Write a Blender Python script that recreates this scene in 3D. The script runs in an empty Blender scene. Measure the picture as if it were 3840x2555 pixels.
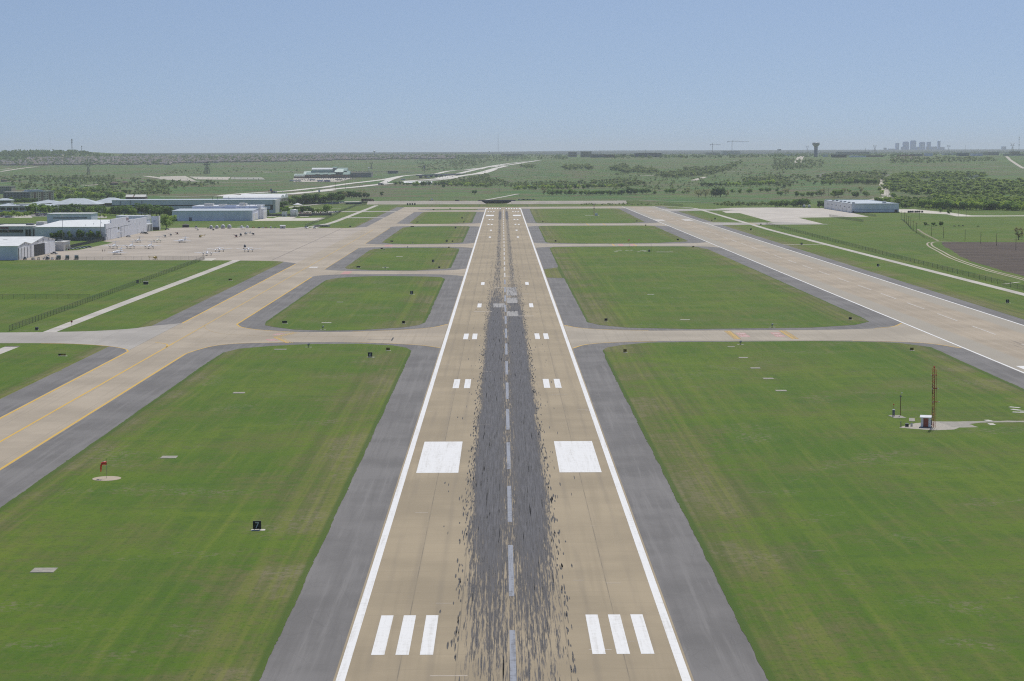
import bpy, bmesh, math, random
import numpy as np
from mathutils import Vector, Matrix

random.seed(7)
rng = np.random.default_rng(7)
S = bpy.context.scene
C = S.collection
R = math.radians

# ---------------------------------------------------------------- camera
F_PX, CAM_H, PITCH, YAW, ROLL, CAM_X, CAM_Y = 7189.520813, 68.276227, .0957870932, .004799711, -.00313021677, -1.21670757, -106.079054
_f = Vector((math.sin(YAW)*math.cos(PITCH), math.cos(YAW)*math.cos(PITCH), -math.sin(PITCH)))
_r = Vector((math.cos(YAW), -math.sin(YAW), 0))
_u = _r.cross(_f)
RIGHT = math.cos(ROLL)*_r + math.sin(ROLL)*_u
UP = -math.sin(ROLL)*_r + math.cos(ROLL)*_u
cam_data = bpy.data.cameras.new('camera')
cam_data.sensor_width = 36
cam_data.lens = F_PX*36/3840
cam_data.clip_start = 1
cam_data.clip_end = 90000
cam = bpy.data.objects.new('camera', cam_data)
C.objects.link(cam)
cam.matrix_world = Matrix(((RIGHT.x, UP.x, -_f.x, CAM_X), (RIGHT.y, UP.y, -_f.y, CAM_Y), (RIGHT.z, UP.z, -_f.z, CAM_H), (0, 0, 0, 1)))
S.camera = cam

# ---------------------------------------------------------------- world and sun
SUN_AZ, SUN_EL = R(19), R(58)
world = bpy.data.worlds.new('World')
S.world = world
world.use_nodes = True
wn = world.node_tree
wn.nodes.clear()
sky = wn.nodes.new('ShaderNodeTexSky')
sky.sky_type = 'NISHITA'
sky.sun_disc = False
sky.sun_elevation = SUN_EL
sky.sun_rotation = SUN_AZ
sky.altitude = 200
sky.air_density = 1.0
sky.dust_density = 0.5
sky.ozone_density = 3.0
tc = wn.nodes.new('ShaderNodeTexCoord')
mp = wn.nodes.new('ShaderNodeMapping')      # a calmer gradient than the clear-air sky: haze lifts the horizon
mp.inputs['Location'].default_value = (0, 0, .13)
mp.inputs['Scale'].default_value = (1, 1, .8)
wn.links.new(tc.outputs['Generated'], mp.inputs['Vector'])
wn.links.new(mp.outputs[0], sky.inputs['Vector'])
hs = wn.nodes.new('ShaderNodeHueSaturation')
hs.inputs['Saturation'].default_value = 0.98
hs.inputs['Hue'].default_value = 0.508
bg = wn.nodes.new('ShaderNodeBackground')
bg.inputs['Strength'].default_value = 0.084
wo = wn.nodes.new('ShaderNodeOutputWorld')
wn.links.new(sky.outputs[0], hs.inputs['Color'])
wn.links.new(hs.outputs[0], bg.inputs[0])
wn.links.new(bg.outputs[0], wo.inputs[0])
sun_data = bpy.data.lights.new('sun', 'SUN')
sun_data.energy = 3.3
sun_data.angle = R(0.5)
sun_data.color = (1.0, .95, .86)
sun = bpy.data.objects.new('sun', sun_data)
C.objects.link(sun)
sun_dir = Vector((math.sin(SUN_AZ)*math.cos(SUN_EL), math.cos(SUN_AZ)*math.cos(SUN_EL), math.sin(SUN_EL)))
sun.rotation_euler = sun_dir.to_track_quat('Z', 'Y').to_euler()
S.view_settings.view_transform = 'Standard'
S.view_settings.look = 'None'
S.view_settings.exposure = 0.0
S.view_settings.gamma = 1
S.view_settings.use_curve_mapping = False
S.cycles.use_denoising = False
S.cycles.use_adaptive_sampling = False
S.cycles.max_bounces = 6
S.cycles.diffuse_bounces = 3
S.cycles.transparent_max_bounces = 12
S.cycles.volume_bounces = 1
S.cycles.filter_width = 1.15

# ---------------------------------------------------------------- land form
def sstep(a, b, x):
    t = min(1.0, max(0.0, (x-a)/(b-a)))
    return t*t*(3-2*t)

def lerp_tab(tab, x):
    if x <= tab[0][0]:
        return tab[0][1]
    for (a, va), (b, vb) in zip(tab, tab[1:]):
        if x <= b:
            return va + (vb-va)*(x-a)/(b-a)
    return tab[-1][1]
_ZR = [(0, 0), (2950, 0), (3400, 4), (4000, 12), (5000, 30), (6000, 49), (6800, 62.5), (8000, 66), (10000, 70.5), (15000, 94), (22000, 131), (26000, 126), (50000, 110)]
_ZL = [(0, 0), (2950, 0), (3500, 3), (4200, 8), (5000, 15.6), (5800, 26), (7000, 43), (8000, 56.5), (9000, 69), (10500, 79), (15000, 96), (22000, 119), (26000, 116), (50000, 100)]

def tz(x, y):
    """height of the land above the runway at a point"""
    d = y - CAM_Y
    if d < 2600:
        return 0.0
    az = x/d
    k = sstep(-.03, .06, az)
    z = lerp_tab(_ZL, d)*(1-k) + lerp_tab(_ZR, d)*k
    bank = sstep(2676, 2690, y)*(1-sstep(2740, 2990, y))*3.6*sstep(-330, -290, x)*(1-sstep(190, 260, x))*(1-sstep(-46, -38, x)*(1-sstep(18, 26, x)))
    f = sstep(3200, 5000, d)*(1-sstep(12000, 20000, d))
    z += f*(1.1*math.sin(x/210+y/390) + .8*math.sin(x/97-y/310+1.3))
    if d > 7000:
        z += 31*math.exp(-(((x+2110)/330)**4) - ((d-8700)/900)**2)
    return z + bank

def ray_at(px, py, z_off=0.0):
    """survey helper: the point of the land seen at a pixel of the 3840 wide photograph"""
    v = _f*F_PX + RIGHT*(px-1920) + UP*(1277.5-py)
    v.normalize()
    t, step, o = 120.0, 60.0, Vector((CAM_X, CAM_Y, CAM_H))
    while t < 60000:
        p = o + v*(t+step)
        if p.z < tz(p.x, p.y)+z_off:
            lo, hi = t, t+step
            for _ in range(30):
                m = (lo+hi)/2
                p = o + v*m
                if p.z < tz(p.x, p.y)+z_off:
                    hi = m
                else:
                    lo = m
            return o + v*hi
        t += step
        step = 60 if t < 6000 else 150
    return o + v*45000

def px_m(p):
    """metres covered by one photograph pixel at a point"""
    return (Vector(p)-Vector((CAM_X, CAM_Y, CAM_H))).dot(_f)/F_PX

def crop(ox, oy, s):
    return lambda x, y: (ox+x/s, oy+y/s)
c1, c2, c3, c4, c5 = crop(0, 480, 3.0157), crop(600, 500, 3.136), crop(1200, 500, 3.136), crop(1700, 500, 3.136), crop(2300, 500, 3.136)
c6, c7 = crop(2900, 480, 3.734), crop(3340, 480, 3.734)
g4, g5, g6, g1 = crop(1100, 620, 5.8925), crop(0, 660, 5.8925), crop(880, 700, 5.8925), crop(560, 820, 5.8925)
k0, k3, k4, k5 = crop(0, 620, 9.065), crop(1500, 560, 5.8925), crop(2120, 540, 5.3568), crop(3200, 540, 5.3568)

def land(c, x, y):
    return ray_at(*c(x, y))

# ---------------------------------------------------------------- object helpers
def tag(o, label=None, cat=None, group=None, kind=None):
    if label: o['label'] = label
    if cat: o['category'] = cat
    if group: o['group'] = group
    if kind: o['kind'] = kind
    return o

def empty(name, loc, rz=0.0, label=None, cat=None, group=None):
    o = bpy.data.objects.new(name, None)
    o.location = loc
    o.rotation_euler = (0, 0, rz)
    o.empty_display_size = .5
    C.objects.link(o)
    return tag(o, label, cat, group)

def copy_tree(o, parent=None):
    c = o.copy()
    C.objects.link(c)
    if parent is not None:
        c.parent = parent
    for ch in o.children:
        copy_tree(ch, c)
    return c

def put(proto, used, loc, rz=0.0, label=None, group=None, scale=None):
    """the first call moves the built thing itself, later calls place copies"""
    o = proto if not used else copy_tree(proto)
    used.append(o)
    o.location = loc
    o.rotation_euler = (0, 0, rz)
    if scale is not None:
        o.scale = (scale,)*3 if not hasattr(scale, '__len__') else scale
    if label: o['label'] = label
    if group: o['group'] = group
    return o

class MB:
    """collects shapes and links them as one mesh object"""
    def __init__(s):
        s.v, s.f, s.m, s.sm = [], [], [], []
    def add(s, vs, fs, m=0, smooth=False):
        b = len(s.v)
        s.v += [tuple(v) for v in vs]
        s.f += [tuple(b+i for i in f) for f in fs]
        s.m += [m]*len(fs)
        s.sm += [smooth]*len(fs)
        return s
    def box(s, x0, x1, y0, y1, z0, z1, m=0, taper=0.0):
        t = taper
        vs = [(x0, y0, z0), (x1, y0, z0), (x1, y1, z0), (x0, y1, z0), (x0+t, y0+t, z1), (x1-t, y0+t, z1), (x1-t, y1-t, z1), (x0+t, y1-t, z1)]
        return s.add(vs, [(3, 2, 1, 0), (4, 5, 6, 7), (0, 1, 5, 4), (1, 2, 6, 5), (2, 3, 7, 6), (3, 0, 4, 7)], m)
    def prism(s, poly, z0, z1, m=0):
        n = len(poly)
        vs = [(x, y, z0) for x, y in poly] + [(x, y, z1) for x, y in poly]
        fs = [tuple(range(n-1, -1, -1)), tuple(range(n, 2*n))] + [(i, (i+1) % n, n+(i+1) % n, n+i) for i in range(n)]
        return s.add(vs, fs, m)
    def side(s, prof, x0, x1, m=0, inset=None):
        """profile in (y, z) swept along x; inset(z) narrows the width"""
        n = len(prof)
        g = inset or (lambda z: 0)
        vs = [(x0+g(z), y, z) for y, z in prof] + [(x1-g(z), y, z) for y, z in prof]
        fs = [tuple(range(n)), tuple(range(2*n-1, n-1, -1))] + [(i, n+i, n+(i+1) % n, (i+1) % n) for i in range(n)]
        return s.add(vs, fs, m)
    def loft(s, rings, m=0, caps=True, smooth=True):
        n = len(rings[0])
        vs = [p for r in rings for p in r]
        fs = []
        for k in range(len(rings)-1):
            a, b = k*n, (k+1)*n
            fs += [(a+i, a+(i+1) % n, b+(i+1) % n, b+i) for i in range(n)]
        if caps:
            fs += [tuple(range(n-1, -1, -1)), tuple(range((len(rings)-1)*n, len(rings)*n))]
        return s.add(vs, fs, m, smooth)
    def tube(s, pts, r, n=8, m=0, smooth=True):
        pts = [Vector(p) for p in pts]
        if not hasattr(r, '__len__'):
            r = [r]*len(pts)
        rings = []
        for i, p in enumerate(pts):
            d = (pts[min(i+1, len(pts)-1)]-pts[max(i-1, 0)])
            if d.length < 1e-9: d = Vector((0, 0, 1))
            d.normalize()
            a = d.cross(Vector((0, 0, 1)) if abs(d.z) < .9 else Vector((0, 1, 0))).normalized()
            b = d.cross(a)
            rings.append([tuple(p + (a*math.cos(2*math.pi*k/n) + b*math.sin(2*math.pi*k/n))*r[i]) for k in range(n)])
        return s.loft(rings, m, True, smooth)
    def lathe(s, prof, n=16, c=(0, 0, 0), m=0, smooth=True):
        rings = [[(c[0]+r*math.cos(2*math.pi*k/n), c[1]+r*math.sin(2*math.pi*k/n), c[2]+z) for k in range(n)] for r, z in prof]
        return s.loft(rings, m, True, smooth)
    def ell(s, c, rx, ry, rz, n=10, m=0):
        prof = [(math.sin(math.pi*k/6), -math.cos(math.pi*k/6)) for k in range(7)]
        rings = [[(c[0]+rx*max(a, .02)*math.cos(2*math.pi*k/n), c[1]+ry*max(a, .02)*math.sin(2*math.pi*k/n), c[2]+rz*b) for k in range(n)] for a, b in prof]
        return s.loft(rings, m)
    def quad(s, a, b, c, d, m=0):
        return s.add([a, b, c, d], [(0, 1, 2, 3)], m)
    def poly(s, pts, z=0.0, m=0):
        pts = [(p[0], p[1], p[2] if len(p) > 2 else z) for p in pts]
        return s.add(pts, [tuple(range(len(pts)))], m)
    def xform(s, M, start=0):
        for i in range(start, len(s.v)):
            s.v[i] = tuple(M @ Vector(s.v[i]))
        return s
    def mesh(s, name, mats):
        me = bpy.data.meshes.new(name)
        me.from_pydata(s.v, [], s.f)
        for m in (mats if isinstance(mats, (list, tuple)) else [mats]):
            me.materials.append(m)
        me.polygons.foreach_set('material_index', s.m)
        me.polygons.foreach_set('use_smooth', s.sm)
        me.update()
        return me
    def build(s, name, mats, parent=None, loc=None):
        o = bpy.data.objects.new(name, s.mesh(name, mats))
        C.objects.link(o)
        if parent is not None: o.parent = parent
        if loc is not None: o.location = loc
        return o

def sheet(name, polys, z, m, kind='structure', **kw):
    """a flat sheet of one or more polygons (concave ones are triangulated)"""
    mb = bmesh.new()
    for pl in polys:
        vs = [mb.verts.new((p[0], p[1], (p[2] if len(p) > 2 else 0)+z)) for p in pl]
        f = mb.faces.new(vs)
        f.normal_update()
        if f.normal.z < 0:
            f.normal_flip()
    bmesh.ops.triangulate(mb, faces=[f for f in mb.faces if len(f.verts) > 4])
    me = bpy.data.meshes.new(name)
    mb.to_mesh(me)
    mb.free()
    me.materials.append(m)
    o = bpy.data.objects.new(name, me)
    C.objects.link(o)
    return tag(o, kind=kind, **kw)

def text_mesh(txt, size, extrude=0.0):
    cu = bpy.data.curves.new('lettering', 'FONT')
    cu.body = txt
    cu.size = size
    cu.align_x = 'CENTER'
    cu.extrude = extrude
    cu.resolution_u = 3
    o = bpy.data.objects.new('lettering', cu)
    C.objects.link(o)
    dg = bpy.context.evaluated_depsgraph_get()
    me = bpy.data.meshes.new_from_object(o.evaluated_get(dg))
    C.objects.unlink(o)
    bpy.data.objects.remove(o)
    bpy.data.curves.remove(cu)
    return me

def lettering(name, txt, size, m, parent, loc, rot=(R(90), 0, 0)):
    me = text_mesh(txt, size, .004)
    me.materials.clear()
    me.materials.append(m)
    o = bpy.data.objects.new(name, me)
    C.objects.link(o)
    o.parent = parent
    o.location = loc
    o.rotation_euler = rot
    return o

# ---------------------------------------------------------------- materials
def nodes_of(name):
    m = bpy.data.materials.new(name)
    m.use_nodes = True
    t = m.node_tree
    return m, t, t.nodes['Principled BSDF']

class NT:
    """short hand for building node trees"""
    def __init__(s, t): s.t = t
    def n(s, typ, **kw):
        x = s.t.nodes.new(typ)
        for k, v in kw.items(): setattr(x, k, v)
        return x
    def put(s, sock, v):
        if hasattr(v, 'is_output') or isinstance(v, bpy.types.NodeSocket): s.t.links.new(v, sock)
        else: sock.default_value = v
    def math(s, op, a, b=None, c=None):
        x = s.n('ShaderNodeMath', operation=op)
        s.put(x.inputs[0], a)
        if b is not None: s.put(x.inputs[1], b)
        if c is not None: s.put(x.inputs[2], c)
        return x.outputs[0]
    def pos(s):
        return s.n('ShaderNodeNewGeometry').outputs['Position']
    def xyz(s, v):
        x = s.n('ShaderNodeSeparateXYZ'); s.put(x.inputs[0], v); return x.outputs
    def scale(s, v, sx, sy, sz=1.0):
        x = s.n('ShaderNodeVectorMath', operation='MULTIPLY'); s.put(x.inputs[0], v); x.inputs[1].default_value = (sx, sy, sz); return x.outputs[0]
    def noise(s, v, scale, detail=3, rough=.55, out=0):
        x = s.n('ShaderNodeTexNoise'); s.put(x.inputs['Vector'], v)
        x.inputs['Scale'].default_value = scale; x.inputs['Detail'].default_value = detail; x.inputs['Roughness'].default_value = rough
        return x.outputs[out]
    def ramp(s, f, a, b, lo=0.0, hi=1.0):
        x = s.n('ShaderNodeMapRange'); x.interpolation_type = 'SMOOTHSTEP'
        s.put(x.inputs[0], f)
        for i, q in ((1, a), (2, b), (3, lo), (4, hi)): s.put(x.inputs[i], q)
        return x.outputs[0]
    def mix(s, f, a, b):
        x = s.n('ShaderNodeMix', data_type='RGBA')
        s.put(x.inputs[0], f); s.put(x.inputs[6], a); s.put(x.inputs[7], b)
        return x.outputs[2]
    def bump(s, h, strength=.3, dist=.05):
        x = s.n('ShaderNodeBump'); x.inputs['Strength'].default_value = strength; x.inputs['Distance'].default_value = dist
        s.put(x.inputs['Height'], h); return x.outputs[0]

def col(r, g, b): return (r, g, b, 1.0)

def mat(name, c, rough=.6, var=.12, scale=.8, metal=0.0, stretch=(1, 1, 1), coat=0.0):
    """a plain surface with a little dirt and unevenness"""
    m, t, p = nodes_of(name)
    q = NT(t)
    tc = q.n('ShaderNodeTexCoord').outputs['Object']
    v = q.scale(tc, *stretch)
    n = q.math('ADD', q.math('MULTIPLY', q.noise(v, scale, 4, .6), .7), q.math('MULTIPLY', q.noise(v, scale*7, 2), .3))
    k = q.ramp(n, .3, .7)
    a = col(*[max(0, x*(1-var)) for x in c]); b = col(*[min(1, x*(1+var*.7)) for x in c])
    t.links.new(q.mix(k, a, b), p.inputs['Base Color'])
    t.links.new(q.ramp(n, .3, .7, rough*.85, min(1, rough*1.15)), p.inputs['Roughness'])
    p.inputs['Metallic'].default_value = metal
    if coat: p.inputs['Coat Weight'].default_value = coat
    return m

# ---------------------------------------------------------------- ground materials
def grass_colour(q, P, edge):
    """mown airfield grass: broad patches, mowing lines along the runway, bare earth where edge is high"""
    X = q.xyz(P)
    big = q.noise(P, .011, 4, .6)
    mid = q.noise(P, .055, 5, .65)
    small = q.noise(P, .35, 5, .68)
    fine = q.noise(P, 2.2, 3, .7)
    rows = q.noise(q.scale(P, .26, .010), 1.0, 5, .68)
    rows2 = q.noise(q.scale(P, .9, .03), 1.0, 4, .65)
    cross = q.noise(q.scale(P, .012, .16), 1.0, 3, .6)
    g = q.mix(q.ramp(big, .38, .62), col(.080, .152, .013), col(.124, .186, .018))
    g = q.mix(q.ramp(q.math('ADD', q.math('MULTIPLY', mid, .55), q.math('MULTIPLY', small, .45)), .42, .64), g, col(.058, .124, .014))
    yel = q.math('ADD', q.math('ADD', q.math('MULTIPLY', rows, .4), q.math('MULTIPLY', rows2, .2)), q.math('ADD', q.math('MULTIPLY', mid, .25), q.math('MULTIPLY', small, .15)))
    g = q.mix(q.math('MULTIPLY', q.ramp(yel, .47, .62), .62), g, col(.165, .205, .03))
    dull = q.math('ADD', q.math('MULTIPLY', q.noise(P, .028, 5, .65), .6), q.math('MULTIPLY', small, .4))
    g = q.mix(q.math('MULTIPLY', q.ramp(dull, .46, .62), .62), g, col(.14, .145, .045))
    g = q.mix(q.math('MULTIPLY', q.ramp(cross, .52, .72), .35), g, col(.07, .12, .028))
    bare = q.math('ADD', q.math('ADD', q.math('MULTIPLY', edge, .36), q.math('MULTIPLY', mid, .36)), q.math('ADD', q.math('MULTIPLY', small, .42), q.math('MULTIPLY', rows2, .24)))
    g = q.mix(q.math('MULTIPLY', q.ramp(bare, .60, .82), .62), g, col(.155, .142, .058))
    g = q.mix(q.math('MULTIPLY', q.ramp(bare, .78, .93), .6), g, col(.215, .185, .11))
    lines = q.noise(q.scale(P, .42, .0016), 1.0, 3, .6)
    lk = q.math('MULTIPLY', q.ramp(lines, .5, .62), q.math('ADD', q.math('MULTIPLY', edge, .34), .05))
    g = q.mix(lk, g, col(.21, .235, .035))
    ld = q.math('MULTIPLY', q.ramp(lines, .48, .38), q.math('ADD', q.math('MULTIPLY', edge, .34), .06))
    g = q.mix(ld, g, col(.06, .095, .016))
    # tufts: small dark and light flecks
    g = q.mix(q.ramp(q.noise(P, .9, 5, .75), .52, .66, 0, .55), g, col(.042, .095, .014))
    g = q.mix(q.ramp(fine, .55, .74, 0, .6), g, col(.03, .065, .012))
    dead = q.math('MULTIPLY', q.ramp(q.noise(P, .04, 4, .6), .54, .68), q.ramp(q.noise(P, .7, 5, .75), .48, .6))
    g = q.mix(q.math('MULTIPLY', dead, .6), g, col(.22, .20, .13))
    g = q.mix(q.ramp(q.noise(P, 1.1, 4, .7), .56, .74, 0, .5), g, col(.17, .20, .05))
    g = q.mix(q.ramp(q.noise(P, .8, 5, .75), .7, .78, 0, .5), g, col(.34, .33, .22))
    return g, fine

def make_grass():
    m, t, p = nodes_of('mown_grass')
    q = NT(t)
    P = q.pos()
    x, y, z = q.xyz(P)
    e = None
    for xc, w in ((33.4, 34), (-33.4, 30), (-99.8, 15), (150.6, 30), (-144.2, 9), (215.5, 24)):
        d = q.ramp(q.math('ABSOLUTE', q.math('SUBTRACT', x, xc)), 1.5, w, 1.0, 0.0)
        e = d if e is None else q.math('MAXIMUM', e, d)
    e = q.math('MULTIPLY', e, q.ramp(q.noise(P, .02, 2), .3, .6, .35, 1.0))
    g, fine = grass_colour(q, P, e)
    rim = None
    for xc in (33.4, -33.4, 150.6, -99.7):
        d = q.ramp(q.math('ABSOLUTE', q.math('SUBTRACT', x, xc)), 1.5, .7)
        rim = d if rim is None else q.math('MAXIMUM', rim, d)
    g = q.mix(q.math('MULTIPLY', rim, .75), g, col(.062, .115, .018))
    far, _ = None, None
    # open country beyond the airfield: meadow with scrub and dry patches
    mead = q.noise(q.scale(P, .0045, .0022), 1.0, 4, .6)
    mb = q.noise(q.scale(P, .02, .008), 1.0, 4, .65)
    mc = q.noise(q.scale(P, .09, .03), 1.0, 3, .65)
    c = q.mix(q.ramp(mead, .38, .62), col(.055, .14, .026), col(.11, .17, .04))
    c = q.mix(q.math('MULTIPLY', q.ramp(mb, .46, .64), .8), c, col(.125, .12, .05))
    dry = q.noise(q.scale(P, .0028, .0036), 1.0, 4, .6)
    c = q.mix(q.math('MULTIPLY', q.ramp(dry, .5, .62), .8), c, col(.145, .118, .07))
    c = q.mix(q.math('MULTIPLY', q.ramp(mc, .52, .68), .6), c, col(.045, .085, .022))
    wd = q.mix(q.ramp(q.noise(q.scale(P, .0011, .0006), 1, 4, .6), .4, .6), col(.022, .034, .03), col(.045, .06, .045))  # far ground darkened like woodland so the haze over it looks blue
    c = q.mix(q.ramp(y, 10300, 11800), c, wd)
    k = q.ramp(y, 2500, 2800)
    t.links.new(q.mix(k, g, c), p.inputs['Base Color'])
    p.inputs['Roughness'].default_value = .9
    p.inputs['Specular IOR Level'].default_value = .15
    t.links.new(q.bump(fine, .35, .12), p.inputs['Normal'])
    return m

def concrete(name, base, joint=7.62, dark=.55, lane=7.62, streak=True, warm=None):
    m, t, p = nodes_of(name)
    q = NT(t)
    P = q.pos()
    x, y, z = q.xyz(P)
    big = q.noise(P, .03, 4, .6)
    slab = q.n('ShaderNodeTexWhiteNoise', noise_dimensions='2D')
    sv = q.n('ShaderNodeVectorMath', operation='FLOOR')
    q.put(sv.inputs[0], q.scale(P, 1/lane, 1/joint, 0))
    q.put(slab.inputs['Vector'], sv.outputs[0])
    b = base
    lo, hi = col(*[v*.86 for v in b]), col(*[min(1, v*1.1) for v in b])
    c = q.mix(q.ramp(big, .34, .66), lo, hi)
    c = q.mix(q.math('MULTIPLY', q.ramp(slab.outputs[0], 0, 1), .25), c, col(*[v*.9 for v in b]))
    tr = q.noise(q.scale(P, .05, 1.9), 1.0, 3, .6)      # sawn grooves and tyre scuffs across
    c = q.mix(q.ramp(tr, .56, .78, 0, .45), c, col(*[min(1, v*1.2) for v in b]))
    c = q.mix(q.ramp(tr, .44, .22, 0, .35), c, col(*[v*.78 for v in b]))
    lg = q.noise(q.scale(P, .5, .012), 1.0, 3, .6)      # wheel paths along
    c = q.mix(q.ramp(lg, .52, .72, 0, .38 if streak else .15), c, col(*[v*.76 for v in b]))
    def line(v, per, w):
        f = q.math('FRACT', q.math('DIVIDE', v, per))
        d = q.math('ABSOLUTE', q.math('SUBTRACT', f, .5))
        return q.math('GREATER_THAN', d, .5-w/per/2)
    ln = q.math('MAXIMUM', q.math('MULTIPLY', line(x, lane, .16), 1.0), q.math('MULTIPLY', line(y, joint, .11), .55))
    ln = q.math('MULTIPLY', ln, q.ramp(q.noise(P, .12, 2), .35, .6, .35, 1))
    c = q.mix(q.math('MULTIPLY', ln, dark), c, col(.1, .09, .075))
    sp = q.noise(P, 1.1, 4, .7)
    c = q.mix(q.ramp(sp, .66, .8, 0, .35), c, col(*[v*.6 for v in b]))
    return m, t, p, q, P, (x, y, z), c

def finish(t, p, c, rough=.82):
    t.links.new(c, p.inputs['Base Color'])
    p.inputs['Roughness'].default_value = rough
    p.inputs['Specular IOR Level'].default_value = .25

def make_runway():
    m, t, p, q, P, (x, y, z), c = concrete('runway_concrete', (.368, .302, .2), dark=.5)
    ax = q.math('ABSOLUTE', x)
    # broad darker bands along the wheel lanes
    for xc in (15.6, 19.4, 11.2):
        d = q.ramp(q.math('ABSOLUTE', q.math('SUBTRACT', ax, xc)), 0, .9, .28, 0)
        d = q.math('MULTIPLY', d, q.ramp(q.noise(q.scale(P, .4, .02), 1, 3), .35, .6))
        c = q.mix(d, c, col(.2, .17, .13))
    # tyre rubber left by landings
    near = q.math('MULTIPLY', q.ramp(q.math('SUBTRACT', y, q.math('MULTIPLY', ax, 9)), 45, 250, .26, 1), q.ramp(y, 600, 1150, 1, 0))
    far_b = q.math('MULTIPLY', q.ramp(y, 1850, 2050), q.ramp(y, 2330, 2250))
    thin = q.math('MULTIPLY', q.ramp(y, 700, 1000), .52)
    wob = q.math('MULTIPLY', q.math('SUBTRACT', q.noise(q.scale(P, .0, .02), 1, 2), .5), 1.6)
    axw = q.math('ABSOLUTE', q.math('ADD', x, wob))
    band = q.ramp(axw, 9.2, 6.4)                                   # the whole strip is darkened
    lobe = q.ramp(q.math('ABSOLUTE', q.math('SUBTRACT', axw, 4.4)), 4.6, .6)
    lobe_f = q.ramp(q.math('ABSOLUTE', q.math('SUBTRACT', ax, 3.9)), 3.2, .5)
    dn = q.math('MULTIPLY', q.math('MULTIPLY', q.math('ADD', q.math('MULTIPLY', band, .70), q.math('MULTIPLY', lobe, .34)), near), q.ramp(ax, .2, 2.2, .93, 1))
    df = q.math('MULTIPLY', lobe_f, q.math('MAXIMUM', q.math('MULTIPLY', far_b, .9), thin))
    dens = q.math('MAXIMUM', dn, df)
    s1 = q.noise(q.scale(P, 2.6, .04), 1.0, 5, .7)
    s2 = q.noise(q.scale(P, 7.0, .09), 1.0, 4, .7)
    s3 = q.noise(q.scale(P, 3.6, .22), 1.0, 3, .65)
    st = q.math('ADD', q.math('ADD', q.math('MULTIPLY', s1, .42), q.math('MULTIPLY', s2, .33)), q.math('MULTIPLY', s3, .25))
    cov = q.ramp(q.math('ADD', q.ramp(st, .36, .64), q.math('MULTIPLY', dens, 1.15)), .93, 1.28)
    cov = q.math('MULTIPLY', cov, q.ramp(dens, .02, .3))
    tone = q.mix(q.ramp(s2, .34, .66), col(.035, .035, .038), col(.11, .108, .114))
    c = q.mix(q.math('MULTIPLY', cov, .93), c, tone)
    soft = q.math('MULTIPLY', q.ramp(dens, .6, 1.0), .66)
    c = q.mix(soft, c, q.mix(q.ramp(st, .38, .62), col(.068, .068, .076), col(.155, .155, .165)))
    finish(t, p, c, .78)
    return m

def make_runway_two():
    m, t, p, q, P, (x, y, z), c = concrete('second_runway_concrete', (.405, .340, .252), dark=.3)
    xc = q.math('SUBTRACT', 186.8, q.math('MULTIPLY', y, .0021))
    ax = q.math('ABSOLUTE', q.math('SUBTRACT', x, xc))
    n = q.noise(q.scale(P, .03, .004), 1, 3)
    k = q.ramp(q.math('ADD', ax, q.math('MULTIPLY', n, 5)), 14.2, 17.2)
    c = q.mix(q.math('MULTIPLY', k, .75), c, col(.36, .335, .28))
    for xx in (2.6, 7.6):
        c = q.mix(q.ramp(q.math('ABSOLUTE', q.math('SUBTRACT', ax, xx)), .2, .9, .25, 0), c, col(.5, .43, .34))
    st = q.noise(q.scale(P, 1.6, .03), 1, 3, .65)
    d = q.math('MULTIPLY', q.ramp(ax, 9, 3), q.ramp(y, 760, 560))
    c = q.mix(q.ramp(q.math('ADD', st, q.math('MULTIPLY', d, .25)), .78, .86, 0, .55), c, col(.14, .12, .11))
    finish(t, p, c)
    return m

def make_asphalt(name='shoulder_asphalt', base=(.188, .181, .174)):
    m, t, p = nodes_of(name)
    q = NT(t)
    P = q.pos()
    b = base
    c = q.mix(q.ramp(q.noise(P, .04, 4, .6), .34, .66), col(*[v*.86 for v in b]), col(*[v*1.12 for v in b]))
    lg = q.noise(q.scale(P, .62, .016), 1, 4, .65)
    c = q.mix(q.ramp(lg, .5, .68, 0, .7), c, col(*[v*1.24 for v in b]))
    c = q.mix(q.ramp(lg, .5, .3, 0, .45), c, col(*[v*.76 for v in b]))
    cr = q.n('ShaderNodeTexVoronoi', feature='DISTANCE_TO_EDGE')
    q.put(cr.inputs['Vector'], q.scale(P, .16, .07, 0))
    cr.inputs['Scale'].default_value = 1
    c = q.mix(q.math('MULTIPLY', q.ramp(cr.outputs[0], .012, .0), .14), c, col(.07, .07, .07))
    c = q.mix(q.ramp(q.noise(P, .9, 4, .7), .68, .84, 0, .4), c, col(*[v*.6 for v in b]))
    finish(t, p, c, .88)
    return m

def make_paint(name, base, wear=.5, dirt=(.38, .32, .25)):
    m, t, p = nodes_of(name)
    q = NT(t)
    P = q.pos()
    st = q.noise(q.scale(P, 1.5, .05), 1, 4, .7)
    sp = q.noise(P, .8, 4, .7)
    c = q.mix(q.ramp(q.math('ADD', q.math('MULTIPLY', st, .6), q.math('MULTIPLY', sp, .4)), .47, .66, 0, wear), col(*base), col(*dirt))
    jt = q.math('GREATER_THAN', q.math('ABSOLUTE', q.math('SUBTRACT', q.math('FRACT', q.math('DIVIDE', q.xyz(P)[1], 7.62)), .5)), .493)
    c = q.mix(q.math('MULTIPLY', jt, .35), c, col(*[v*.55 for v in base]))
    finish(t, p, c, .6)
    return m

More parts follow.
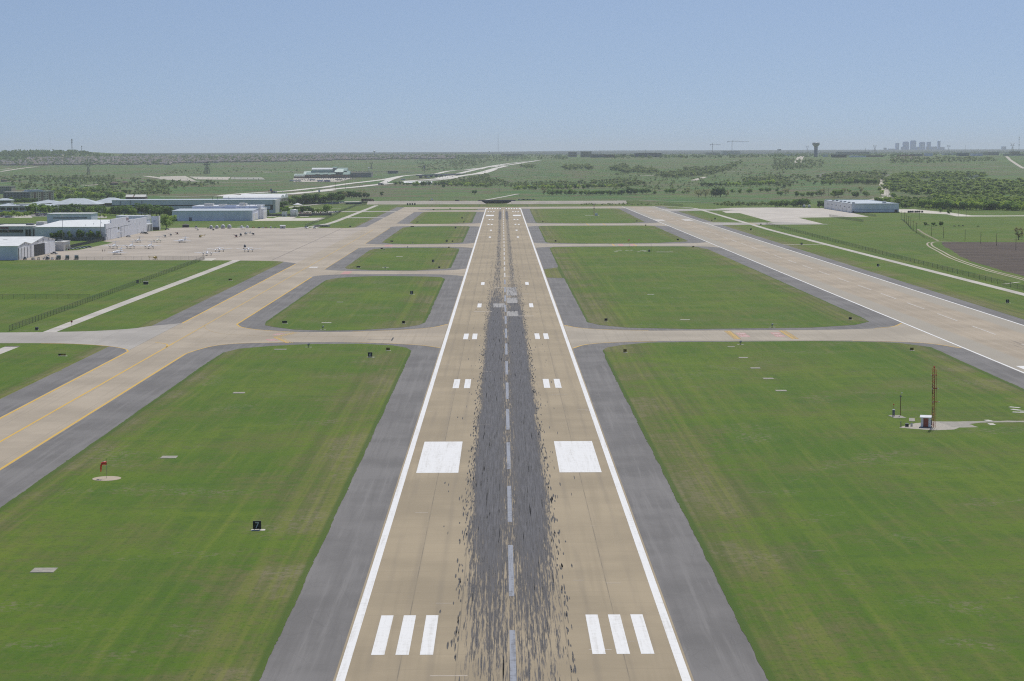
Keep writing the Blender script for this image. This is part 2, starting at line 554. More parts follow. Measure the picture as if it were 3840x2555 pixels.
GRASS = make_grass()
RUNWAY = make_runway()
RUNWAY2 = make_runway_two()
ASPHALT = make_asphalt()
def simple_concrete(name, base, **kw):
    m, t, p, q, P, X, c = concrete(name, base, **kw)
    finish(t, p, c)
    return m
TAXI = simple_concrete('taxiway_concrete', (.418, .358, .272), dark=.28)
CROSS = simple_concrete('crossing_concrete', (.41, .362, .285), dark=.3)
GREYC = simple_concrete('grey_concrete', (.40, .375, .335), dark=.3)
APRON = simple_concrete('apron_concrete', (.435, .38, .312), dark=.2, streak=False)
PALE = simple_concrete('pale_concrete', (.60, .56, .48), dark=.3, streak=False, joint=4.5, lane=4.5)
ROAD = simple_concrete('road_concrete', (.52, .49, .43), dark=.2, joint=6, lane=60)
WHITE = make_paint('white_paint', (.82, .82, .80), .6, (.56, .54, .49))
OLDWHITE = make_paint('worn_white_paint', (.60, .57, .52), .75)
FADED = make_paint('faded_white_paint', (.30, .32, .36), .95, (.13, .13, .14))
YELLOW = make_paint('yellow_paint', (.68, .43, .06), .3)
FAINT_YELLOW = make_paint('faint_yellow_paint', (.55, .38, .12), .55)
RED = make_paint('red_paint', (.52, .27, .24), .6)
BLACKP = make_paint('black_paint', (.04, .04, .04), .2)

# ---------------------------------------------------------------- the land
def build_land():
    ys = [-1500, -900, -500, -250, 0, 250, 500, 800, 1100, 1400, 1700, 2000, 2250, 2450, 2560, 2640, 2674, 2678, 2682, 2686, 2690, 2735]
    y, st = 2735, 35
    while y < 45000:
        y += st
        ys.append(y)
        st = min(900, st*1.028)
    nc = 150
    vs, fs = [], []
    for y in ys:
        w = 900 + .42*max(0, y-CAM_Y)
        for i in range(nc+1):
            x = (i/nc*2-1)*w
            vs.append((x, y, tz(x, y)))
    n = nc+1
    for r in range(len(ys)-1):
        for i in range(nc):
            a = r*n+i
            fs.append((a, a+1, a+n+1, a+n))
    me = bpy.data.meshes.new('ground')
    me.from_pydata(vs, [], fs)
    me.materials.append(GRASS)
    me.polygons.foreach_set('use_smooth', [True]*len(fs))
    o = bpy.data.objects.new('ground', me)
    C.objects.link(o)
    tag(o, kind='structure')
build_land()

def rough_edge(pts, amp=.10, step=.9, smooth=True):
    """walks round an outline, adds points and lets the grass edge wander a little"""
    out = []
    n = len(pts)
    w = 0.0
    for i in range(n):
        a, b = Vector(pts[i]).to_2d(), Vector(pts[(i+1) % n]).to_2d()
        L = (b-a).length
        k = max(1, min(900, int(L/step)))
        nr = Vector((-(b-a).y, (b-a).x))
        if nr.length: nr.normalize()
        for j in range(k):
            p = a + (b-a)*j/k
            w = .86*w + random.gauss(0, amp*.45)
            if 0 < j: p = p + nr*(w*min(1, j/3, (k-j)/3) + (random.gauss(0, amp*1.4) if random.random() < .04 else 0))
            out.append((p.x, p.y))
    return out

def round_poly(pts, r=3, it=2):
    """corner cutting so surveyed outlines read as curves"""
    for _ in range(it):
        o = []
        n = len(pts)
        for i in range(n):
            p0, p1, p2 = Vector(pts[i-1]), Vector(pts[i]), Vector(pts[(i+1) % n])
            a, b = (p0-p1), (p2-p1)
            o.append(tuple(p1 + a*min(.25, r/max(a.length, 1e-6))))
            o.append(tuple(p1 + b*min(.25, r/max(b.length, 1e-6))))
        pts = o
    return pts

def curve(pts, n=6):
    """a smooth line through points"""
    P = [Vector(p).to_2d() for p in pts]
    P = [P[0]*2-P[1]] + P + [P[-1]*2-P[-2]]
    out = []
    for i in range(1, len(P)-2):
        a, b, c, d = P[i-1], P[i], P[i+1], P[i+2]
        for k in range(n):
            t = k/n
            out.append(.5*((2*b) + (c-a)*t + (2*a-5*b+4*c-d)*t*t + (3*b-a-3*c+d)*t**3))
    out.append(P[-2])
    return [(p.x, p.y) for p in out]

def strip(pts, w, drape=None, off=0.0):
    """quads of width w along a line; drape puts it on the land"""
    L, Rr = [], []
    n = len(pts)
    ww = w if hasattr(w, '__len__') else [w]*n
    for i in range(n):
        a, b = Vector(pts[max(i-1, 0)]).to_2d(), Vector(pts[min(i+1, n-1)]).to_2d()
        d = (b-a).normalized()
        nr = Vector((-d.y, d.x))*ww[i]/2
        p = Vector(pts[i]).to_2d()
        L.append(p+nr); Rr.append(p-nr)
    z = (lambda p: tz(p.x, p.y)+off) if drape else (lambda p: off)
    return [[(L[i].x, L[i].y, z(L[i])), (Rr[i].x, Rr[i].y, z(Rr[i])), (Rr[i+1].x, Rr[i+1].y, z(Rr[i+1])), (L[i+1].x, L[i+1].y, z(L[i+1]))] for i in range(n-1)]

def rect(x0, x1, y0, y1):
    return [(x0, y0), (x1, y0), (x1, y1), (x0, y1)]

# paved field: asphalt first, concrete on it, grass islands on top
RW2L = lambda y: 162.1-.00075*(y-489)
RW2R = lambda y: 208.3-.0021*(y-660) if y < 1900 else 205.7-.0018*(y-1900)
sheet('shoulder_asphalt', [[(-144.2, 690), (-144.2, 420), (-144.2, -700), (215.6, -700), (215.6, 2500), (-144.2, 2500), (-144.2, 1755)] + [(-144.2, 1150)],
                           ], .012, ASPHALT)
sheet('runway', [rect(-23.6, 23.6, -700, 2496)], .036, RUNWAY)
rw2 = [(RW2L(y)-.2, y) for y in (-700, 489, 1066, 2505)] + [(RW2R(y)+.2, y) for y in (2505, 1900, 1381, 660, -700)]
sheet('second_runway', [rw2], .036, RUNWAY2)
taxi = [(-134.2, -700), (-111.4, -700), (-111.5, 560), (-110, 572)] + curve([(-110, 572), (-106, 588), (-98, 596.5), (-82, 600), (-60, 600.5), (-44, 595), (-31, 587), (-23.5, 577)])
taxi += [(-23.5, 676)] + curve([(-23.5, 676), (-30, 660), (-42, 650), (-60, 643), (-83, 642.5), (-97, 652), (-106, 664), (-110, 678)]) + [(-110, 1000)]
for a, b in ((1012, 1044), (1351, 1392), (1790, 1848), (2283, 2340)):
    taxi += curve([(-110, a-18), (-105, a-8), (-95, a-1), (-80, a), (-55, a), (-38, a-4), (-29, a-12), (-23.5, a-22)], 4)
    taxi += curve([(-23.5, b+22), (-29, b+10), (-38, b+3), (-55, b), (-80, b), (-95, b+2), (-105, b+9), (-110, b+18)], 4)
taxi += [(-110, 2390), (-100, 2402), (-23.5, 2402), (-23.5, 2497), (-134, 2510), (-134.2, 1748), (-134.2, 700)]
sheet('taxiway', [taxi], .024, TAXI)
left_cross = [(-134.3, 569)] + curve([(-134.3, 569), (-137, 578), (-144, 588), (-156, 596), (-172, 600.5), (-215, 601)]) + [(-430, 603), (-430, 641)] + curve([(-215, 643.5), (-182, 645.8), (-163, 650), (-150, 660), (-144.5, 671), (-134.3, 684)])
sheet('cross_taxiway', [left_cross], .030, GREYC)
# the asphalt west of the taxiway ends with concrete apron between 1155 and 1755
apron_l = curve([(-134, 1128), (-141, 1143), (-152, 1158), (-176, 1166), (-200, 1171)], 4) + [(-286, 1177), (-340, 1181), (-331, 1185), (-331, 1300), (-316, 1317), (-315, 1440), (-329.5, 1470), (-329.5, 1668), (-318, 1700), (-325, 1762), (-308, 1772), (-284, 1762), (-203, 1745), (-150, 1742), (-134, 1770), (-111.6, 1770), (-111.6, 1128)]
sheet('apron', [apron_l], .018, APRON)
right_cross = []
for a, b, wide in ((600, 643, 26), (1351, 1391, 22), (1788, 1846, 24)):
    right_cross.append([(23.5, a-wide)] + curve([(23.5, a-wide), (29, a-12), (39, a-4), (56, a), (100, a), (128, a-1), (146, a-6), (155, a-14), (162, a-30)], 5) + [(162, b+30)] + curve([(162, b+30), (155, b+14), (146, b+6), (128, b+1), (100, b), (56, b), (39, b+5), (29, b+13), (23.5, b+wide)], 5))
right_cross.append([(23.5, 2404), (162, 2408), (162, 2510), (23.5, 2497)])
sheet('crossing_taxiway', right_cross, .024, CROSS)
east = [[(205, 1783)] + [(216, 1788), (245, 1795), (320, 1798), (325, 1806), (287, 1865), (270, 1856), (247, 1854), (216, 1868), (205, 1880)],
        [(205, 2262), (216, 2268), (249, 2294), (290, 2298), (290, 2330), (257, 2372), (215, 2378), (205, 2390)]]
sheet('east_crossing', east, .024, GREYC)
apron_r = [(277, 1871), (286, 1868), (319.5, 1798), (324.7, 2007), (359.3, 2016), (407, 2031), (415, 2179), (419, 2374), (356, 2427), (301, 2416), (284, 2389), (257, 2330), (258, 2301), (287, 2298), (269, 2255), (267, 2191), (282, 2183)]
sheet('east_apron', [apron_r], .018, simple_concrete('east_apron_concrete', (.55, .505, .44), dark=.15, streak=False))

islands = {
 'a0': [(-99.8, -700), (-99.8, -60), (-33.2, -60), (-33.2, -700)], 'g0': [(33.2, -700), (33.2, -60), (150.8, -60), (150.8, -700)],
 'a': [(-99.8, -60), (-99.9, 530), (-99.4, 563.6), (-95.5, 577.6), (-84.8, 587.1), (-72, 593.5), (-53.7, 594), (-41.4, 587.5), (-35.8, 578.5), (-33.5, 567.6), (-33.4, 540), (-33.2, -60)],
 'b': [(-99.8, 690), (-99.7, 930), (-99.5, 959.9), (-94.5, 978.8), (-83, 990), (-70.8, 994.3), (-45.6, 989), (-36, 982.5), (-33.4, 965.8), (-33.2, 700), (-33.3, 683.4), (-35.5, 670.7), (-41.2, 660.9), (-57.8, 649.5), (-70.5, 647.6), (-84, 652.9), (-94.1, 665.5), (-98.2, 673.2)],
 'c': [(-98.8, 1082), (-98.7, 1300), (-97, 1318), (-87.7, 1329.4), (-67.8, 1338.3), (-38.9, 1332.8), (-33.8, 1322.2), (-32.9, 1290), (-33, 1076.6), (-35.3, 1065.2), (-54.5, 1047.2), (-80.9, 1050.9), (-96.8, 1068.8)],
 'd': [(-97.9, 1428.7), (-97.3, 1750.6), (-91.5, 1772.6), (-60, 1780), (-35.1, 1778.9), (-32.8, 1755.9), (-32.8, 1423.9), (-44.5, 1405.3), (-70.9, 1395.4), (-88.1, 1405.5)],
 'e': [(-97.4, 1886.6), (-99, 2249.9), (-97.5, 2271.3), (-37.6, 2275.5), (-33, 2253.2), (-32.7, 1882.9), (-40, 1858.4), (-65, 1850), (-91.7, 1850)],
 'f': [(-98.3, 2346.5), (-91, 2385), (-33.8, 2394.3), (-32.7, 2350.5)],
 'g': [(33.2, -60), (33.5, 540), (34.2, 568.3), (36.4, 577.9), (42, 585.6), (52.1, 594.2), (68.3, 596.1), (92.5, 596.9), (116.8, 597.8), (132.2, 594.6), (143.3, 590), (151.6, 573.7), (151.2, 500), (150.8, -60)],
 'h': [(23.9, 975.5), (33.4, 970), (33.6, 682.2), (37.9, 669.2), (48.1, 656.4), (73.5, 649.1), (104, 651.7), (121.7, 653.4), (141.1, 665), (149.7, 680), (150.5, 696), (150.3, 1013.9), (149.3, 1297.7), (145.2, 1335.3), (135, 1344), (101, 1347.2), (51.3, 1343.7), (36.4, 1339.6), (33.9, 1322.5), (33.2, 1076.1), (23.9, 1054)],
 'i': [(33.7, 1761.2), (37.5, 1783.8), (76.1, 1784.9), (107.9, 1782), (141.5, 1783.6), (147.1, 1769.2), (148.2, 1436.3), (145.1, 1425.7), (119.4, 1402), (85.6, 1396), (60.3, 1397.5), (35.9, 1411.2), (33.2, 1426.5)],
 'j': [(34.1, 2398.3), (143.9, 2405.6), (149.8, 2392.6), (146.6, 1883.7), (130, 1856), (112.1, 1853), (78.6, 1850), (35.8, 1868.8), (33.4, 1881.8)],
}
for k, pts in islands.items():
    sheet('grass_island', [rough_edge(pts)], .055, GRASS)
# grass verges that overlap the outer asphalt edge
sheet('grass_verge', [rough_edge([(-143.2, -700), (-144.8, 437.8), (-144.4, 518), (-144.3, 563.3), (-145.3, 570.9), (-150, 580.7), (-156, 586.9), (-169.4, 593.4), (-176.9, 591.7), (-176.9, 560.7), (-177, -700)], .3)], .020, GRASS)

# ---------------------------------------------------------------- painted markings
def marks(name, polys, z, m):
    return sheet(name, polys, z, m)
FT = .3048
bars = []
for s in (-1, 1):
    for xa, xb in ((36, 42), (47, 53), (58, 64)):
        bars.append(rect(s*xa*FT, s*xb*FT, 500*FT, 575*FT))
    bars.append(rect(s*36*FT, s*66*FT, 1000*FT, 1150*FT))
    for y in (1500, 2000):
        for xa, xb in ((36, 42), (47, 53)):
            bars.append(rect(s*xa*FT, s*xb*FT, y*FT, (y+75)*FT))
    for y in (2500, 3000):
        bars.append(rect(s*36*FT, s*42*FT, y*FT, (y+75)*FT))
    # the same set for landings from the far end
    E2 = 2448
    for xa, xb in ((36, 42), (47, 53), (58, 64)):
        bars.append(rect(s*xa*FT, s*xb*FT, E2-575*FT, E2-500*FT))
    bars.append(rect(s*36*FT, s*66*FT, E2-1150*FT, E2-1000*FT))
    for y in (1500, 2000):
        for xa, xb in ((36, 42), (47, 53)):
            bars.append(rect(s*xa*FT, s*xb*FT, E2-(y+75)*FT, E2-y*FT))
    for y in (2500, 3000):
        bars.append(rect(s*36*FT, s*42*FT, E2-(y+75)*FT, E2-y*FT))
    for k in range(6):
        bars.append(rect(s*(3.2+k*3.4), s*(4.9+k*3.4), E2-52, E2-7))
    bars.append(rect(s*22.05, s*23.25, -700, 2446))
marks('runway_markings', bars, .052, WHITE)
cl, cl2 = [], []
y = 349-61*8
while y < 2380:
    (cl if y < 1000 else cl2).append(rect(-.42, .42, y-39.5, y))
    y += 61
marks('runway_centre_line', cl, .050, FADED)
marks('runway_centre_line', cl2, .050, OLDWHITE)
# lighter replaced slabs and sealed saw cuts
patch_m = make_paint('replaced_slab_concrete', (.36, .345, .32), .7, (.16, .155, .15))
marks('slab_patches', [rect(.7, 5.8, 836, 895), rect(.7, 5.8, 787, 821), rect(.6, 5.5, 713, 740), rect(-5.6, -.2, 762, 785)], .044, patch_m)
seal_m = make_paint('pale_joint_sealant', (.50, .44, .36), .6)
seals = []
for _ in range(70):
    y = random.uniform(130, 1500)
    x = random.choice((-1, 1))*random.uniform(6, 22.5)
    w = random.uniform(1.0, 5.5)
    seals.append(rect(max(-22, x-w/2), min(22, x+w/2), y, y+random.uniform(.12, .4)))
for xa, xb, y in ((-5.3, -.3, 893), (5.9, 12, 845), (.6, 5.4, 985), (5.6, 12, 713), (-14, -6, 737)):
    seals.append(rect(xa, xb, y, y+2.2))
marks('joint_sealant', seals, .046, seal_m)

# single landing scuffs: long dark lens shapes
def scuffs():
    mb = MB()
    def lens(x, y, w, L):
        n = 5
        lp, rp = [], []
        for k in range(n):
            t = (k+.5)/n
            s = math.sin(math.pi*t)**.7
            lp.append((x-w/2*s, y+L*t)); rp.append((x+w/2*s, y+L*t))
        mb.poly([(x, y)] + rp + [(x, y+L)] + lp[::-1], .048)
    for _ in range(5200):
        y = random.uniform(20, 1350)
        near_end = max(.12, min(1, (y-20)/230))
        if random.random() > near_end*(1 if y < 620 else max(.12, 1-(y-620)/620)): continue
        s = random.choice((-1, 1))
        a = random.random()
        if a < .42: x = s*random.gauss(8.1, .5)
        elif a < .75: x = s*random.gauss(5, 2.2)
        else: x = random.gauss(0, 3.6)
        if random.random() < .02: x = s*random.uniform(9, 14)
        edge = abs(x) > 7
        if edge: lens(x, y, random.uniform(.10, .30), random.uniform(1.5, 5.5))
        else: lens(x, y, random.uniform(.07, .2), random.uniform(4, 17))
    for _ in range(700):
        y = random.uniform(850, 2300)
        x = random.choice((-1, 1))*random.gauss(4.2, 1.0)
        lens(x, y, random.uniform(.08, .22), random.uniform(10, 40))
    m, t, p = nodes_of('tyre_rubber_mark')
    q = NT(t)
    c = q.mix(q.ramp(q.noise(q.pos(), 1.2, 3), .35, .65), col(.04, .04, .042), col(.10, .095, .09))
    finish(t, p, c, .7)
    o = mb.build('tyre_marks', m)
    tag(o, 'dark elongated tyre rubber marks along the middle of the near runway', 'tyre marks', kind='stuff')
scuffs()

# second runway
m2 = []
for y0 in range(-700, 2500, 100):
    y1 = min(y0+100, 2500)
    m2.append([(RW2L(y0), y0), (RW2L(y0)+.8, y0), (RW2L(y1)+.8, y1), (RW2L(y1), y1)])
    m2.append([(RW2R(y0)-.8, y0), (RW2R(y0), y0), (RW2R(y1), y1), (RW2R(y1)-.8, y1)])
m2.append(rect(165.2, 174.4, 452, 511.6))
marks('second_runway_markings', m2, .052, WHITE)
m3 = [rect(162, 170.8, 1915, 1960), rect(191.5, 200.6, 1917, 1967), rect(164, 200, 2291, 2297)]
y = 621
while y < 2250:
    xc = 186.9-.0021*(y-560)
    m3.append(rect(xc-.3, xc+.3, y, y+37))
    y += 61.3
y = 584-61.3
m3.append(rect(186.4, 187, y-37, y)); m3.append(rect(186.3, 186.9, 560, 584))
marks('second_runway_worn_markings', m3, .050, OLDWHITE)

def ground_text(name, txt, size, x, y, rz, m, z, sy=1.0):
    me = text_mesh(txt, size)
    me.materials.clear(); me.materials.append(m)
    o = bpy.data.objects.new(name, me)
    C.objects.link(o)
    o.location = (x, y, z); o.rotation_euler = (0, 0, rz); o.scale = (1, sy, 1)
    tag(o, kind='structure')
ground_text('runway_number', '16', 9, 182, 2268, math.pi, OLDWHITE, .051, 3.2)
ground_text('runway_letter', 'R', 9, 182, 2430, math.pi, OLDWHITE, .051, 4)
ground_text('runway_number', '16', 7, 0, 2374, math.pi, OLDWHITE, .053, 2.6)
ground_text('runway_letter', 'L', 7, 0, 2398, math.pi, OLDWHITE, .053, 2.6)

# taxiway lines
yl = []
yl += strip([(-133.6, y) for y in (-700, 0, 400, 568.5)], .7) + strip([(-112.0, y) for y in (-700, 0, 400, 560)], .7)
yl += strip([(-122.75, -700), (-122.75, 300), (-122.75, 600)], .62)
yl += strip(curve([(-112, 560), (-110.2, 572), (-106.2, 588), (-98.2, 596.7), (-82, 600.3)]), .55)
yl += strip(curve([(-60, 600.9), (-44, 595.4), (-31, 587.4), (-23.6, 577.4)]), .55) + strip(curve([(-23.6, 675.6), (-30, 659.6), (-42, 649.6), (-60, 642.6)]), .55)
yl += strip(curve([(-83, 642.1), (-97, 651.6), (-106.2, 663.8), (-110.3, 678)]), .7) + strip([(-110.3, 678), (-110.2, 986)], .7)
yl += strip(curve([(-133.6, 568.5), (-136.4, 577.6), (-144, 587.6), (-156, 595.6), (-172, 600.1)]), .55)
yl += strip([(-133.7, 684), (-133.7, 1122)], .7)
yl += strip(curve([(23.6, 574), (29, 587.6), (39, 595.6), (56, 599.6)]), .7) + strip(curve([(23.6, 669), (29, 656.4), (39, 648.4), (56, 643.4)]), .7)
yl += strip(curve([(146, 649.4), (155, 657.4), (161.4, 672)]), .7) + strip(curve([(161.4, 570), (155, 585.6), (146, 593.6), (128, 598.6)]), .7)
yl += strip(curve([(-122.7, 583), (-124.6, 595), (-130, 602)]), .6)
marks('taxiway_lines', yl, .042, YELLOW)
fy = strip([(-122.75, 600), (-122.7, 900), (-122.5, 1700)], .7) + strip([(-109.9, 1062), (-109.6, 1330)], .6) + strip([(-109.6, 1405), (-109.4, 1740)], .6)
fy += strip([(56, 600.5), (128, 599.5)], .2) + strip([(56, 642.6), (128, 643)], .2) + strip([(-60, 600.6), (-82, 600.2)], .2) + strip([(-215, 602), (-400, 603)], .2) + strip([(-130, 622), (-24, 622)], .16)
fy += strip(curve([(-122.7, 673), (-119, 655), (-110, 636), (-95, 627), (-88, 623)]), .2)
marks('taxiway_faint_lines', fy, .041, FAINT_YELLOW)
hold, holdb = [], []
for x in (85.6, 86.2): hold.append(rect(x+.9, x+1.25, 607, 640))
for x in (107.0, 107.6): hold.append(rect(x, x+.35, 607, 641))
for k in range(11):
    for x in (85.4, 85.95): hold.append(rect(x, x+.3, 607+k*3, 608.8+k*3))
    for x in (108.5, 109.05): hold.append(rect(x, x+.3, 607+k*3, 608.8+k*3))
holdb.append(rect(85.2, 88.1, 606.5, 641)); holdb.append(rect(106.7, 109.6, 606.5, 641.5))
def slant(x0, y0, x1, y1, w): return strip([(x0, y0), (x1, y1)], w)[0]
for k in range(2): hold.append(slant(-88.5+k*.75, 621.5, -80.9+k*.75, 598, .42)); hold.append(slant(-88.3+k*.75, 622.5, -82.8+k*.75, 640, .3))
for k in range(10):
    t = k/10
    for o_ in (1.7, 2.4):
        hold.append(slant(-88.5+o_+7.6*t, 621.5-23.5*t, -88.5+o_+7.6*(t+.055), 621.5-23.5*(t+.055), .3))
        hold.append(slant(-88.3+o_+5.5*t, 622.5+17.5*t, -88.3+o_+5.5*(t+.055), 622.5+17.5*(t+.055), .24))
for x in (83.6, 84.3, 100.2, 100.9): hold.append(rect(x, x+.45, 1352, 1390)); hold.append(rect(x, x+.4, 1789, 1846))
hold += [rect(139, 139.8, 2410, 2440), rect(250.6, 251.4, 1796, 1850)]
marks('holding_lines', hold, .046, YELLOW)
marks('holding_line_borders', holdb, .034, make_paint('dark_border_paint', (.33, .24, .12), .6))
reds = [rect(88.7, 92.5, 615, 623), rect(88.7, 92.3, 624.5, 632.3), rect(102.2, 105.8, 615, 623), rect(102.2, 105.8, 624.5, 633), [(-90.6, 612.8), (-87.2, 613.4), (-85, 606.9), (-88.5, 605.6)], [(-90.2, 628.6), (-89, 636.2), (-85.6, 636.2), (-87.6, 630.4)],
        rect(88, 92, 1356, 1384), rect(97, 100, 1356, 1384), rect(-96, -91, 1012, 1040), rect(-92, -86, 1358, 1384)]
marks('holding_position_panels', reds, .038, RED)
for i, (x, y) in enumerate(((90.55, 616.5), (90.5, 626), (104, 616.5), (104, 626.2))):
    ground_text('holding_position_lettering', '34R' if i < 2 else '34L', 2.1, x, y, 0, OLDWHITE, .043, 3.0)
ground_text('holding_position_lettering', '34R', 1.6, -87.9, 607.4, R(-12), OLDWHITE, .043, 3)
ground_text('holding_position_lettering', '34R', 1.6, -87.9, 630.6, R(10), OLDWHITE, .043, 2.6)
marks('white_slab', [rect(-121.2, -116, 1078.5, 1090)], .040, make_paint('white_slab_paint', (.68, .65, .6), .4))
marks('pale_slab', [[(-202, 1168), (-194, 1166), (-195.4, 1196), (-202.2, 1192.4)]], .026, PALE)
marks('apron_expansion_joint', strip([(-154.6, 1168), (-154.9, 1740)], .9), .030, make_paint('joint_dirt', (.24, .2, .16), .7))
dk = [rect(-43, -42.4, 605, 618), rect(-52, -43, 609.3, 609.8)]
marks('tar_seams', dk, .034, BLACKP)

# ---------------------------------------------------------------- roads
def road(name, pts, w, off=.03, m=None, drape=False, n=6):
    return sheet(name, strip(curve(pts, n), w, drape, off), 0, m or ROAD)
road('service_road', [(-179.6, -700), (-179.4, 300), (-179.4, 560), (-179.5, 590)], 5.2, .032)
road('service_road', [(-179.6, 646), (-179.4, 800), (-178.4, 1000), (-178.0, 1172)], 5.3, .032)
marks('road_stop_marks', [rect(-182, -177.2, 652, 655), rect(-181.6, -177.4, 664, 671), rect(-182, -177.2, 581, 584), rect(-182, -177.2, 573, 575)], .05, OLDWHITE)
road('service_road', [(-184, 1740), (-179, 1900), (-178, 2060), (-178, 2300), (-178.4, 2600)], 6.2, .032)
road('service_road', [(-200, 1745), (-188, 1790), (-182, 1860)], 6, .034)
sheet('connector_road', [rect(-182, -134, 2043, 2068), rect(-262, -134, 2283, 2320)], .028, GREYC)
road('service_road', [(257.5, 600), (254.6, 830), (250, 1177), (246.8, 1500), (245.6, 1666), (246.5, 1780), (248, 2000), (249.8, 2200), (250.5, 2355), (246, 2420), (230, 2470), (216, 2500)], 5.2, .034)
road('service_road', [(215, 1368), (236, 1366), (248, 1360)], 4, .03)

# embankment with a paved slope, the road on it and its bridge
bank_m = simple_concrete('slope_paving', (.40, .365, .305), dark=.5, joint=3, lane=4, streak=False)
def bank():
    mb = MB()
    for x0, x1, h in ((-196, -31, 3.9), (11.6, 178, 3.6)):
        n = 24
        for k in range(n):
            a, b = x0+(x1-x0)*k/n, x0+(x1-x0)*(k+1)/n
            sh = 0 if x0 < 0 else 10*k/n
            sa, sb = (0, 0)
            mb.add([(a, 2655, 0), (b, 2655, 0), (b, 2676, h), (a, 2676, h), (b, 2690, h), (a, 2690, h)], [(0, 1, 2, 3), (3, 2, 4, 5)])
    # abutment slopes of the underpass
    mb.add([(-31, 2655, 0), (-24, 2655, 0), (-33, 2690, h), (-31, 2690, h), (-31, 2676, h)], [(0, 1, 2, 3, 4)])
    mb.add([(11.6, 2655, 0), (4.5, 2655, 0), (13.6, 2690, h), (11.6, 2690, h), (11.6, 2676, h)], [(1, 0, 4, 3, 2)])
    o = mb.build('embankment', bank_m)
    tag(o, kind='structure')
bank()

# ---------------------------------------------------------------- object materials
M = {}
M['sign_black'] = mat('sign_black', (.012, .012, .014), .5)
M['sign_white'] = mat('sign_white', (.62, .64, .68), .5)
M['sign_yellow'] = mat('sign_yellow', (.30, .21, .03), .5)
M['sign_frame'] = mat('sign_frame', (.09, .09, .09), .5)
M['pad'] = mat('sign_pad_concrete', (.60, .58, .50), .85, .25, 1.2)
M['slabpad'] = mat('old_slab_concrete', (.34, .32, .27), .9, .3, .8)
M['white'] = mat('white_enamel', (.80, .80, .80), .35, .06)
M['offwhite'] = mat('off_white_paint', (.66, .65, .61), .55, .1)
M['red'] = mat('signal_red', (.78, .06, .03), .45)
M['rust'] = mat('orange_red_steel', (.48, .085, .03), .55, .25, 2)
M['steel'] = mat('galvanised_steel', (.30, .31, .32), .4, .15, 1, .6)
M['dark'] = mat('dark_metal', (.05, .052, .055), .5)
M['grey'] = mat('grey_metal', (.20, .21, .22), .5)
M['brown'] = mat('shed_door_brown', (.40, .11, .07), .6)
M['gravel'] = mat('gravel', (.42, .39, .33), .95, .3, 2)
M['lamp'] = mat('lamp_glass', (.85, .82, .72), .2)
M['glass'] = mat('dark_glass', (.02, .024, .03), .1, .05)
M['rubber'] = mat('tyre_rubber', (.02, .02, .02), .8)
M['chrome'] = mat('bright_metal', (.55, .56, .58), .25, .05, 1, .9)
M['wood'] = mat('pole_timber', (.13, .095, .065), .85, .25, 2, 0, (1, 1, .15))
M['yellow'] = mat('safety_yellow', (.60, .38, .03), .45)

# ---------------------------------------------------------------- airfield signs
def sign_panel(w, h, face, pad_w=None):
    root = empty('airfield_sign', (0, 0, 0))
    MB().box(-w/2, w/2, -.11, .11, .18, .18+h).build('sign_box', face, root)
    f = MB()
    for x in (-w/2-.03, w/2): f.box(x, x+.03, -.13, .13, .15, .2+h)
    f.box(-w/2, w/2, -.13, .13, .18+h, .21+h)
    f.build('frame', M['sign_frame'], root)
    for x in (-w*.33, w*.33):
        MB().tube([(x, 0, .04), (x, 0, .18)], .05, 6).build('leg', M['grey'], root)
    pw = pad_w or w*1.5
    MB().box(-pw*.42, pw*.58, -.75, .6, 0, .05).build('pad', M['pad'], root)
    return root

def distance_sign(num, x, y, label, sz=1.45):
    r = sign_panel(sz, sz*1.02, M['sign_black'], sz*1.75)
    r.name = 'distance_sign'
    r.location = (x, y, .056 if x < 100 else 0)
    tag(r, label, 'distance sign', 'distance remaining signs')
    lettering('numeral', num, sz*1.12, M['sign_white'], r, (0, -.118, .18+sz*.12))
for num, x, y, lab in (
    ('7', -46.5, 241.6, 'black square sign showing a white 7 beside the near runway'),
    ('6', -46.6, 546, 'black square sign showing a white 6 near the taxiway crossing'),
    ('5', -46.5, 846, 'black square sign showing a white 5 in the second grass island'),
    ('4', -46.3, 1137, 'black square sign showing a white 4 in the third grass island'),
    ('3', -46, 1432, 'tiny black sign with a 3 in the fourth grass island'),
    ('12', -45.8, 1719.7, 'pair of black sign panels at the far edge of the fourth grass island'),
    ('1', -45.7, 2012, 'small black sign in the fifth grass island beside the runway'),
    ('5', 232.2, 776.8, 'black square sign with a 5 beyond the second runway at the right edge'),
    ('4', 229.9, 1071.7, 'black square sign with a 4 beyond the second runway'),
    ('3', 228, 1362.7, 'black square sign with a 3 by the service road junction'),
    ('2', 226.8, 1654, 'black sign with a 2 beyond the second runway before the east crossing'),
    ('1', 227.3, 1956, 'small black sign with a 1 beyond the far east crossing')):
    distance_sign(num, x, y, lab)

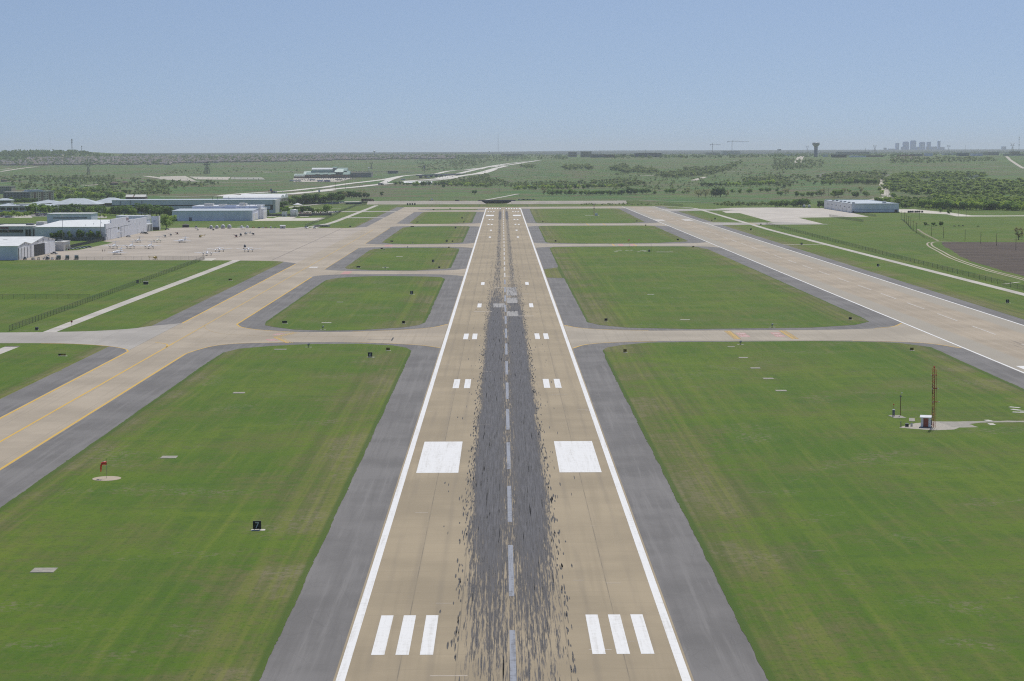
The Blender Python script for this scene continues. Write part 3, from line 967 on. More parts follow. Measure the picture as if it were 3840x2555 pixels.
def taxi_sign(x, y, w, h, kind, label, z=.056, rz=0, txt=None):
    r = sign_panel(w, h, M['sign_black'] if kind != 'yellow' else M['sign_yellow'], w*1.25)
    r.name = 'taxiway_sign'
    r.location = (x, y, z); r.rotation_euler = (0, 0, rz)
    tag(r, label, 'taxiway sign', 'taxiway guidance signs')
    if kind == 'mixed':
        MB().box(-w/2+w*.36, w/2, -.128, -.112, .2, .16+h).build('yellow_panel', M['sign_yellow'], r)
    if txt:
        lettering('lettering', txt, h*.8, M['sign_black'] if kind == 'yellow' else M['sign_yellow'], r, (0, -.134, .18+h*.22))
_sg = [
 (-91.1, 681.3, 1.9, .85, 'black', 'long black sign back at the near left corner of the second grass island'),
 (-41.9, 677.2, 1.1, 1.0, 'black', 'small black sign back at the near right corner of the second grass island'),
 (-90.2, 1076.7, 2.3, .9, 'black', 'long black sign back at the near left corner of the third grass island'),
 (-40.1, 1069.2, 1.2, .9, 'black', 'small black sign back at the near right corner of the third grass island'),
 (-41.8, 567.9, 1.3, .9, 'yellow', 'small yellow sign with black marks at the top of the nearest left grass'),
 (-152.7, 959.4, 1.8, .8, 'mixed', 'brown and black sign in the grass strip left of the taxiway'),
 (41.4, 558.9, 1.1, 1.0, 'yellow', 'small yellow sign at the top left of the nearest right grass'),
 (142, 561.3, 1.2, .9, 'yellow', 'small yellow sign near the second runway below the right crossing'),
 (41.6, 686.2, 1.2, 1.0, 'black', 'small black sign back right of the runway above the right crossing'),
 (143.4, 688.4, 1.2, .9, 'black', 'small black sign back beside the second runway above the right crossing'),
 (-89.6, 1888.4, 2.2, .8, 'black', 'long black sign back at the near left corner of the fifth grass island'),
 (-41.2, 1888.9, 1.2, .9, 'black', 'small black sign back at the near right corner of the fifth grass island'),
 (-88.9, 1761, 3.4, .8, 'black', 'long dark sign at the far left corner of the fourth grass island'),
 (-90.1, 1435.8, 2.3, .9, 'black', 'long black sign back at the near left corner of the fourth grass island'),
 (-41.3, 1432.1, 1.2, .9, 'black', 'small black sign back at the near right corner of the fourth grass island'),
 (-90.7, 1314.1, 1.6, .8, 'black', 'dark sign at the far left corner of the third grass island'),
 (-41.4, 1329.1, 1.2, .8, 'yellow', 'small yellow sign at the far right corner of the third grass island'),
 (-150.2, 1773.3, 2, .8, 'black', 'dark sign at the corner where the apron meets the far taxiway'),
 (-89.5, 2357.1, 2.6, .8, 'black', 'dark sign on the thin grass strip before the far runway end'),
 (-69.1, 2390.4, 2.2, .8, 'black', 'dark low sign on the far edge of the thin grass strip'),
 (139.2, 1897.5, 1.3, .9, 'black', 'small black sign left of the second runway before the farthest right island'),
 (140.7, 1446.3, 1.6, 1.1, 'black', 'small black sign left of the second runway in the third right grass island'),
 (219.5, 1916.1, 1.4, .9, 'black', 'small dark sign right of the second runway before the far east crossing'),
 (141.4, 1326.9, 1.6, .8, 'yellow', 'small brownish sign at the far corner of the big right grass island'),
 (139.5, 1779.1, 1.4, .8, 'black', 'small dark sign at the far edge of the third right grass island'),
 (40.9, 1891.3, 1.2, .9, 'black', 'small dark sign right of the runway in the farthest right island'),
 (41.3, 1429, 1.4, 1.0, 'black', 'small dark sign right of the runway in the third right island'),
 (254.5, 1791.9, 1.3, .9, 'black', 'small dark sign beside the east crossing and the service road'),
]
for x, y, w, h, k, lab in _sg:
    taxi_sign(x, y, w, h, k, lab, .056 if -99 < x < 150 else .0, 0, {'yellow': 'B'}.get(k))
taxi_sign(-153.6, 554, 2.5, .62, 'mixed', 'black and yellow sign on the small grass wedge at the left edge', .02, 0, 'A  A7')

# runway guard lights on white pads
def guard_light(x, y, label, s=1.0):
    r = empty('guard_light', (x, y, .056), 0, label, 'guard light', 'runway guard lights')
    p = MB()
    for dx in (-.75, .75): p.lathe([(.55, 0), (.55, .06), (.02, .061)], 12, (dx, 0, 0))
    p.build('pad', M['pad'], r)
    MB().tube([(0, 0, .02), (0, 0, .75)], .09, 8).build('stem', M['grey'], r)
    MB().box(-.42, .42, -.12, .12, .75, 1.15).build('lamp_box', M['sign_black'], r)
    for dx in (-.21, .21): MB().tube([(dx, -.12, .95), (dx, -.2, .95)], .15, 10).build('lamp', M['lamp'], r)
    MB().box(-.05, .45, -.05, .3, 1.15, 1.5).build('hood', M['white'], r)
    return r
for x, y, lab in ((-72.7, 652.7, 'guard light on two white pads above the left crossing'), (-71.2, 581.3, 'guard light on two white pads below the left crossing'),
                  (84.9, 585.2, 'guard light on white pads below the first holding line of the right crossing'), (106.2, 655.2, 'guard light on white pads above the right crossing'),
                  (-72.7, 1060, 'small guard light above the second left crossing'), (-72.4, 1330, 'small guard light below the third left crossing'),
                  (-72, 1405, 'small guard light above the third left crossing'), (-87.5, 1290, 'guard light in the third grass island')):
    guard_light(x, y, lab)

# slabs lying in the grass
def slab(x, y, w, d, label, m='slabpad', rz=0):
    o = MB().box(-w/2, w/2, -d/2, d/2, 0, .07, 0, .02).build('concrete_slab', M[m], None, (x, y, .055 if -99 < x < 150 else .0))
    o.rotation_euler.z = rz
    tag(o, label, 'concrete slab', 'slabs in the grass')
for x, y, w, d, lab, m in (
    (-77.6, 207.7, 3.9, 3.6, 'grey square slab in the near left grass at the left edge', 'slabpad'),
    (-77.6, 328, 3.6, 3.6, 'grey square slab near the windsock', 'slabpad'),
    (-78, 447.8, 3.4, 3.2, 'grey slab in the left grass beyond the windsock', 'slabpad'),
    (79.8, 448.2, 3.2, 3, 'nearest of the five grey slabs in a row right of the runway', 'slabpad'),
    (80.3, 478.9, 3.2, 3, 'second of the five grey slabs in a row right of the runway', 'slabpad'),
    (80.2, 508, 3.1, 3, 'third of the five grey slabs in a row right of the runway', 'slabpad'),
    (80.3, 540.2, 3.1, 3, 'fourth of the five grey slabs in a row right of the runway', 'slabpad'),
    (80.6, 577, 2.6, 2.2, 'farthest and smallest of the five grey slabs in a row right of the runway', 'slabpad'),
    (-80.5, 574, 4.4, 2.6, 'thin grey slab just below the left crossing', 'slabpad'),
    (-74, 683, 4, 2, 'thin white slab near the front edge of the second grass island', 'pad'),
    (-78, 796, 3, 2.6, 'grey slab in the middle of the second grass island', 'slabpad'),
    (-73.5, 1075, 4, 2.6, 'white slab near the front edge of the third grass island', 'pad'),
    (-72, 1210, 4.5, 3, 'white slab in the middle of the third grass island', 'pad'),
    (-80, 1010+0, .1, .1, '', '')):
    if lab: slab(x, y, w, d, lab, m)
for i, (x, y) in enumerate(((81.6, 1277), (84.5, 1286), (79.9, 1266), (92.3, 1286), (96, 1262), (99.6, 1284), (101.2, 1270), (101.5, 1281), (89, 1284))):
    slab(x, y, 2.4, 2.6, 'small white pad in the ring of pads round the far antenna', 'pad', i*.6)
slab(114.3, 1259, 12, 2.4, 'long narrow white slab in the big right grass island', 'pad')
slab(75, 692, 4, 1.6, 'thin white slab near the front of the big right grass island', 'pad')
slab(72, 840, 3.4, 2, 'thin white slab in the middle of the big right grass island', 'pad')

# ---------------------------------------------------------------- windsocks
def windsock(x, y, h, label, circle=True):
    r = empty('windsock', (x, y, .056), 0, label, 'windsock')
    if circle:
        MB().lathe([(3.05, 0), (3.05, .03), (2.9, .035), (.01, .036)], 40).build('concrete_circle', mat('circle_concrete', (.46, .385, .285), .9, .15), r)
    MB().tube([(0, 0, .03), (0, 0, h)], [.035, .03], 8).build('mast', M['steel'], r)
    MB().tube([(0, 0, h-.1), (0, 0, h+.5)], .03, 6).build('lamp_arm', M['dark'], r)
    # the sock: open ring by the mast, out a little, then hanging limp
    pts, rad = [(-.05, 0, h-.55), (-.5, 0, h-.58), (-.95, .02, h-.68), (-1.15, .03, h-1.1), (-1.18, .03, h-1.8), (-1.22, .04, h-2.45)], [.38, .36, .30, .2, .17, .1]
    MB().tube(pts, rad, 12).build('sock', M['red'], r)
    MB().tube([(-.25, 0, h-.2), (-.95, 0, h-.34)], [.09, .05], 8).build('sock_band', M['offwhite'], r)
    MB().tube([(.03, 0, h-.18), (.03, .0, h-.9)], .05, 6).build('ring', M['rust'], r)
    return r
windsock(-85.9, 299, 3.9, 'red windsock hanging limp over a round concrete circle in the left grass')
windsock(94, 1330, 6.2, 'distant red windsock standing in front of the second right crossing', False)

# ---------------------------------------------------------------- equipment site at the right
def lattice(parent, name, h, w, m, n, r=.035, tri=True):
    """a lattice mast section: legs, rings and zigzag bracing as one part"""
    mb = MB()
    k = 3 if tri else 4
    co = [(w*math.cos(2*math.pi*i/k+.5), w*math.sin(2*math.pi*i/k+.5)) for i in range(k)]
    for x, y in co: mb.tube([(x, y, 0), (x, y, h)], r, 5)
    for j in range(n):
        z0, z1 = h*j/n, h*(j+1)/n
        for i in range(k):
            a, b = co[i], co[(i+1) % k]
            mb.tube([(a[0], a[1], z0), (b[0], b[1], z1)], r*.6, 4)
            if j % 2 == 0: mb.tube([(a[0], a[1], z1), (b[0], b[1], z1)], r*.6, 4)
    return mb.build(name, m, parent)
sheet('gravel_pad', [rough_edge([(98.3, 371.2), (101, 375), (104, 379), (109, 382.2), (118, 382.2), (133, 382.8), (160, 383.6), (160, 381.2), (133, 380.6), (121, 380), (117.3, 377.2), (118.4, 371.4), (113.5, 371), (111.4, 367.6), (106, 366.4), (101.5, 369)], .35, .8)], .068, M['gravel'])
sheet('pad_tail', [rough_edge([(112, 371.6), (118.2, 371.8), (117.2, 377), (121, 379.6), (160, 381), (160, 383.4), (110, 382)], .2, 1)], .074, M['slabpad'])
tw = empty('antenna_mast', (107.0, 371.6, .07), .2, 'red and green lattice antenna mast with crossed arms beside the brown door hut', 'antenna mast')
lattice(tw, 'lattice_column', 15.0, .36, M['rust'], 22, .06)
side_leg = MB().tube([(.72, .1, 0), (.72, .1, 14.6)], .05, 6)
for z in (3.3, 6.5, 9.9, 13.3): side_leg.tube([(.1, 0, z), (.72, .1, z)], .035, 5)
side_leg.build('side_pole', M['rust'], tw)
green = mat('faded_green_steel', (.09, .17, .12), .6, .3)
for z0 in (2.4, 8.4): MB().tube([(-.26, .02, z0), (-.26, .02, z0+2.6)], .05, 6).build('green_conduit', green, tw)
for z, x0, x1 in ((13.2, -.85, .8), (9.8, -.55, .95), (6.4, -.3, 1.3)):
    a = MB().box(x0, x1, -.07, .07, z-.09, z+.09).build('cross_arm', M['rust'], tw)
    for x in (x0, .0 if z > 10 else x1): MB().tube([(x, -.12, z), (x, -.34, z)], [.1, .17], 10).build('lamp', M['lamp'], a)
MB().ell((.0, 0, 15.25), .22, .22, .26).build('beacon', M['red'], tw)
hut = empty('equipment_hut', (105.4, 372.6, .07), R(-14), 'small white equipment hut with a brown door below the lattice mast', 'equipment hut')
MB().box(-1.25, 1.25, -1.2, 1.2, .1, 2.45).build('wall', mat('hut_white', (.88, .87, .86), .5, .05), hut)
MB().box(-1.35, 1.35, -1.3, 1.3, .0, .1).build('plinth', M['dark'], hut)
MB().add([(-1.5, -1.55, 2.46), (1.5, -1.55, 2.46), (1.5, 1.4, 2.66), (-1.5, 1.4, 2.66), (-1.5, -1.55, 2.56), (1.5, -1.55, 2.56), (1.5, 1.4, 2.78), (-1.5, 1.4, 2.78)], [(3, 2, 1, 0), (4, 5, 6, 7), (0, 1, 5, 4), (1, 2, 6, 5), (2, 3, 7, 6), (3, 0, 4, 7)]).build('roof', M['white'], hut)
dr = MB().box(-.62, .62, -1.235, -1.2, .12, 2.3).build('door', M['brown'], hut)
MB().box(.55, .62, -1.27, -1.235, 1.05, 1.15).build('handle', M['steel'], dr)
MB().box(1.25, 1.45, -.7, .3, .6, 1.7).build('vent', M['grey'], hut)
pl = empty('sensor_pole', (103.3, 393.6, .07), 0, 'thin dark red pole with a small white sensor left of the lattice mast', 'sensor pole')
MB().tube([(0, 0, 0), (0, 0, 5.4)], .08, 8).build('pole', mat('dark_red_steel', (.16, .03, .02), .6), pl)
MB().tube([(-.3, 0, 5.4), (.3, 0, 5.75)], .04, 6).build('arm', M['steel'], pl)
MB().ell((.3, 0, 5.95), .16, .16, .18).build('sensor_head', M['white'], pl)
MB().box(-.25, .25, -.1, .1, 4.95, 5.25).build('sensor_box', M['grey'], pl)
cab = empty('weather_sensor', (101.3, 392.6, .07), 0, 'grey cylinder sensor with a red beacon on a small concrete pad', 'weather sensor')
MB().lathe([(.3, .2), (.34, .25), (.34, 1.5), (.3, 1.6)], 14).build('cylinder', M['grey'], cab)
MB().lathe([(.4, 1.6), (.4, 1.68), (.06, 1.85)], 14).build('cap', M['white'], cab)
MB().tube([(0, 0, 1.8), (0, 0, 2.9)], .03, 6).build('rod', M['dark'], cab)
MB().ell((0, 0, 3.05), .17, .17, .2).build('beacon', M['red'], cab)
for x in (-.25, .25): MB().tube([(x, 0, 0), (x, 0, .25)], .05, 6).build('leg', M['dark'], cab)
slab(102.0, 391.3, 3.2, 5.6, 'grey pad below the cylinder sensor and the thin red pole', 'slabpad', .12)
slab(104.6, 385.4, 1.5, 6.2, 'narrow slanting slab behind the hut', 'slabpad', -.2)
bx = empty('junction_box', (100.6, 372.6, .07), 0, 'dark box standing on the gravel left of the hut', 'junction box')
MB().box(-.4, .4, -.3, .3, .1, .8).build('box_body', M['dark'], bx); MB().box(-.44, .44, -.34, .34, .8, .86).build('lid', M['grey'], bx)
for x in (-.3, .3): MB().box(x-.05, x+.05, -.2, .2, 0, .1).build('foot', M['grey'], bx)
pp = empty('standpipe', (98.9, 372.3, .07), 0, 'bent grey pipe at the left tip of the gravel pad', 'pipe')
MB().tube([(0, 0, 0), (0, 0, 1.2), (.12, 0, 1.45), (.3, 0, 1.4)], .07, 8).build('pipe', M['steel'], pp)
MB().tube([(.35, 0, 0), (.35, 0, 1.1)], .05, 8).build('post', M['dark'], pp)
dm = empty('drum', (102.0, 373.6, .07), 0, 'small pale drum beside the hut', 'drum')
MB().lathe([(.28, 0), (.3, .05), (.28, .4), (.3, .45), (.28, .75), (.26, .78)], 14).build('barrel', M['offwhite'], dm)
MB().lathe([(.25, .781), (.25, .80), (.01, .801)], 14).build('lid', M['grey'], dm)
for i, (x, y) in enumerate(((123.0, 376.5), (123.9, 383.0), (136.5, 404), (137.5, 409), (135.8, 399), (138.3, 401))):
    slab(x, y, 1.5, 3.0, ['broken white slab in front of the gravel track', 'small white slab on the gravel track'][i] if i < 2 else 'scattered white slab at the right edge beyond the gravel track', 'pad', .3*i)

# glide path aerial at the far right island
gp = empty('glide_path_antenna', (104.3, 2104, .056), 0, 'tall thin aerial with a white hut far away in the farthest right island', 'antenna mast')
lattice(gp, 'mast', 13, .35, M['rust'], 14, .07)
MB().box(1.0, 4.2, -1.5, 1.5, .1, 2.6).build('hut', M['white'], gp)
MB().box(.9, 4.3, -1.6, 1.6, 2.6, 2.8).build('hut_roof', M['white'], gp)
for z in (4, 8, 12): MB().box(-1.2, 1.2, -.5, -.3, z, z+.5).build('antenna', M['offwhite'], gp)
slab(102, 2104, 17, 5, 'long white pad below the far glide path aerial', 'pad')
fa = empty('antenna_mast', (105.0, 1264, .056), 0, 'thin dark pole with a grey box in the big right grass island', 'antenna mast')
MB().tube([(0, 0, 0), (0, 0, 6.0)], [.09, .06], 6).build('pole', M['dark'], fa)
bxx = MB().box(-2.0, -.7, -.5, .5, 0, 1.5).build('cabinet', M['grey'], fa)
MB().box(-2.05, -.65, -.55, .55, 1.5, 1.58).build('cabinet_roof', M['steel'], bxx)

# ---------------------------------------------------------------- fences
def wire_material():
    m, t, p = nodes_of('chain_link_wire')
    q = NT(t)
    P = q.pos(); x, y, z = q.xyz(P)
    h = q.math('ADD', x, y)
    def dia(a): 
        f = q.math('FRACT', q.math('DIVIDE', a, .16))
        return q.math('GREATER_THAN', q.math('ABSOLUTE', q.math('SUBTRACT', f, .5)), .36)
    w = q.math('MAXIMUM', dia(q.math('ADD', h, z)), dia(q.math('SUBTRACT', h, z)))
    p.inputs['Base Color'].default_value = col(.045, .055, .05)
    p.inputs['Roughness'].default_value = .6
    t.links.new(q.math('MULTIPLY', w, .62), p.inputs['Alpha'])
    return m
WIRE = wire_material()
M['post'] = mat('fence_post_steel', (.075, .085, .08), .6)
WIRE_FAINT = WIRE.copy()
WIRE_FAINT.name = 'thin_wire'
for n_ in WIRE_FAINT.node_tree.nodes:
    if n_.type == 'MATH' and n_.operation == 'MULTIPLY' and abs(n_.inputs[1].default_value-.62) < .001: n_.inputs[1].default_value = .28
def fence(pts, h, label, step=3.2, infill=True, m=None, group='chain link fences', min_z=0):
    r = empty('chain_link_fence', (pts[0][0], pts[0][1], 0), 0, label, 'fence', group)
    ox, oy = pts[0][0], pts[0][1]
    seg = sum((Vector(b)-Vector(a)).length for a, b in zip(pts, pts[1:]))
    step = max(step, seg/95)
    wire, rail = MB(), MB()
    pm = MB().tube([(0, 0, 0), (0, 0, h+.1)], .045 + .00004*seg, 6).mesh('post', M['post'])
    for a, b in zip(pts, pts[1:]):
        A, B = Vector(a), Vector(b)
        z0, z1 = tz(A.x, A.y), tz(B.x, B.y)
        wire.quad((A.x-ox, A.y-oy, z0+.05), (B.x-ox, B.y-oy, z1+.05), (B.x-ox, B.y-oy, z1+h), (A.x-ox, A.y-oy, z0+h))
        rail.tube([(A.x-ox, A.y-oy, z0+h), (B.x-ox, B.y-oy, z1+h)], .04, 5)
        n = max(1, int((B-A).length/step))
        for k in range(n):
            p = A+(B-A)*k/n
            o = bpy.data.objects.new('post', pm); C.objects.link(o); o.parent = r
            o.location = (p.x-ox, p.y-oy, tz(p.x, p.y))
    if infill: wire.build('wire_mesh', m or WIRE, r)
    rail.build('rail', M['post'], r)
    return r
fence([(-196.2, 649.2), (-198.5, 900), (-200.8, 1178.6)], 2.4, 'dark chain link fence running along the left service road towards the apron')
fence([(-200.8, 1178), (-285, 1178.5), (-338, 1181)], 2.2, 'light see-through fence along the front edge of the apron', 5.0, True, WIRE_FAINT)
fence([(-201.5, 823), (-260, 824), (-420, 826)], 2.3, 'faint fence crossing the left meadow from the dark fence', 5.0, True, WIRE_FAINT)
fence([(-194.0, 1768), (-195.5, 1960), (-196, 2060), (-198, 2180), (-202.4, 2290)], 2.6, 'dark fence beside the far left service road past the blue hangar')
fence([(-202.4, 2290), (-203, 2420), (-204.5, 2560), (-196, 2640)], 2.6, 'short dark fence at the far left end by the embankment')
fence([(262.0, 600), (261.8, 858), (260.5, 1200), (261, 1678), (258.8, 1790)], 2.6, 'long dark fence along the right service road')
_fa, _fb = land(c6, 782, 1245), land(c6, 1265, 1322)
fence([(_fa.x, _fa.y), (_fb.x, _fb.y)], 2.6, 'dark fence slanting away in front of the right hangar apron', 4)
_fa, _fb = land(c6, 1110, 1190), land(c6, 1445, 1248)
fence([(_fa.x, _fa.y), (_fb.x, _fb.y)], 2.4, 'short dark fence between the right hangar and its apron', 4)
fence([(420, 1915), (399, 1790), (372, 1640), (346.5, 1470), (345, 1425)], 1.6, 'thin wire field fence beside the dirt track', 6, False)
fence([(223, 2560), (243, 2490)], 3.0, 'short dark fence stub by the far end of the right service road', 4)
fence([(-329.6, 1333), (-330, 1400), (-330.6, 1478)], 2.3, 'dark screen fence along the grass yard beside the apron', 3, True, mat('dark_windscreen_mesh', (.03, .035, .04), .9))

# black boxes by the left fence
for i, (x, y, lab) in enumerate(((-200.9, 942, 'small dark cabinet behind the dark left fence'), (-194, 929, 'dark cabinet with a pale frame beside the dark left fence'), (-186.7, 655, 'small dark box at the near end of the service road'))):
    r = empty('utility_cabinet', (x, y, 0), 0, lab, 'cabinet')
    s = (1.2, 2.6, 1.1)[i]
    MB().box(-s/2, s/2, -.5, .5, .12, 1.5 if i < 2 else 1.1).build('body', M['dark'], r)
    MB().box(-s/2-.08, s/2+.08, -.6, .6, (1.5 if i < 2 else 1.1), (1.62 if i < 2 else 1.2)).build('lid', M['offwhite'] if i == 1 else M['grey'], r)
    MB().box(-s/2-.2, s/2+.2, -.7, .7, 0, .12).build('base', M['pad'], r)
r = empty('stop_sign', (-176.4, 671, 0), 0, 'small red stop sign at the service road junction', 'road sign')
MB().tube([(0, 0, 0), (0, 0, 2.2)], .05, 6).build('post', M['steel'], r)
o8 = [( .45*math.cos(math.pi/8+k*math.pi/4), .45*math.sin(math.pi/8+k*math.pi/4)) for k in range(8)]
MB().add([(a, -.06, 2.0+b) for a, b in o8]+[(a, -.03, 2.0+b) for a, b in o8], [tuple(range(8)), tuple(range(15, 7, -1))]+[(i, 8+i, 8+(i+1) % 8, (i+1) % 8) for i in range(8)]).build('sign_plate', mat('stop_red', (.3, .03, .03), .5), r)

# ---------------------------------------------------------------- buildings
B = {}
def metal_wall(name, c, pitch=.9, axis=0):
    """ribbed sheet wall with faint vertical panel lines and grime"""
    m, t, p = nodes_of(name)
    q = NT(t)
    tc = q.n('ShaderNodeTexCoord').outputs['Object']
    x, y, z = q.xyz(tc)
    h = q.math('ADD', x, y)
    rib = q.math('ABSOLUTE', q.math('SUBTRACT', q.math('FRACT', q.math('DIVIDE', h, pitch)), .5))
    pan = q.math('GREATER_THAN', q.math('ABSOLUTE', q.math('SUBTRACT', q.math('FRACT', q.math('DIVIDE', h, pitch*9)), .5)), .488)
    n = q.noise(q.scale(tc, .25, .25, .08), 1, 4, .6)
    k = q.mix(q.ramp(n, .3, .7), col(*[v*.9 for v in c]), col(*[min(1, v*1.06) for v in c]))
    k = q.mix(q.math('MULTIPLY', pan, .35), k, col(*[v*.6 for v in c]))
    t.links.new(k, p.inputs['Base Color'])
    p.inputs['Roughness'].default_value = .5
    t.links.new(q.bump(q.ramp(rib, .3, .4), .4, .05), p.inputs['Normal'])
    return m
B['blue'] = metal_wall('blue_grey_sheet_wall', (.82, .84, .98))  # blue-grey paint with the sky tint of its shade pushed into it
B['whitewall'] = metal_wall('white_sheet_wall', (.80, .80, .80))
B['greywall'] = metal_wall('light_grey_sheet_wall', (.80, .81, .84))
B['roofw'] = metal_wall('white_sheet_roof', (.80, .82, .80), 1.2)
B['roofb'] = metal_wall('pale_blue_roof', (.50, .56, .60), 1.2)
B['roofg'] = metal_wall('green_sheet_roof', (.15, .27, .24), 1.2)
B['rooflg'] = metal_wall('pale_green_roof', (.55, .68, .60), 1.2)
B['tan'] = mat('tan_precast', (.45, .40, .31), .8, .12, .1)
B['beige'] = mat('beige_render', (.72, .63, .46), .8, .12, .1)  # lightened to put sunlight on the hotel's side wing
B['conc'] = mat('precast_concrete', (.66, .64, .60), .8, .12, .1)
B['brick'] = mat('brown_brick', (.26, .17, .13), .85, .15, .2)
B['stone'] = mat('grey_stone', (.30, .28, .27), .85, .15, .2)
B['redroof'] = mat('red_tile_roof', (.42, .16, .10), .8, .15, .3)
B['dark'] = mat('dark_opening', (.02, .022, .026), .7, .05)  # stands in for shade inside openings; also plain dark walls and doors
B['win'] = M['glass']

def building(name, loc, label, cat, rz=0, group=None):
    return empty(name, loc, rz, label, cat, group)

def gable(x0, x1, y0, y1, eave, ridge, root, wall, roof, over=.5):
    """walls with gable ends facing along x, ridge along x"""
    ym = (y0+y1)/2
    w = MB()
    w.quad((x0, y0, 0), (x1, y0, 0), (x1, y0, eave), (x0, y0, eave))
    w.quad((x1, y1, 0), (x0, y1, 0), (x0, y1, eave), (x1, y1, eave))
    w.add([(x1, y0, 0), (x1, y1, 0), (x1, y1, eave), (x1, ym, ridge), (x1, y0, eave)], [(0, 1, 2, 3, 4)], 1)
    w.add([(x0, y1, 0), (x0, y0, 0), (x0, y0, eave), (x0, ym, ridge), (x0, y1, eave)], [(0, 1, 2, 3, 4)], 1)
    w.build('wall', wall if isinstance(wall, list) else [wall, wall], root)
    s = (ridge-eave)/(ym-y0)
    e = eave - s*over
    t = .22
    pr = [(y0-over, e+.05), (ym, ridge+.05), (y1+over, e+.05), (y1+over, e+.05+t), (ym, ridge+.05+t), (y0-over, e+.05+t)]
    return MB().side(pr, x0-over, x1+over).build('roof', roof, root)

def windows(root, m, cells, name='window'):
    """cells: boxes (x0,x1,y0,y1,z0,z1); each becomes a window part"""
    for c in cells:
        MB().box(*c).build(name, m, root)

# front left hangar: two gabled bays facing the apron
r = building('hangar', (-326, 1180, 0), 'blue sided hangar with two white gables and a dark open door at the left edge', 'hangar')
g = lambda *a: gable(*a)
rf = g(-90, 0, 0, 36, 9.3, 11.3, r, [B['blue'], B['whitewall']], B['roofw'])
for k in range(3): MB().box(-60+k*18, -57+k*18, 7, 9, 10.0, 10.35).build('skylight', M['offwhite'], rf)
rf = g(-90, -.2, 37, 108, 9.3, 12.6, r, [B['blue'], B['whitewall']], B['roofw'])
for k in range(3): MB().box(-60+k*18, -57+k*18, 55, 57, 11.0, 11.5).build('skylight', M['offwhite'], rf)
for y in (2.5, 10, 18, 26): MB().box(0, .25, y, y+6.4, .1, 7.8).build('door_panel', B['whitewall'], r)
for y in (1.2, 9, 16.8, 24.8, 33): MB().box(-.05, .1, y, y+1.2, .1, 7.9).build('door_gap', B['dark'], r)
MB().box(-.3, -.12, 45, 76, .1, 8.2).build('doorway_shade', B['dark'], r)  # dark panel imitates the unlit inside of the hangar
for y in (76.5, 90): MB().box(-.2, .1, y, y+13, .1, 8.2).build('door_panel', B['greywall'], r)
MB().box(-.2, .0, 38, 44.5, .1, 8.2).build('door_panel', B['whitewall'], r)
for y, z in ((8, 9), (13, 9.6), (23, 9.6), (28, 9), (56, 10), (88, 10.2), (100, 9.6)): MB().box(-.2, .12, y, y+1.6, z, z+.4).build('vent', M['dark'], r)
for y, z in ((17.3, 9.3), (71.5, 9.4)): MB().box(-.2, .15, y, y+1, z, z+1.9).build('louvre', M['grey'], r)

# small concrete building beside it
r = building('office_block', (-335, 1291, 0), 'small pale concrete building with columns beside the open hangar', 'building')
MB().box(-2, 6, 0, 14, 0, 4.2).build('wall', B['conc'], r)
MB().box(4, 11.5, 13, 34, 0, 6.4).build('tower_wall', B['conc'], r)
MB().box(-2.3, 6.3, -.3, 14.3, 4.2, 4.6).build('roof', M['offwhite'], r)
MB().box(3.7, 11.9, 12.7, 34.3, 6.4, 6.8).build('roof', M['offwhite'], r)
for y in (16, 20.5, 25, 29): MB().box(11.5, 11.62, y, y+2.4, .3, 4.4).build('window', B['win'], r)
MB().box(6, 6.12, 3, 7, .1, 3).build('door', B['dark'], r)
MB().box(-.8, 2.2, -.12, 0, 1.8, 3.2).build('window', B['win'], r)
MB().box(5, 8, 20, 26, 6.8, 7.8).build('roof_unit', M['grey'], r)

# big white hangar
r = building('hangar', (-329.5, 1484, 0), 'large white hangar with a stepped grey parapet facade and red lettering', 'hangar')
MB().box(-58.5, -1.2, 0, 183, 0, 11).build('wall', metal_wall('plain_grey_sheet_wall', (.80, .81, .84)), r)  # even light grey, the same as the facade
rp = [(-.6, 11.02), (92, 13.2), (183.5, 11.02), (183.5, 11.3), (92, 13.5), (-.6, 11.3)]
rf = MB().side(rp, -59, -1.25).build('roof', B['roofw'], r)
for k in range(5): MB().tube([(-20+k*3, 16+k*17, 11.3+k*.35), (-20+k*3, 16+k*17, 12.6+k*.35)], .22, 8).build('vent_pipe', M['grey'], rf)
fc = MB()
for y0, y1, h in ((-.4, 23, 13.6), (23, 98, 16.7), (98, 122, 13.9), (122, 183.4, 13.5)): fc.box(-1.2, 0, y0, y1, 0, h)
fc.build('facade', B['greywall'], r)
for y0, y1 in ((3, 46), (62, 106)):
    d = MB().box(0, .12, y0, y1, .1, 9.3).build('door_recess', B['dark'], r)  # dark sheet imitates shade behind the door panels
    n = 6
    for k in range(n):
        a = y0+.6+(y1-y0-1.2)*k/n
        MB().box(.12, .4, a+.2, a+(y1-y0-1.2)/n-(.9 if k < 2 else .15), .15, 9.0).build('door_panel', B['greywall'], d)
for y in (138, 166): MB().box(0, .1, y, y+2.6, .1, 4.2).build('door', M['white'], r)
MB().box(0, .12, 50, 56, 7.2, 9.2).build('window', B['win'], r)
for y in (14, 34, 78, 128, 150): MB().box(0, .6, y, y+1.1, 9.9, 10.2).build('wall_lamp', M['white'], r)
MB().box(.05, .9, -1.0, 1.0, 3, 5.6).build('wall_box', M['white'], r)
MB().box(.9, 3.6, 48, 56, 4.4, 5.0).build('canopy', M['white'], r)
lt = lettering('lettering', 'alliance', 4.3, mat('dark_red_letters', (.20, .03, .05), .5), r, (.06, 93, 13.6), (R(90), 0, R(90)))
lb = MB().box(.01, .08, 94, 104, 12.2, 12.7).build('lettering_bar', mat('navy_letters', (.02, .03, .09), .5), r)

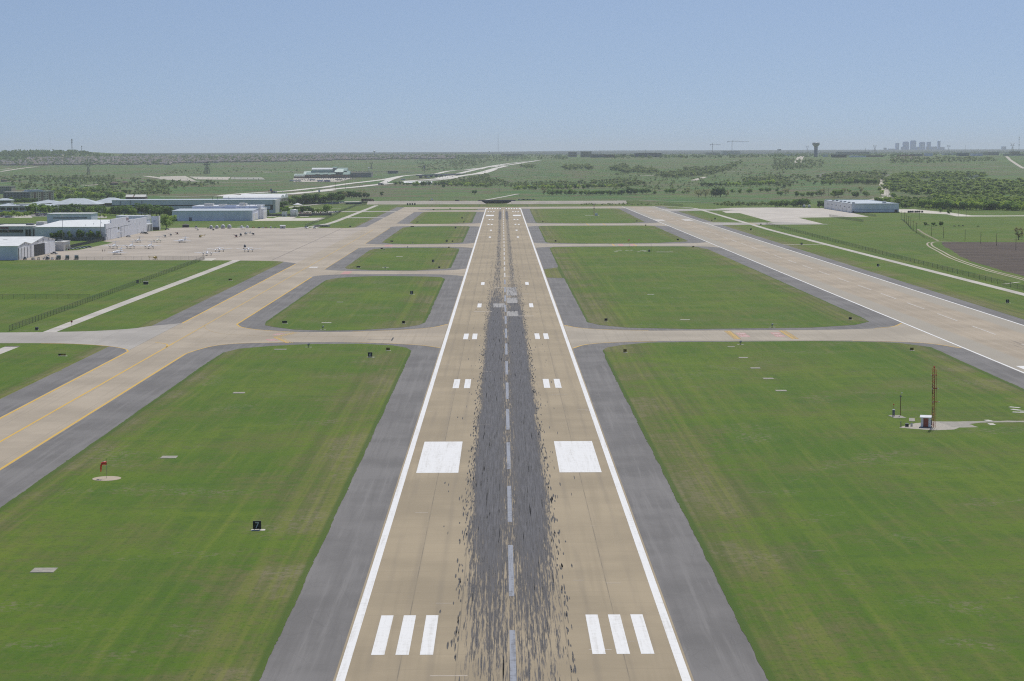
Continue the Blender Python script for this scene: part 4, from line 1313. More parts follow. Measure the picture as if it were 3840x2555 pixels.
# terminal building left of the white hangar
r = building('terminal', (-436, 1541, 0), 'low grey terminal with a dark ribbon window and a dark red wall plaque', 'building')
MB().box(-4, 26.5, 0, 50, 0, 9.6).build('wall', B['conc'], r)
MB().box(-4.3, 26.8, -.3, 50.3, 9.6, 10.0).build('roof', M['offwhite'], r)
MB().box(27, 47.2, -12, 40, 0, 10.0).build('side_wall', B['conc'], r)
MB().box(26.8, 47.4, -12.3, 40.2, 10.0, 10.4).build('roof', M['offwhite'], r)
MB().box(-1.5, 24, -.15, 0, 4.6, 7.0).build('ribbon_window', B['win'], r)
for x in (6, 14): MB().box(x, x+.25, -.25, -.15, 4.6, 7).build('mullion', M['grey'], r)
for x in (28.8, 31.4, 35.4): MB().box(x, x+2.0, -12.15, -12, 2.0, 7.6).build('window', B['win'], r)
pq = MB().box(4.5, 11.5, -.2, 0, 7.6, 9.2).build('wall_plaque', mat('dark_red_plaque', (.22, .05, .06), .5), r)
MB().box(5.2, 10.8, -.24, -.2, 8.25, 8.5).build('plaque_text_line', M['offwhite'], pq)
MB().box(33, 40, 8, 20, 10.4, 13.4).build('roof_room', M['offwhite'], r)
MB().box(24, 30, 10, 16, 10.4, 12).build('roof_unit', M['grey'], r)
MB().box(47.4, 48.6, -12.2, -11, 1, 9.8).build('downpipe_fin', M['white'], r)
r = empty('flag', (-423.5, 1532, 0), 0, 'drooping red and white flag on a pole before the terminal', 'flag')
MB().tube([(0, 0, 0), (0, 0, 7.6)], .09, 6).build('flagpole', M['steel'], r)
fl = MB()
for i in range(4):
    y0, y1 = 7.3-i*.5, 6.8-i*.5
    fl.add([(0+.25*i, -.05, y0), (.9+.28*i, .12, y0-.35), (.9+.28*(i+1), .1, y1-.35), (.25*(i+1), -.05, y1)], [(0, 1, 2, 3)], i % 2)
fl.build('cloth', [mat('flag_red', (.5, .06, .07), .7), M['offwhite']], r)

# low grey wall and clipped hedge in front of the hangar
r = building('garden_wall', (-376, 1478, 0), 'long dark grey wall below the row of trees by the white hangar', 'wall')
MB().box(0, 46.5, 0, .5, 0, 3.0).build('wall_panel', mat('dark_block_wall', (.12, .13, .14), .85), r)
for x in range(0, 47, 9): MB().box(x-.35, x+.35, -.2, .7, 0, 3.2).build('pier', B['stone'], r)
# white blocks and wing wall beyond the big hangar
r = building('shed', (-329.2, 1669.5, 0), 'small white shed with dark slots between the white hangar and the tall wall', 'shed')
MB().box(-5, .6, 0, 22, 0, 6.6).build('wall', M['white'], r)
MB().box(-5.2, .8, -.2, 22.2, 6.6, 6.9).build('roof', M['white'], r)
for y in (1, 8, 14): MB().box(.6, .72, y, y+3, .2, 6).build('slot', B['dark'], r)
MB().box(-4.2, -.4, -.1, 0, .2, 5.6).build('door', M['grey'], r)
r = building('wing_wall', (-331.6, 1702, 0), 'tall blue grey wall with a white edge standing by the big tree', 'wall')
MB().box(0, 6.2, 0, 1.2, 0, 13.2).build('wall_panel', B['blue'], r)
MB().box(6.2, 7.4, -.2, 6, 0, 13.4).build('white_edge', M['white'], r)
MB().box(-1.6, 7.5, -1.5, 0, 0, 3.0).build('dark_base', M['dark'], r)
MB().box(1.8, 4, -.08, 0, 8.4, 9.0).build('blue_mark', mat('blue_mark', (.03, .05, .25), .5), r)
r = building('block', (-350, 1700, 0), 'white parapet block behind the stepped facade of the white hangar', 'building')
MB().box(-14, 14.5, 0, 20, 0, 13.4).build('wall', B['blue'], r)
MB().box(-14.3, -11, -.3, 20.3, 10.2, 14.0).build('parapet_end', M['white'], r)
MB().box(12, 14.8, -.3, 20.3, 10.2, 14.0).build('parapet_end', M['white'], r)
MB().box(-11, 12, -.1, 20.1, 13.4, 13.8).build('roof', M['white'], r)
r = building('block', (-455, 1810, 0), 'blue metal block with a flat white roof behind the terminal', 'building')
MB().box(0, 44, 0, 30, 0, 12.3).build('wall', B['blue'], r)
MB().box(-.5, 44.5, -.5, 30.5, 12.3, 12.9).build('roof', B['roofw'], r)
MB().box(6, 40, -.1, 0, 8, 9).build('window', B['win'], r)
r = building('screen_wall', (-556, 1745, 0), 'long pale screen wall crossing behind the terminal at the left', 'wall')
MB().box(0, 62, 0, .8, 0, 4.2).build('wall_panel', M['offwhite'], r)
MB().box(62, 104, 0, .8, 0, 5.4).build('wall_panel', mat('grey_screen', (.42, .43, .44), .7), r)

# blue hangar of the second row
r = building('hangar', (-357, 1964, 0), 'long blue hangar with a white roof behind the grass strip', 'hangar')
MB().box(0, 86.5, 0, 54, 0, 10.7).build('wall', B['blue'], r)
MB().side([(-.6, 10.72), (55, 11.6), (55, 11.9), (-.6, 11.02)], -.6, 87).build('roof', B['roofb'], r)
MB().box(13, 86.5, 55.2, 108, 0, 14.0).build('rear_wall', B['blue'], r)
MB().box(12.6, 87.0, 54.9, 108.4, 14.0, 14.6).build('parapet', M['white'], r)
MB().box(84.5, 88.6, 54.2, 60, 0, 15.4).build('end_pier', M['white'], r)
MB().box(80, 91, 60, 92, 0, 11.2).build('side_wall', B['greywall'], r)
MB().box(79.8, 91.3, 59.9, 92.2, 11.2, 11.6).build('roof', B['roofw'], r)
MB().box(91, 91.15, 63, 88, .2, 7.6).build('door', M['offwhite'], r)
for y in (4, 26): MB().box(86.5, 86.65, y, y+18, .2, 7.6).build('door', M['offwhite'], r)
MB().box(18, 21.4, -.12, 0, .1, 3.9).build('door', mat('slate_blue_door', (.10, .13, .22), .5), r)
MB().box(3, 5.6, -.12, 0, .1, 2.0).build('door', B['dark'], r)
u = MB().box(50, 62, 52, 62, 11.9, 15.6).build('roof_unit', B['blue'], r)
MB().box(50.2, 61.8, 52.2, 61.8, 15.6, 15.8).build('unit_lid', M['offwhite'], u)
MB().box(72, 75.4, 54, 58, 11.9, 14.2).build('roof_unit', B['blue'], r)
for x, w, h in ((24, 10, 2.4), (40, 8, 1.6), (63, 5, 3.0), (69, 2, 2.6)): MB().box(x, x+w, 70, 78, 14.6, 14.6+h).build('roof_unit', M['offwhite'], r)
for x in (55, 76, 83): MB().tube([(x, 56, 14.6), (x, 56, 17)], .2, 6).build('vent_pipe', M['grey'], r)

# long stepped office, its white end and the twin barrel roofs
r = building('office_building', (-478, 2243, 0), 'long grey office in three stacked bands with dark strip windows and a white end', 'building')
MB().box(0, 196, 2.4, 56, 0, 15.8).build('core', B['dark'], r)
for z0, z1, y, xe in ((0, 4.1, 2, 199), (5.0, 9.2, 1, 193), (10.4, 16.1, 0, 196)):
    MB().box(0, xe, y, 52, z0, z1).build('band', mat('grey_cladding', (.70, .73, .80), .55, .1, .1), r)
MB().box(-.5, 197, -.4, 57, 16.1, 16.5).build('roof', B['roofb'], r)
MB().box(194.5, 199.2, 3, 58, 0, 16.3).build('end_wall', M['offwhite'], r)
for x in (10, 22, 36): MB().box(x, x+1, -.3, 0, 5, 15.9).build('fin', M['steel'], r)
for x in (120, 126, 140): MB().tube([(x, 20, 16.4), (x, 20, 20)], .25, 6).build('flue', M['dark'], r)
def barrel(y0, y1, x0, x1, z, rise, root):
    n = 12
    pr = []
    for k in range(n+1):
        a = math.pi*k/n
        pr.append(((y0+y1)/2-(y1-y0)/2*math.cos(a), z+rise*math.sin(a)))
    return MB().side(pr, x0, x1).build('barrel_roof', B['roofw'], root)
r = building('hangar', (-279.5, 2303, 0), 'tan hangar with two white barrel roofs at the end of the grey office', 'hangar')
MB().box(-70, 0, 0, 84, 0, 16.4).build('wall', B['tan'], r)
barrel(0, 42, -72, .8, 16.4, 4.4, r); barrel(42, 84, -56, .8, 16.4, 5.0, r)
for y in (4, 24, 46, 66): MB().box(0, .3, y, y+14, .2, 13).build('door_panel', mat('tan_door', (.38, .33, .26), .7), r)
for y in (2, 22, 42, 62, 82): MB().box(0, .8, y-.6, y+.6, 0, 15.5).build('buttress', B['tan'], r)
for y in (8, 28, 50, 72): MB().box(.0, 1.2, y, y+1.5, 14.4, 15).build('wall_lamp', M['white'], r)
# wall and cubes by the far end
r = building('yard_wall', (-277, 2124, 0), 'low brown wall running behind the two white cubes', 'wall')
MB().box(0, 55, 0, .5, 0, 2.8).build('wall_panel', mat('brown_block', (.22, .19, .17), .85), r)
MB().box(53, 76, 18, 18.5, 0, 2.8).build('wall_panel', mat('brown_block_b', (.22, .19, .17), .85), r)
for k in range(8): MB().box(k*7.8-.3, k*7.8+.3, -.2, .7, 0, 3.0).build('pier', B['stone'], r)
r = building('tank', (-241, 2106, 0), 'larger blue white water tank with a low cone roof', 'tank')
MB().lathe([(4.7, 0), (4.7, 7.5), (4.75, 7.6)], 32).build('shell', B['blue'], r)
MB().lathe([(4.8, 7.6), (4.8, 7.8), (.2, 8.5)], 32).build('cone_roof', M['white'], r)
lad = MB()
for dx in (-.25, .25): lad.tube([(2+dx, -4.4, 0), (2+dx, -4.4, 8)], .05, 5)
for k in range(10): lad.tube([(1.75, -4.4, .5+k*.75), (2.25, -4.4, .5+k*.75)], .04, 4)
lad.build('ladder', M['steel'], r)
r = building('pump_house', (-252.2, 2108, 0), 'smaller square white pump house left of the water tank', 'building')
MB().box(-2.8, 2.8, -2.6, 2.6, 0, 5.2).build('wall', B['whitewall'], r)
MB().box(-3, 3, -2.8, 2.8, 5.2, 5.5).build('roof', M['white'], r)
MB().box(-1, .4, -2.72, -2.6, .1, 2.4).build('door', M['grey'], r)
sheet('concrete_yard', [[(-270, 1956), (-199, 1960), (-200, 2058), (-209, 2060), (-236, 2042), (-236, 2096), (-258, 2098), (-258, 2044), (-268, 2052)]], .022, PALE)
sheet('concrete_yard', [rect(-278, -262, 2102, 2116), rect(-234, -224, 2098, 2112), rect(-356, -300, 1960.5, 1963.6)], .022, PALE)
r = building('canopy', (-277.6, 2489, 0), 'white peaked tent canopy in front of the dark trees', 'canopy')
MB().lathe([(7.0, 4.2), (6.0, 4.4), (3, 5.4), (.2, 6.6)], 4).build('roof', M['white'], r)
for sx in (-1, 1):
    for sy in (-1, 1): MB().tube([(sx*4.6, sy*4.6, 0), (sx*4.6, sy*4.6, 4.3)], .15, 6).build('leg', M['steel'], r)

# right hangar
r = building('hangar', (415, 2179.5, 0), 'blue grey hangar with a white side beside the east apron', 'hangar')
MB().box(0, 56, 0, 194, 0, 10.4).build('wall', B['blue'], r)
MB().box(-.5, 0, -.3, 194.5, 0, 10.8).build('side_wall', B['whitewall'], r)
MB().box(-.5, 56.5, -.5, 194.5, 10.4, 10.7).build('roof', B['roofb'], r)
pp_ = MB()
pp_.box(0, 56.5, -.5, 0, 10.7, 11.1).box(0, 56.5, 194, 194.5, 10.7, 11.3).box(56, 56.5, 0, 194, 10.7, 11.0)
pp_.build('parapet', B['blue'], r)
for k in range(6): MB().box(4, 7, 20+k*28, 24+k*28, 10.7, 12).build('roof_unit', M['grey'], r)
for k in range(6): MB().box(-.62, -.5, 12+k*30, 19+k*30, 5.6, 7.0).build('window', M['grey'], r)
for k in range(7): MB().box(-.6, -.5, 8+k*26, 8.4+k*26, 0, 4.4).build('door_line', M['grey'], r)
MB().box(-.7, 56.5, -.56, -.5, 0, .8).build('base_band', M['dark'], r)
MB().box(0, 56, -.12, 0, 3.6, 3.9).build('seam', mat('seam_blue', (.24, .31, .40), .5), r)
dd = MB().box(51, 54.4, -.2, 0, .1, 3.8).build('entrance', B['dark'], r)
MB().box(50.8, 54.6, -1.6, -.2, 3.0, 3.3).build('entrance_canopy', M['dark'], dd)
MB().box(1, 2.6, -.2, 0, .1, 2.2).build('door', B['dark'], r)
MB().box(43, 47, 30, 36, 10.7, 13).build('roof_unit', M['offwhite'], r)
sheet('access_road', [rough_edge([(474, 2186), (489, 2172), (512, 2112), (506, 2036), (516, 2027), (900, 2060), (900, 2075), (560, 2056), (530, 2066), (531, 2180), (520, 2322), (498, 2326)], .3, 6)], .024, PALE)

# ---------------------------------------------------------------- light masts
def mast(h, name='floodlight_mast', kind='box'):
    r = empty(name, (0, 0, 0), 0, 'tall grey mast', 'light mast', 'floodlight masts')
    MB().lathe([(.5, 0), (.5, .6), (.3, .65)], 8).build('base', M['pad'], r)
    MB().tube([(0, 0, .6), (0, 0, h)], [.2, .13], 8).build('pole', M['steel'], r)
    a = MB().box(-.9, .9, -.08, .08, h-.1, h+.08).build('cross_arm', M['steel'], r)
    for x in (-.8, -.27, .27, .8): MB().box(x-.22, x+.22, -.35, .1, h+.08, h+.42).build('lamp', M['lamp'], a)
    return r
m24, u24 = mast(24.5), []
put(m24, u24, (-331.3, 1336, 0), 0, 'tall grey floodlight mast beside the small concrete building')
put(m24, u24, (-329.5, 1463, 0), 0, 'tall grey floodlight mast at the corner of the white hangar')
put(m24, u24, (-333.6, 1258, 0), 0, 'grey floodlight mast standing before the open hangar door', scale=(1, 1, .78))
lp = empty('street_lamp', (0, 0, 0), 0, 'slim white lamp post', 'street lamp', 'lamp posts behind the white hangar')
MB().tube([(0, 0, 0), (0, 0, 8.8)], [.13, .08], 6).build('pole', M['white'], lp)
MB().lathe([(.32, 8.8), (.5, 9.0), (.45, 9.25), (.1, 9.4)], 10).build('lamp_head', M['white'], lp)
ulp = []
_lamps = [(c1, 415, 985, 'behind the car park trees at the far left'), (c1, 635, 990, 'left one of the pair left of the white roof'), (c1, 660, 990, 'right one of the pair left of the white roof'), (c1, 868, 985, 'left one of the cluster of three before the hip roofs'), (c1, 888, 985, 'short one in the middle of the cluster of three'), (c1, 910, 985, 'right one of the cluster of three before the hip roofs'),
          (c1, 1066, 990, 'alone before the second hip roof'), (c1, 1155, 1000, 'behind the mast at the white hangar corner'), (c1, 1347, 985, 'above the left end of the white parapet block'), (c1, 1405, 985, 'above the middle of the white parapet block'), (c1, 1550, 985, 'above the right part of the white parapet block'), (c1, 1631, 985, 'above the right end of the white parapet block'), (c1, 1697, 1015, 'tall, right of the white parapet block'), (c1, 1827, 985, 'before the left end of the grey office'), (c1, 1890, 960, 'before the dark strip windows of the grey office'),
          (g6, 1960, 590, 'bright one before the brown wall right of the water tank'), (g6, 1515, 480, 'with a crossbar behind the white canopy'), (g6, 2160, 480, 'thin one at the right end of the far car park')]
for c, x, y, lab in _lamps:
    p = land(c, x, y)
    put(lp, ulp, (p.x, p.y, 0), 0, 'slim white lamp post ' + lab)

# ---------------------------------------------------------------- aircraft
M['air_white'] = mat('aircraft_white', (.82, .82, .82), .25, .03)
M['air_grey'] = mat('aircraft_grey', (.34, .35, .37), .4, .05)
def ring(y, cz, rx, rz, n=12, cx=0):
    return [(cx+rx*math.cos(2*math.pi*k/n), y, cz+rz*math.sin(2*math.pi*k/n)) for k in range(n)]
def wing_mesh(half, root_c, tip_c, y_le, z, dihedral, sweep, thick=.14, x0=0.0):
    mb = MB()
    for s in (-1, 1):
        a = []
        for x, c, yl, zz in ((x0, root_c, y_le, z), (half, tip_c, y_le+sweep, z+dihedral)):
            a.append([(s*x, yl, zz), (s*x, yl+c*.3, zz+c*thick*.7), (s*x, yl+c, zz+c*.12), (s*x, yl+c*.35, zz-c*thick*.6)])
        mb.loft(a if s > 0 else [q[::-1] for q in a], 0, True, False)
    return mb
def gear(parent, x, y, h, r=.3):
    g_ = MB().tube([(x, y, h), (x, y, r)], .07, 6).build('landing_gear', M['steel'], parent)
    MB().tube([(x-.13, y, r), (x+.13, y, r)], r, 12).build('wheel', M['rubber'], g_)
def twin_prop(ttail=True, span=16.6, name='propeller_plane', body=None, fin_m=None):
    """nose points to -y"""
    bd = body or M['air_white']
    r = empty(name, (0, 0, 0), 0, 'white twin propeller plane', 'aircraft')
    L = 13.0 if ttail else 10.5
    y0 = -L*.5
    cz = 1.95 if ttail else 1.7
    secs = [(0, .06, .06, -.15), (.04, .3, .3, -.1), (.1, .48, .5, -.03), (.17, .66, .72, .05), (.24, .74, .86, .12), (.4, .76, .88, .12), (.6, .7, .8, .12), (.78, .42, .52, .25), (.92, .2, .28, .38), (1.0, .05, .1, .42)]
    MB().loft([ring(y0+L*t, cz+dz, rx, rz) for t, rx, rz, dz in secs]).build('fuselage', bd, r)
    w = MB()
    for x0, x1 in ((-.58, -.05), (.05, .58)): w.add([(x0, y0+L*.17, cz+.34), (x1, y0+L*.17, cz+.34), (x1*.85, y0+L*.235, cz+.93), (x0*.85, y0+L*.235, cz+.93)], [(0, 1, 2, 3)])
    w.build('windscreen', M['glass'], r)
    sw = MB()
    for s in (-1, 1):
        for k in range(4): sw.box(min(s*.74, s*.78), max(s*.74, s*.78), y0+L*.3+k*.95, y0+L*.3+k*.95+.45, cz+.25, cz+.62)
    sw.build('side_windows', M['glass'], r)
    wing_mesh(span/2, 2.2, 1.0, y0+L*.34, cz-.55, span*.055, .25, .19).build('wing', bd, r)
    for s in (-1, 1):
        ex = s*span*.155
        e = MB().loft([ring(y0+L*t, cz-.3, rr, rr*1.05, 10, ex) for t, rr in ((.17, .2), (.2, .42), (.34, .48), (.5, .3), (.56, .08))]).build('engine', bd, r)
        MB().loft([ring(y0+L*t, cz-.3, rr, rr, 8, ex) for t, rr in ((.135, .02), (.15, .15), (.172, .2))]).build('spinner', M['chrome'], e)
        pb = MB()
        for k in range(3):
            a = k*2*math.pi/3+.4
            v = (math.cos(a), math.sin(a))
            pb.add([(ex-.08*v[1], y0+L*.16, cz-.3+.08*v[0]), (ex+.08*v[1], y0+L*.165, cz-.3-.08*v[0]), (ex+1.15*v[0]+.06*v[1], y0+L*.165, cz-.3+1.15*v[1]-.06*v[0]), (ex+1.15*v[0]-.06*v[1], y0+L*.16, cz-.3+1.15*v[1]+.06*v[0])], [(0, 1, 2, 3)])
        pb.build('propeller', M['dark'], e)
        gear(r, ex, y0+L*.42, cz-.4)
    gear(r, 0, y0+L*.13, cz-.2)
    ft = cz+2.5 if ttail else cz+1.9
    fy = y0+L*.86
    MB().add([(s*.07, y, z) for s in (-1, 1) for y, z in ((fy-1.0, cz+.5), (fy+1.3, cz+.55), (fy+1.8, ft), (fy+.6, ft))], [(0, 1, 2, 3), (7, 6, 5, 4), (0, 4, 5, 1), (1, 5, 6, 2), (2, 6, 7, 3), (3, 7, 4, 0)]).build('tail_fin', fin_m or bd, r)
    tp = wing_mesh(2.8, 1.3, .8, (fy+.55) if ttail else (fy-.2), ft if ttail else cz+.5, .05 if ttail else .35, .35, .1)
    tp.build('tailplane', (M['air_grey'] if ttail else bd), r)
    return r
def jet(span=15.5):
    r = empty('business_jet', (0, 0, 0), 0, 'white business jet', 'aircraft')
    bd = M['air_white']
    L = 15.0; y0 = -L/2; cz = 1.75
    secs = [(0, .05, .05, -.2), (.03, .34, .34, -.15), (.08, .6, .62, -.05), (.14, .8, .88, .05), (.25, .88, .95, .1), (.6, .86, .93, .1), (.78, .6, .66, .3), (.92, .3, .34, .5), (1, .08, .12, .6)]
    MB().loft([ring(y0+L*t, cz+dz, rx, rz, 14) for t, rx, rz, dz in secs]).build('fuselage', bd, r)
    w = MB()
    for x0, x1 in ((-.66, -.05), (.05, .66)): w.add([(x0, y0+L*.125, cz+.42), (x1, y0+L*.125, cz+.42), (x1*.8, y0+L*.18, cz+.98), (x0*.8, y0+L*.18, cz+.98)], [(0, 1, 2, 3)])
    w.build('windscreen', M['glass'], r)
    sw = MB()
    for s in (-1, 1):
        for k in range(5): sw.box(min(s*.84, s*.9), max(s*.84, s*.9), y0+L*.3+k*1.0, y0+L*.3+k*1.0+.42, cz+.25, cz+.6)
    sw.build('side_windows', M['glass'], r)
    wing_mesh(span/2, 2.9, 1.0, y0+L*.42, cz-.62, .55, 1.3, .16).build('wing', bd, r)
    for s in (-1, 1):
        e = MB().loft([ring(y0+L*t, cz+.55, rr, rr, 12, s*1.55) for t, rr in ((.64, .4), (.66, .5), (.76, .52), (.86, .3))]).build('engine', bd, r)
        MB().tube([(s*1.55, y0+L*.636, cz+.55), (s*1.55, y0+L*.642, cz+.55)], .36, 12).build('intake', M['dark'], e)
        MB().box(min(s*.7, s*1.15), max(s*.7, s*1.15), y0+L*.68, y0+L*.8, cz+.48, cz+.62).build('pylon', bd, e)
        gear(r, s*2.2, y0+L*.55, cz-.5)
    gear(r, 0, y0+L*.12, cz-.3, .24)
    fy = y0+L*.84
    MB().add([(s*.09, y, z) for s in (-1, 1) for y, z in ((fy-.6, cz+.7), (fy+2.0, cz+.8), (fy+3.2, cz+3.4), (fy+1.9, cz+3.4))], [(0, 1, 2, 3), (7, 6, 5, 4), (0, 4, 5, 1), (1, 5, 6, 2), (2, 6, 7, 3), (3, 7, 4, 0)]).build('tail_fin', bd, r)
    wing_mesh(3.0, 1.5, .8, fy+1.2, cz+1.9, .15, .8, .1).build('tailplane', bd, r)
    return r
kt, uk = twin_prop(True), []
for x, y, lab, rz in ((-294.6, 1344, 'leftmost of the three white T tailed propeller planes in a row', .03), (-281.4, 1343, 'middle one of the three white T tailed propeller planes in a row', 0), (-266.8, 1340, 'rightmost of the three white T tailed propeller planes in a row', -.02)):
    o = put(kt, uk, (x, y, .03), rz, lab, 'T tailed planes on the apron', 1.08)
tw2, u2 = twin_prop(False, 16.4), []
for x, y, lab in ((-207.6, 1235, 'nearest white low tailed plane at the front of the apron'), (-206.7, 1288, 'middle white low tailed plane behind and right of the nearest one'), (-185.4, 1286, 'right white low tailed plane with a grey helicopter behind it')):
    put(tw2, u2, (x, y, .03), .12, lab, 'low tailed planes on the apron', 1.08)
jt, uj = jet(), []
put(jt, uj, (-273.5, 1250, .03), R(-14), 'nearest white business jet turned slightly left by the two people', 'business jets')
put(jt, uj, (-258.8, 1437, .03), R(-14), 'far white business jet turned slightly left near the yellow helicopter', 'business jets')
p4 = twin_prop(True, 11.5, 'small_plane', M['air_white'], M['dark'])
p4.location = (-295.2, 1445, .03)
tag(p4, 'small dark finned plane in the rear row left of the cream plane', 'aircraft')
p5 = twin_prop(True, 16, 'propeller_plane', mat('cream_aircraft', (.80, .78, .64), .35, .04))
p5.location = (-279.4, 1444, .03)
tag(p5, 'cream coloured twin propeller plane in the rear row', 'aircraft')
lpn = empty('light_plane', (-246.8, 1714, .03), 0, 'white high wing light plane before the white dome tents', 'aircraft')
MB().loft([ring(-3.8+7.6*t, 1.4+dz, rx, rz) for t, rx, rz, dz in ((0, .2, .25, -.1), (.08, .45, .45, 0), (.25, .55, .65, .15), (.45, .5, .6, .15), (.8, .18, .22, .2), (1, .05, .1, .3))]).build('fuselage', M['air_white'], lpn)
wing_mesh(5.6, 1.5, 1.2, -2.0, 2.2, .15, .1, .12).build('wing', M['air_white'], lpn)
wing_mesh(1.8, .9, .7, 2.9, 1.6, .0, .1, .1).build('tailplane', M['air_white'], lpn)
MB().add([(s*.05, y, z) for s in (-1, 1) for y, z in ((2.4, 1.7), (3.8, 1.7), (3.9, 2.9), (3.4, 2.9))], [(0, 1, 2, 3), (7, 6, 5, 4), (0, 4, 5, 1), (1, 5, 6, 2), (2, 6, 7, 3), (3, 7, 4, 0)]).build('tail_fin', M['air_white'], lpn)
for s in (-1, 1): gear(lpn, s*1.2, -1.0, 1.1, .2)
gear(lpn, 0, -3.2, 1.1, .18)

def helicopter(c, label, x, y, rz, s=1.0, dark=None, pods=False):
    r = empty('helicopter', (x, y, .03), rz, label, 'helicopter', 'helicopters on the apron')
    bm_ = mat('helicopter_paint_%d' % len(bpy.data.materials), c, .35, .06)
    L = 4.0
    MB().loft([ring(-2+L*t, 1.45+dz, rx, rz_) for t, rx, rz_, dz in ((0, .1, .12, -.25), (.06, .5, .45, -.15), (.2, .78, .8, 0), (.45, .85, .95, .1), (.7, .7, .8, .15), (.9, .4, .45, .3), (1, .22, .25, .4))]).build('cabin', bm_, r)
    MB().loft([ring(-2.03+L*t, 1.62+dz, rx, rz_) for t, rx, rz_, dz in ((.02, .2, .16, -.2), (.08, .5, .4, -.1), (.2, .74, .62, .08), (.32, .8, .7, .12))]).build('canopy', M['glass'], r)
    MB().tube([(0, 1.7, 1.85), (0, 6.4, 2.15)], [.26, .11], 8).build('tail_boom', bm_, r)
    MB().add([(sx*.05, a, b) for sx in (-1, 1) for a, b in ((5.9, 1.6), (6.5, 1.6), (6.9, 3.0), (6.5, 3.0))], [(0, 1, 2, 3), (7, 6, 5, 4), (0, 4, 5, 1), (1, 5, 6, 2), (2, 6, 7, 3), (3, 7, 4, 0)]).build('tail_fin', dark or bm_, r)
    MB().box(-.75, .75, 5.0, 5.35, 2.02, 2.1).build('tailplane', dark or bm_, r)
    ms = MB().tube([(0, .1, 2.3), (0, .1, 2.95)], .1, 8).build('rotor_mast', M['dark'], r)
    mb = MB()
    for a in (.5, .5+math.pi):
        mb.box(.2, 4.9, -.12, .12, 2.9, 2.94)
        mb.xform(Matrix.Translation((0, .1, 0)) @ Matrix.Rotation(a, 4, 'Z'), len(mb.v)-8)
    mb.build('main_rotor', M['grey'], r)
    t = MB()
    for a in (.3, .3+math.pi/2): t.add([(.16, 6.45+math.cos(a)*q_, 2.2+math.sin(a)*q_+dz) for q_, dz in ((-.8, -.05), (.8, -.05), (.8, .05), (-.8, .05))], [(0, 1, 2, 3)])
    t.build('tail_rotor', M['grey'], r)
    for sx in (-1, 1):
        sk = MB().tube([(sx*.95, -1.9, .2), (sx*.95, -1.6, .06), (sx*.95, 1.6, .06)], .06, 6)
        for yy in (-.9, .8): sk.tube([(sx*.95, yy, .06), (sx*.55, yy, .8)], .05, 5)
        sk.build('skid', M['dark'], r)
    r.scale = (s, s, s)
    return r
for c, lab, x, y, rz, s in (
    ((.34, .40, .44), 'grey and white helicopter, leftmost of the three in a slanting row', -290.3, 1539, .5, .85),
    ((.55, .57, .57), 'white helicopter, middle of the three in a slanting row', -289.9, 1565, .45, .85),
    ((.30, .12, .10), 'red and white helicopter, farthest of the three in a slanting row', -289.5, 1596, .5, .85),
    ((.70, .70, .70), 'small white helicopter below the parked van', -286.2, 1690, .6, .72),
    ((.14, .16, .15), 'small dark helicopter before the left pair of dome tents', -271.4, 1688, .8, .72),
    ((.50, .36, .04), 'yellow helicopter alone in the middle of the apron', -258.5, 1530, -.5, .95),
    ((.28, .06, .06), 'dark red helicopter, leftmost of the right hand group', -227.6, 1526, .4, 1.05),
    ((.05, .05, .07), 'black helicopter, second in the right hand group', -227.1, 1551, .2, 1.1),
    ((.62, .64, .62), 'white helicopter, third in the right hand group', -226.4, 1580, -.5, 1.05),
    ((.14, .14, .16), 'dark grey helicopter at the right end of the right hand group', -220, 1578, .8, .85),
    ((.12, .14, .18), 'large dark grey helicopter behind the right low tailed plane', -194.3, 1332, .15, 1.15),
    ((.56, .40, .05), 'yellow helicopter with a raised tail by the front apron fence', -234.3, 1181, 2.6, .95)):
    helicopter(c, lab, x, y, rz, s)

# ---------------------------------------------------------------- vehicles
PAINT = {}
def paint(c):
    k = tuple(c)
    if k not in PAINT: PAINT[k] = mat('car_paint_%d' % len(PAINT), c, .3, .05, 1, 0, (1, 1, 1), .3)
    return PAINT[k]
PROF = {
 'sedan': ([(-2.25, .35), (-2.3, .65), (-1.5, .85), (2.1, .88), (2.25, .6), (2.2, .35)], [(-1.15, .86), (-.45, 1.38), (.95, 1.38), (1.7, .88)], 1.78),
 'suv': ([(-2.35, .4), (-2.4, .85), (-1.45, 1.02), (2.3, 1.05), (2.4, .7), (2.35, .4)], [(-1.1, 1.03), (-.5, 1.72), (2.0, 1.72), (2.3, 1.05)], 1.95),
 'pickup': ([(-2.7, .42), (-2.75, .95), (-1.6, 1.08), (2.7, 1.08), (2.75, .7), (2.7, .42)], [(-1.3, 1.07), (-.65, 1.8), (.55, 1.8), (.8, 1.08)], 1.95),
 'van': ([(-2.7, .4), (-2.75, 1.0), (-2.2, 1.25), (2.7, 1.28), (2.75, .7), (2.7, .4)], [(-2.1, 1.26), (-1.5, 2.1), (2.65, 2.12), (2.7, 1.28)], 2.0),
}
WH = {'sedan': 1.35, 'suv': 1.45, 'pickup': 1.7, 'van': 1.75}
def vehicle_mesh(kind, mb, m_body=0, m_glass=1, m_tyre=2):
    body, cab, w = PROF[kind]
    h = w/2
    mb.side(body, -h, h, m_body, lambda z: .05 if z < .5 else 0)
    ins = lambda z: .1 + max(0, z-1.0)*.25
    mb.side(cab, -h+.02, h-.02, m_glass, ins)
    top = max(z for _, z in cab)
    ys = [y for y, z in cab if z > top-.06]
    g0 = ins(top)
    mb.box(-h+.02+g0, h-.02-g0, min(ys), max(ys), top+.002, top+.05, m_body)
    for s in (-1, 1):
        for y in (-WH[kind], WH[kind]):
            mb.tube([(s*(h-.2), y, .34), (s*(h+.02), y, .34)], .34, 12, m_tyre)
_veh = {}
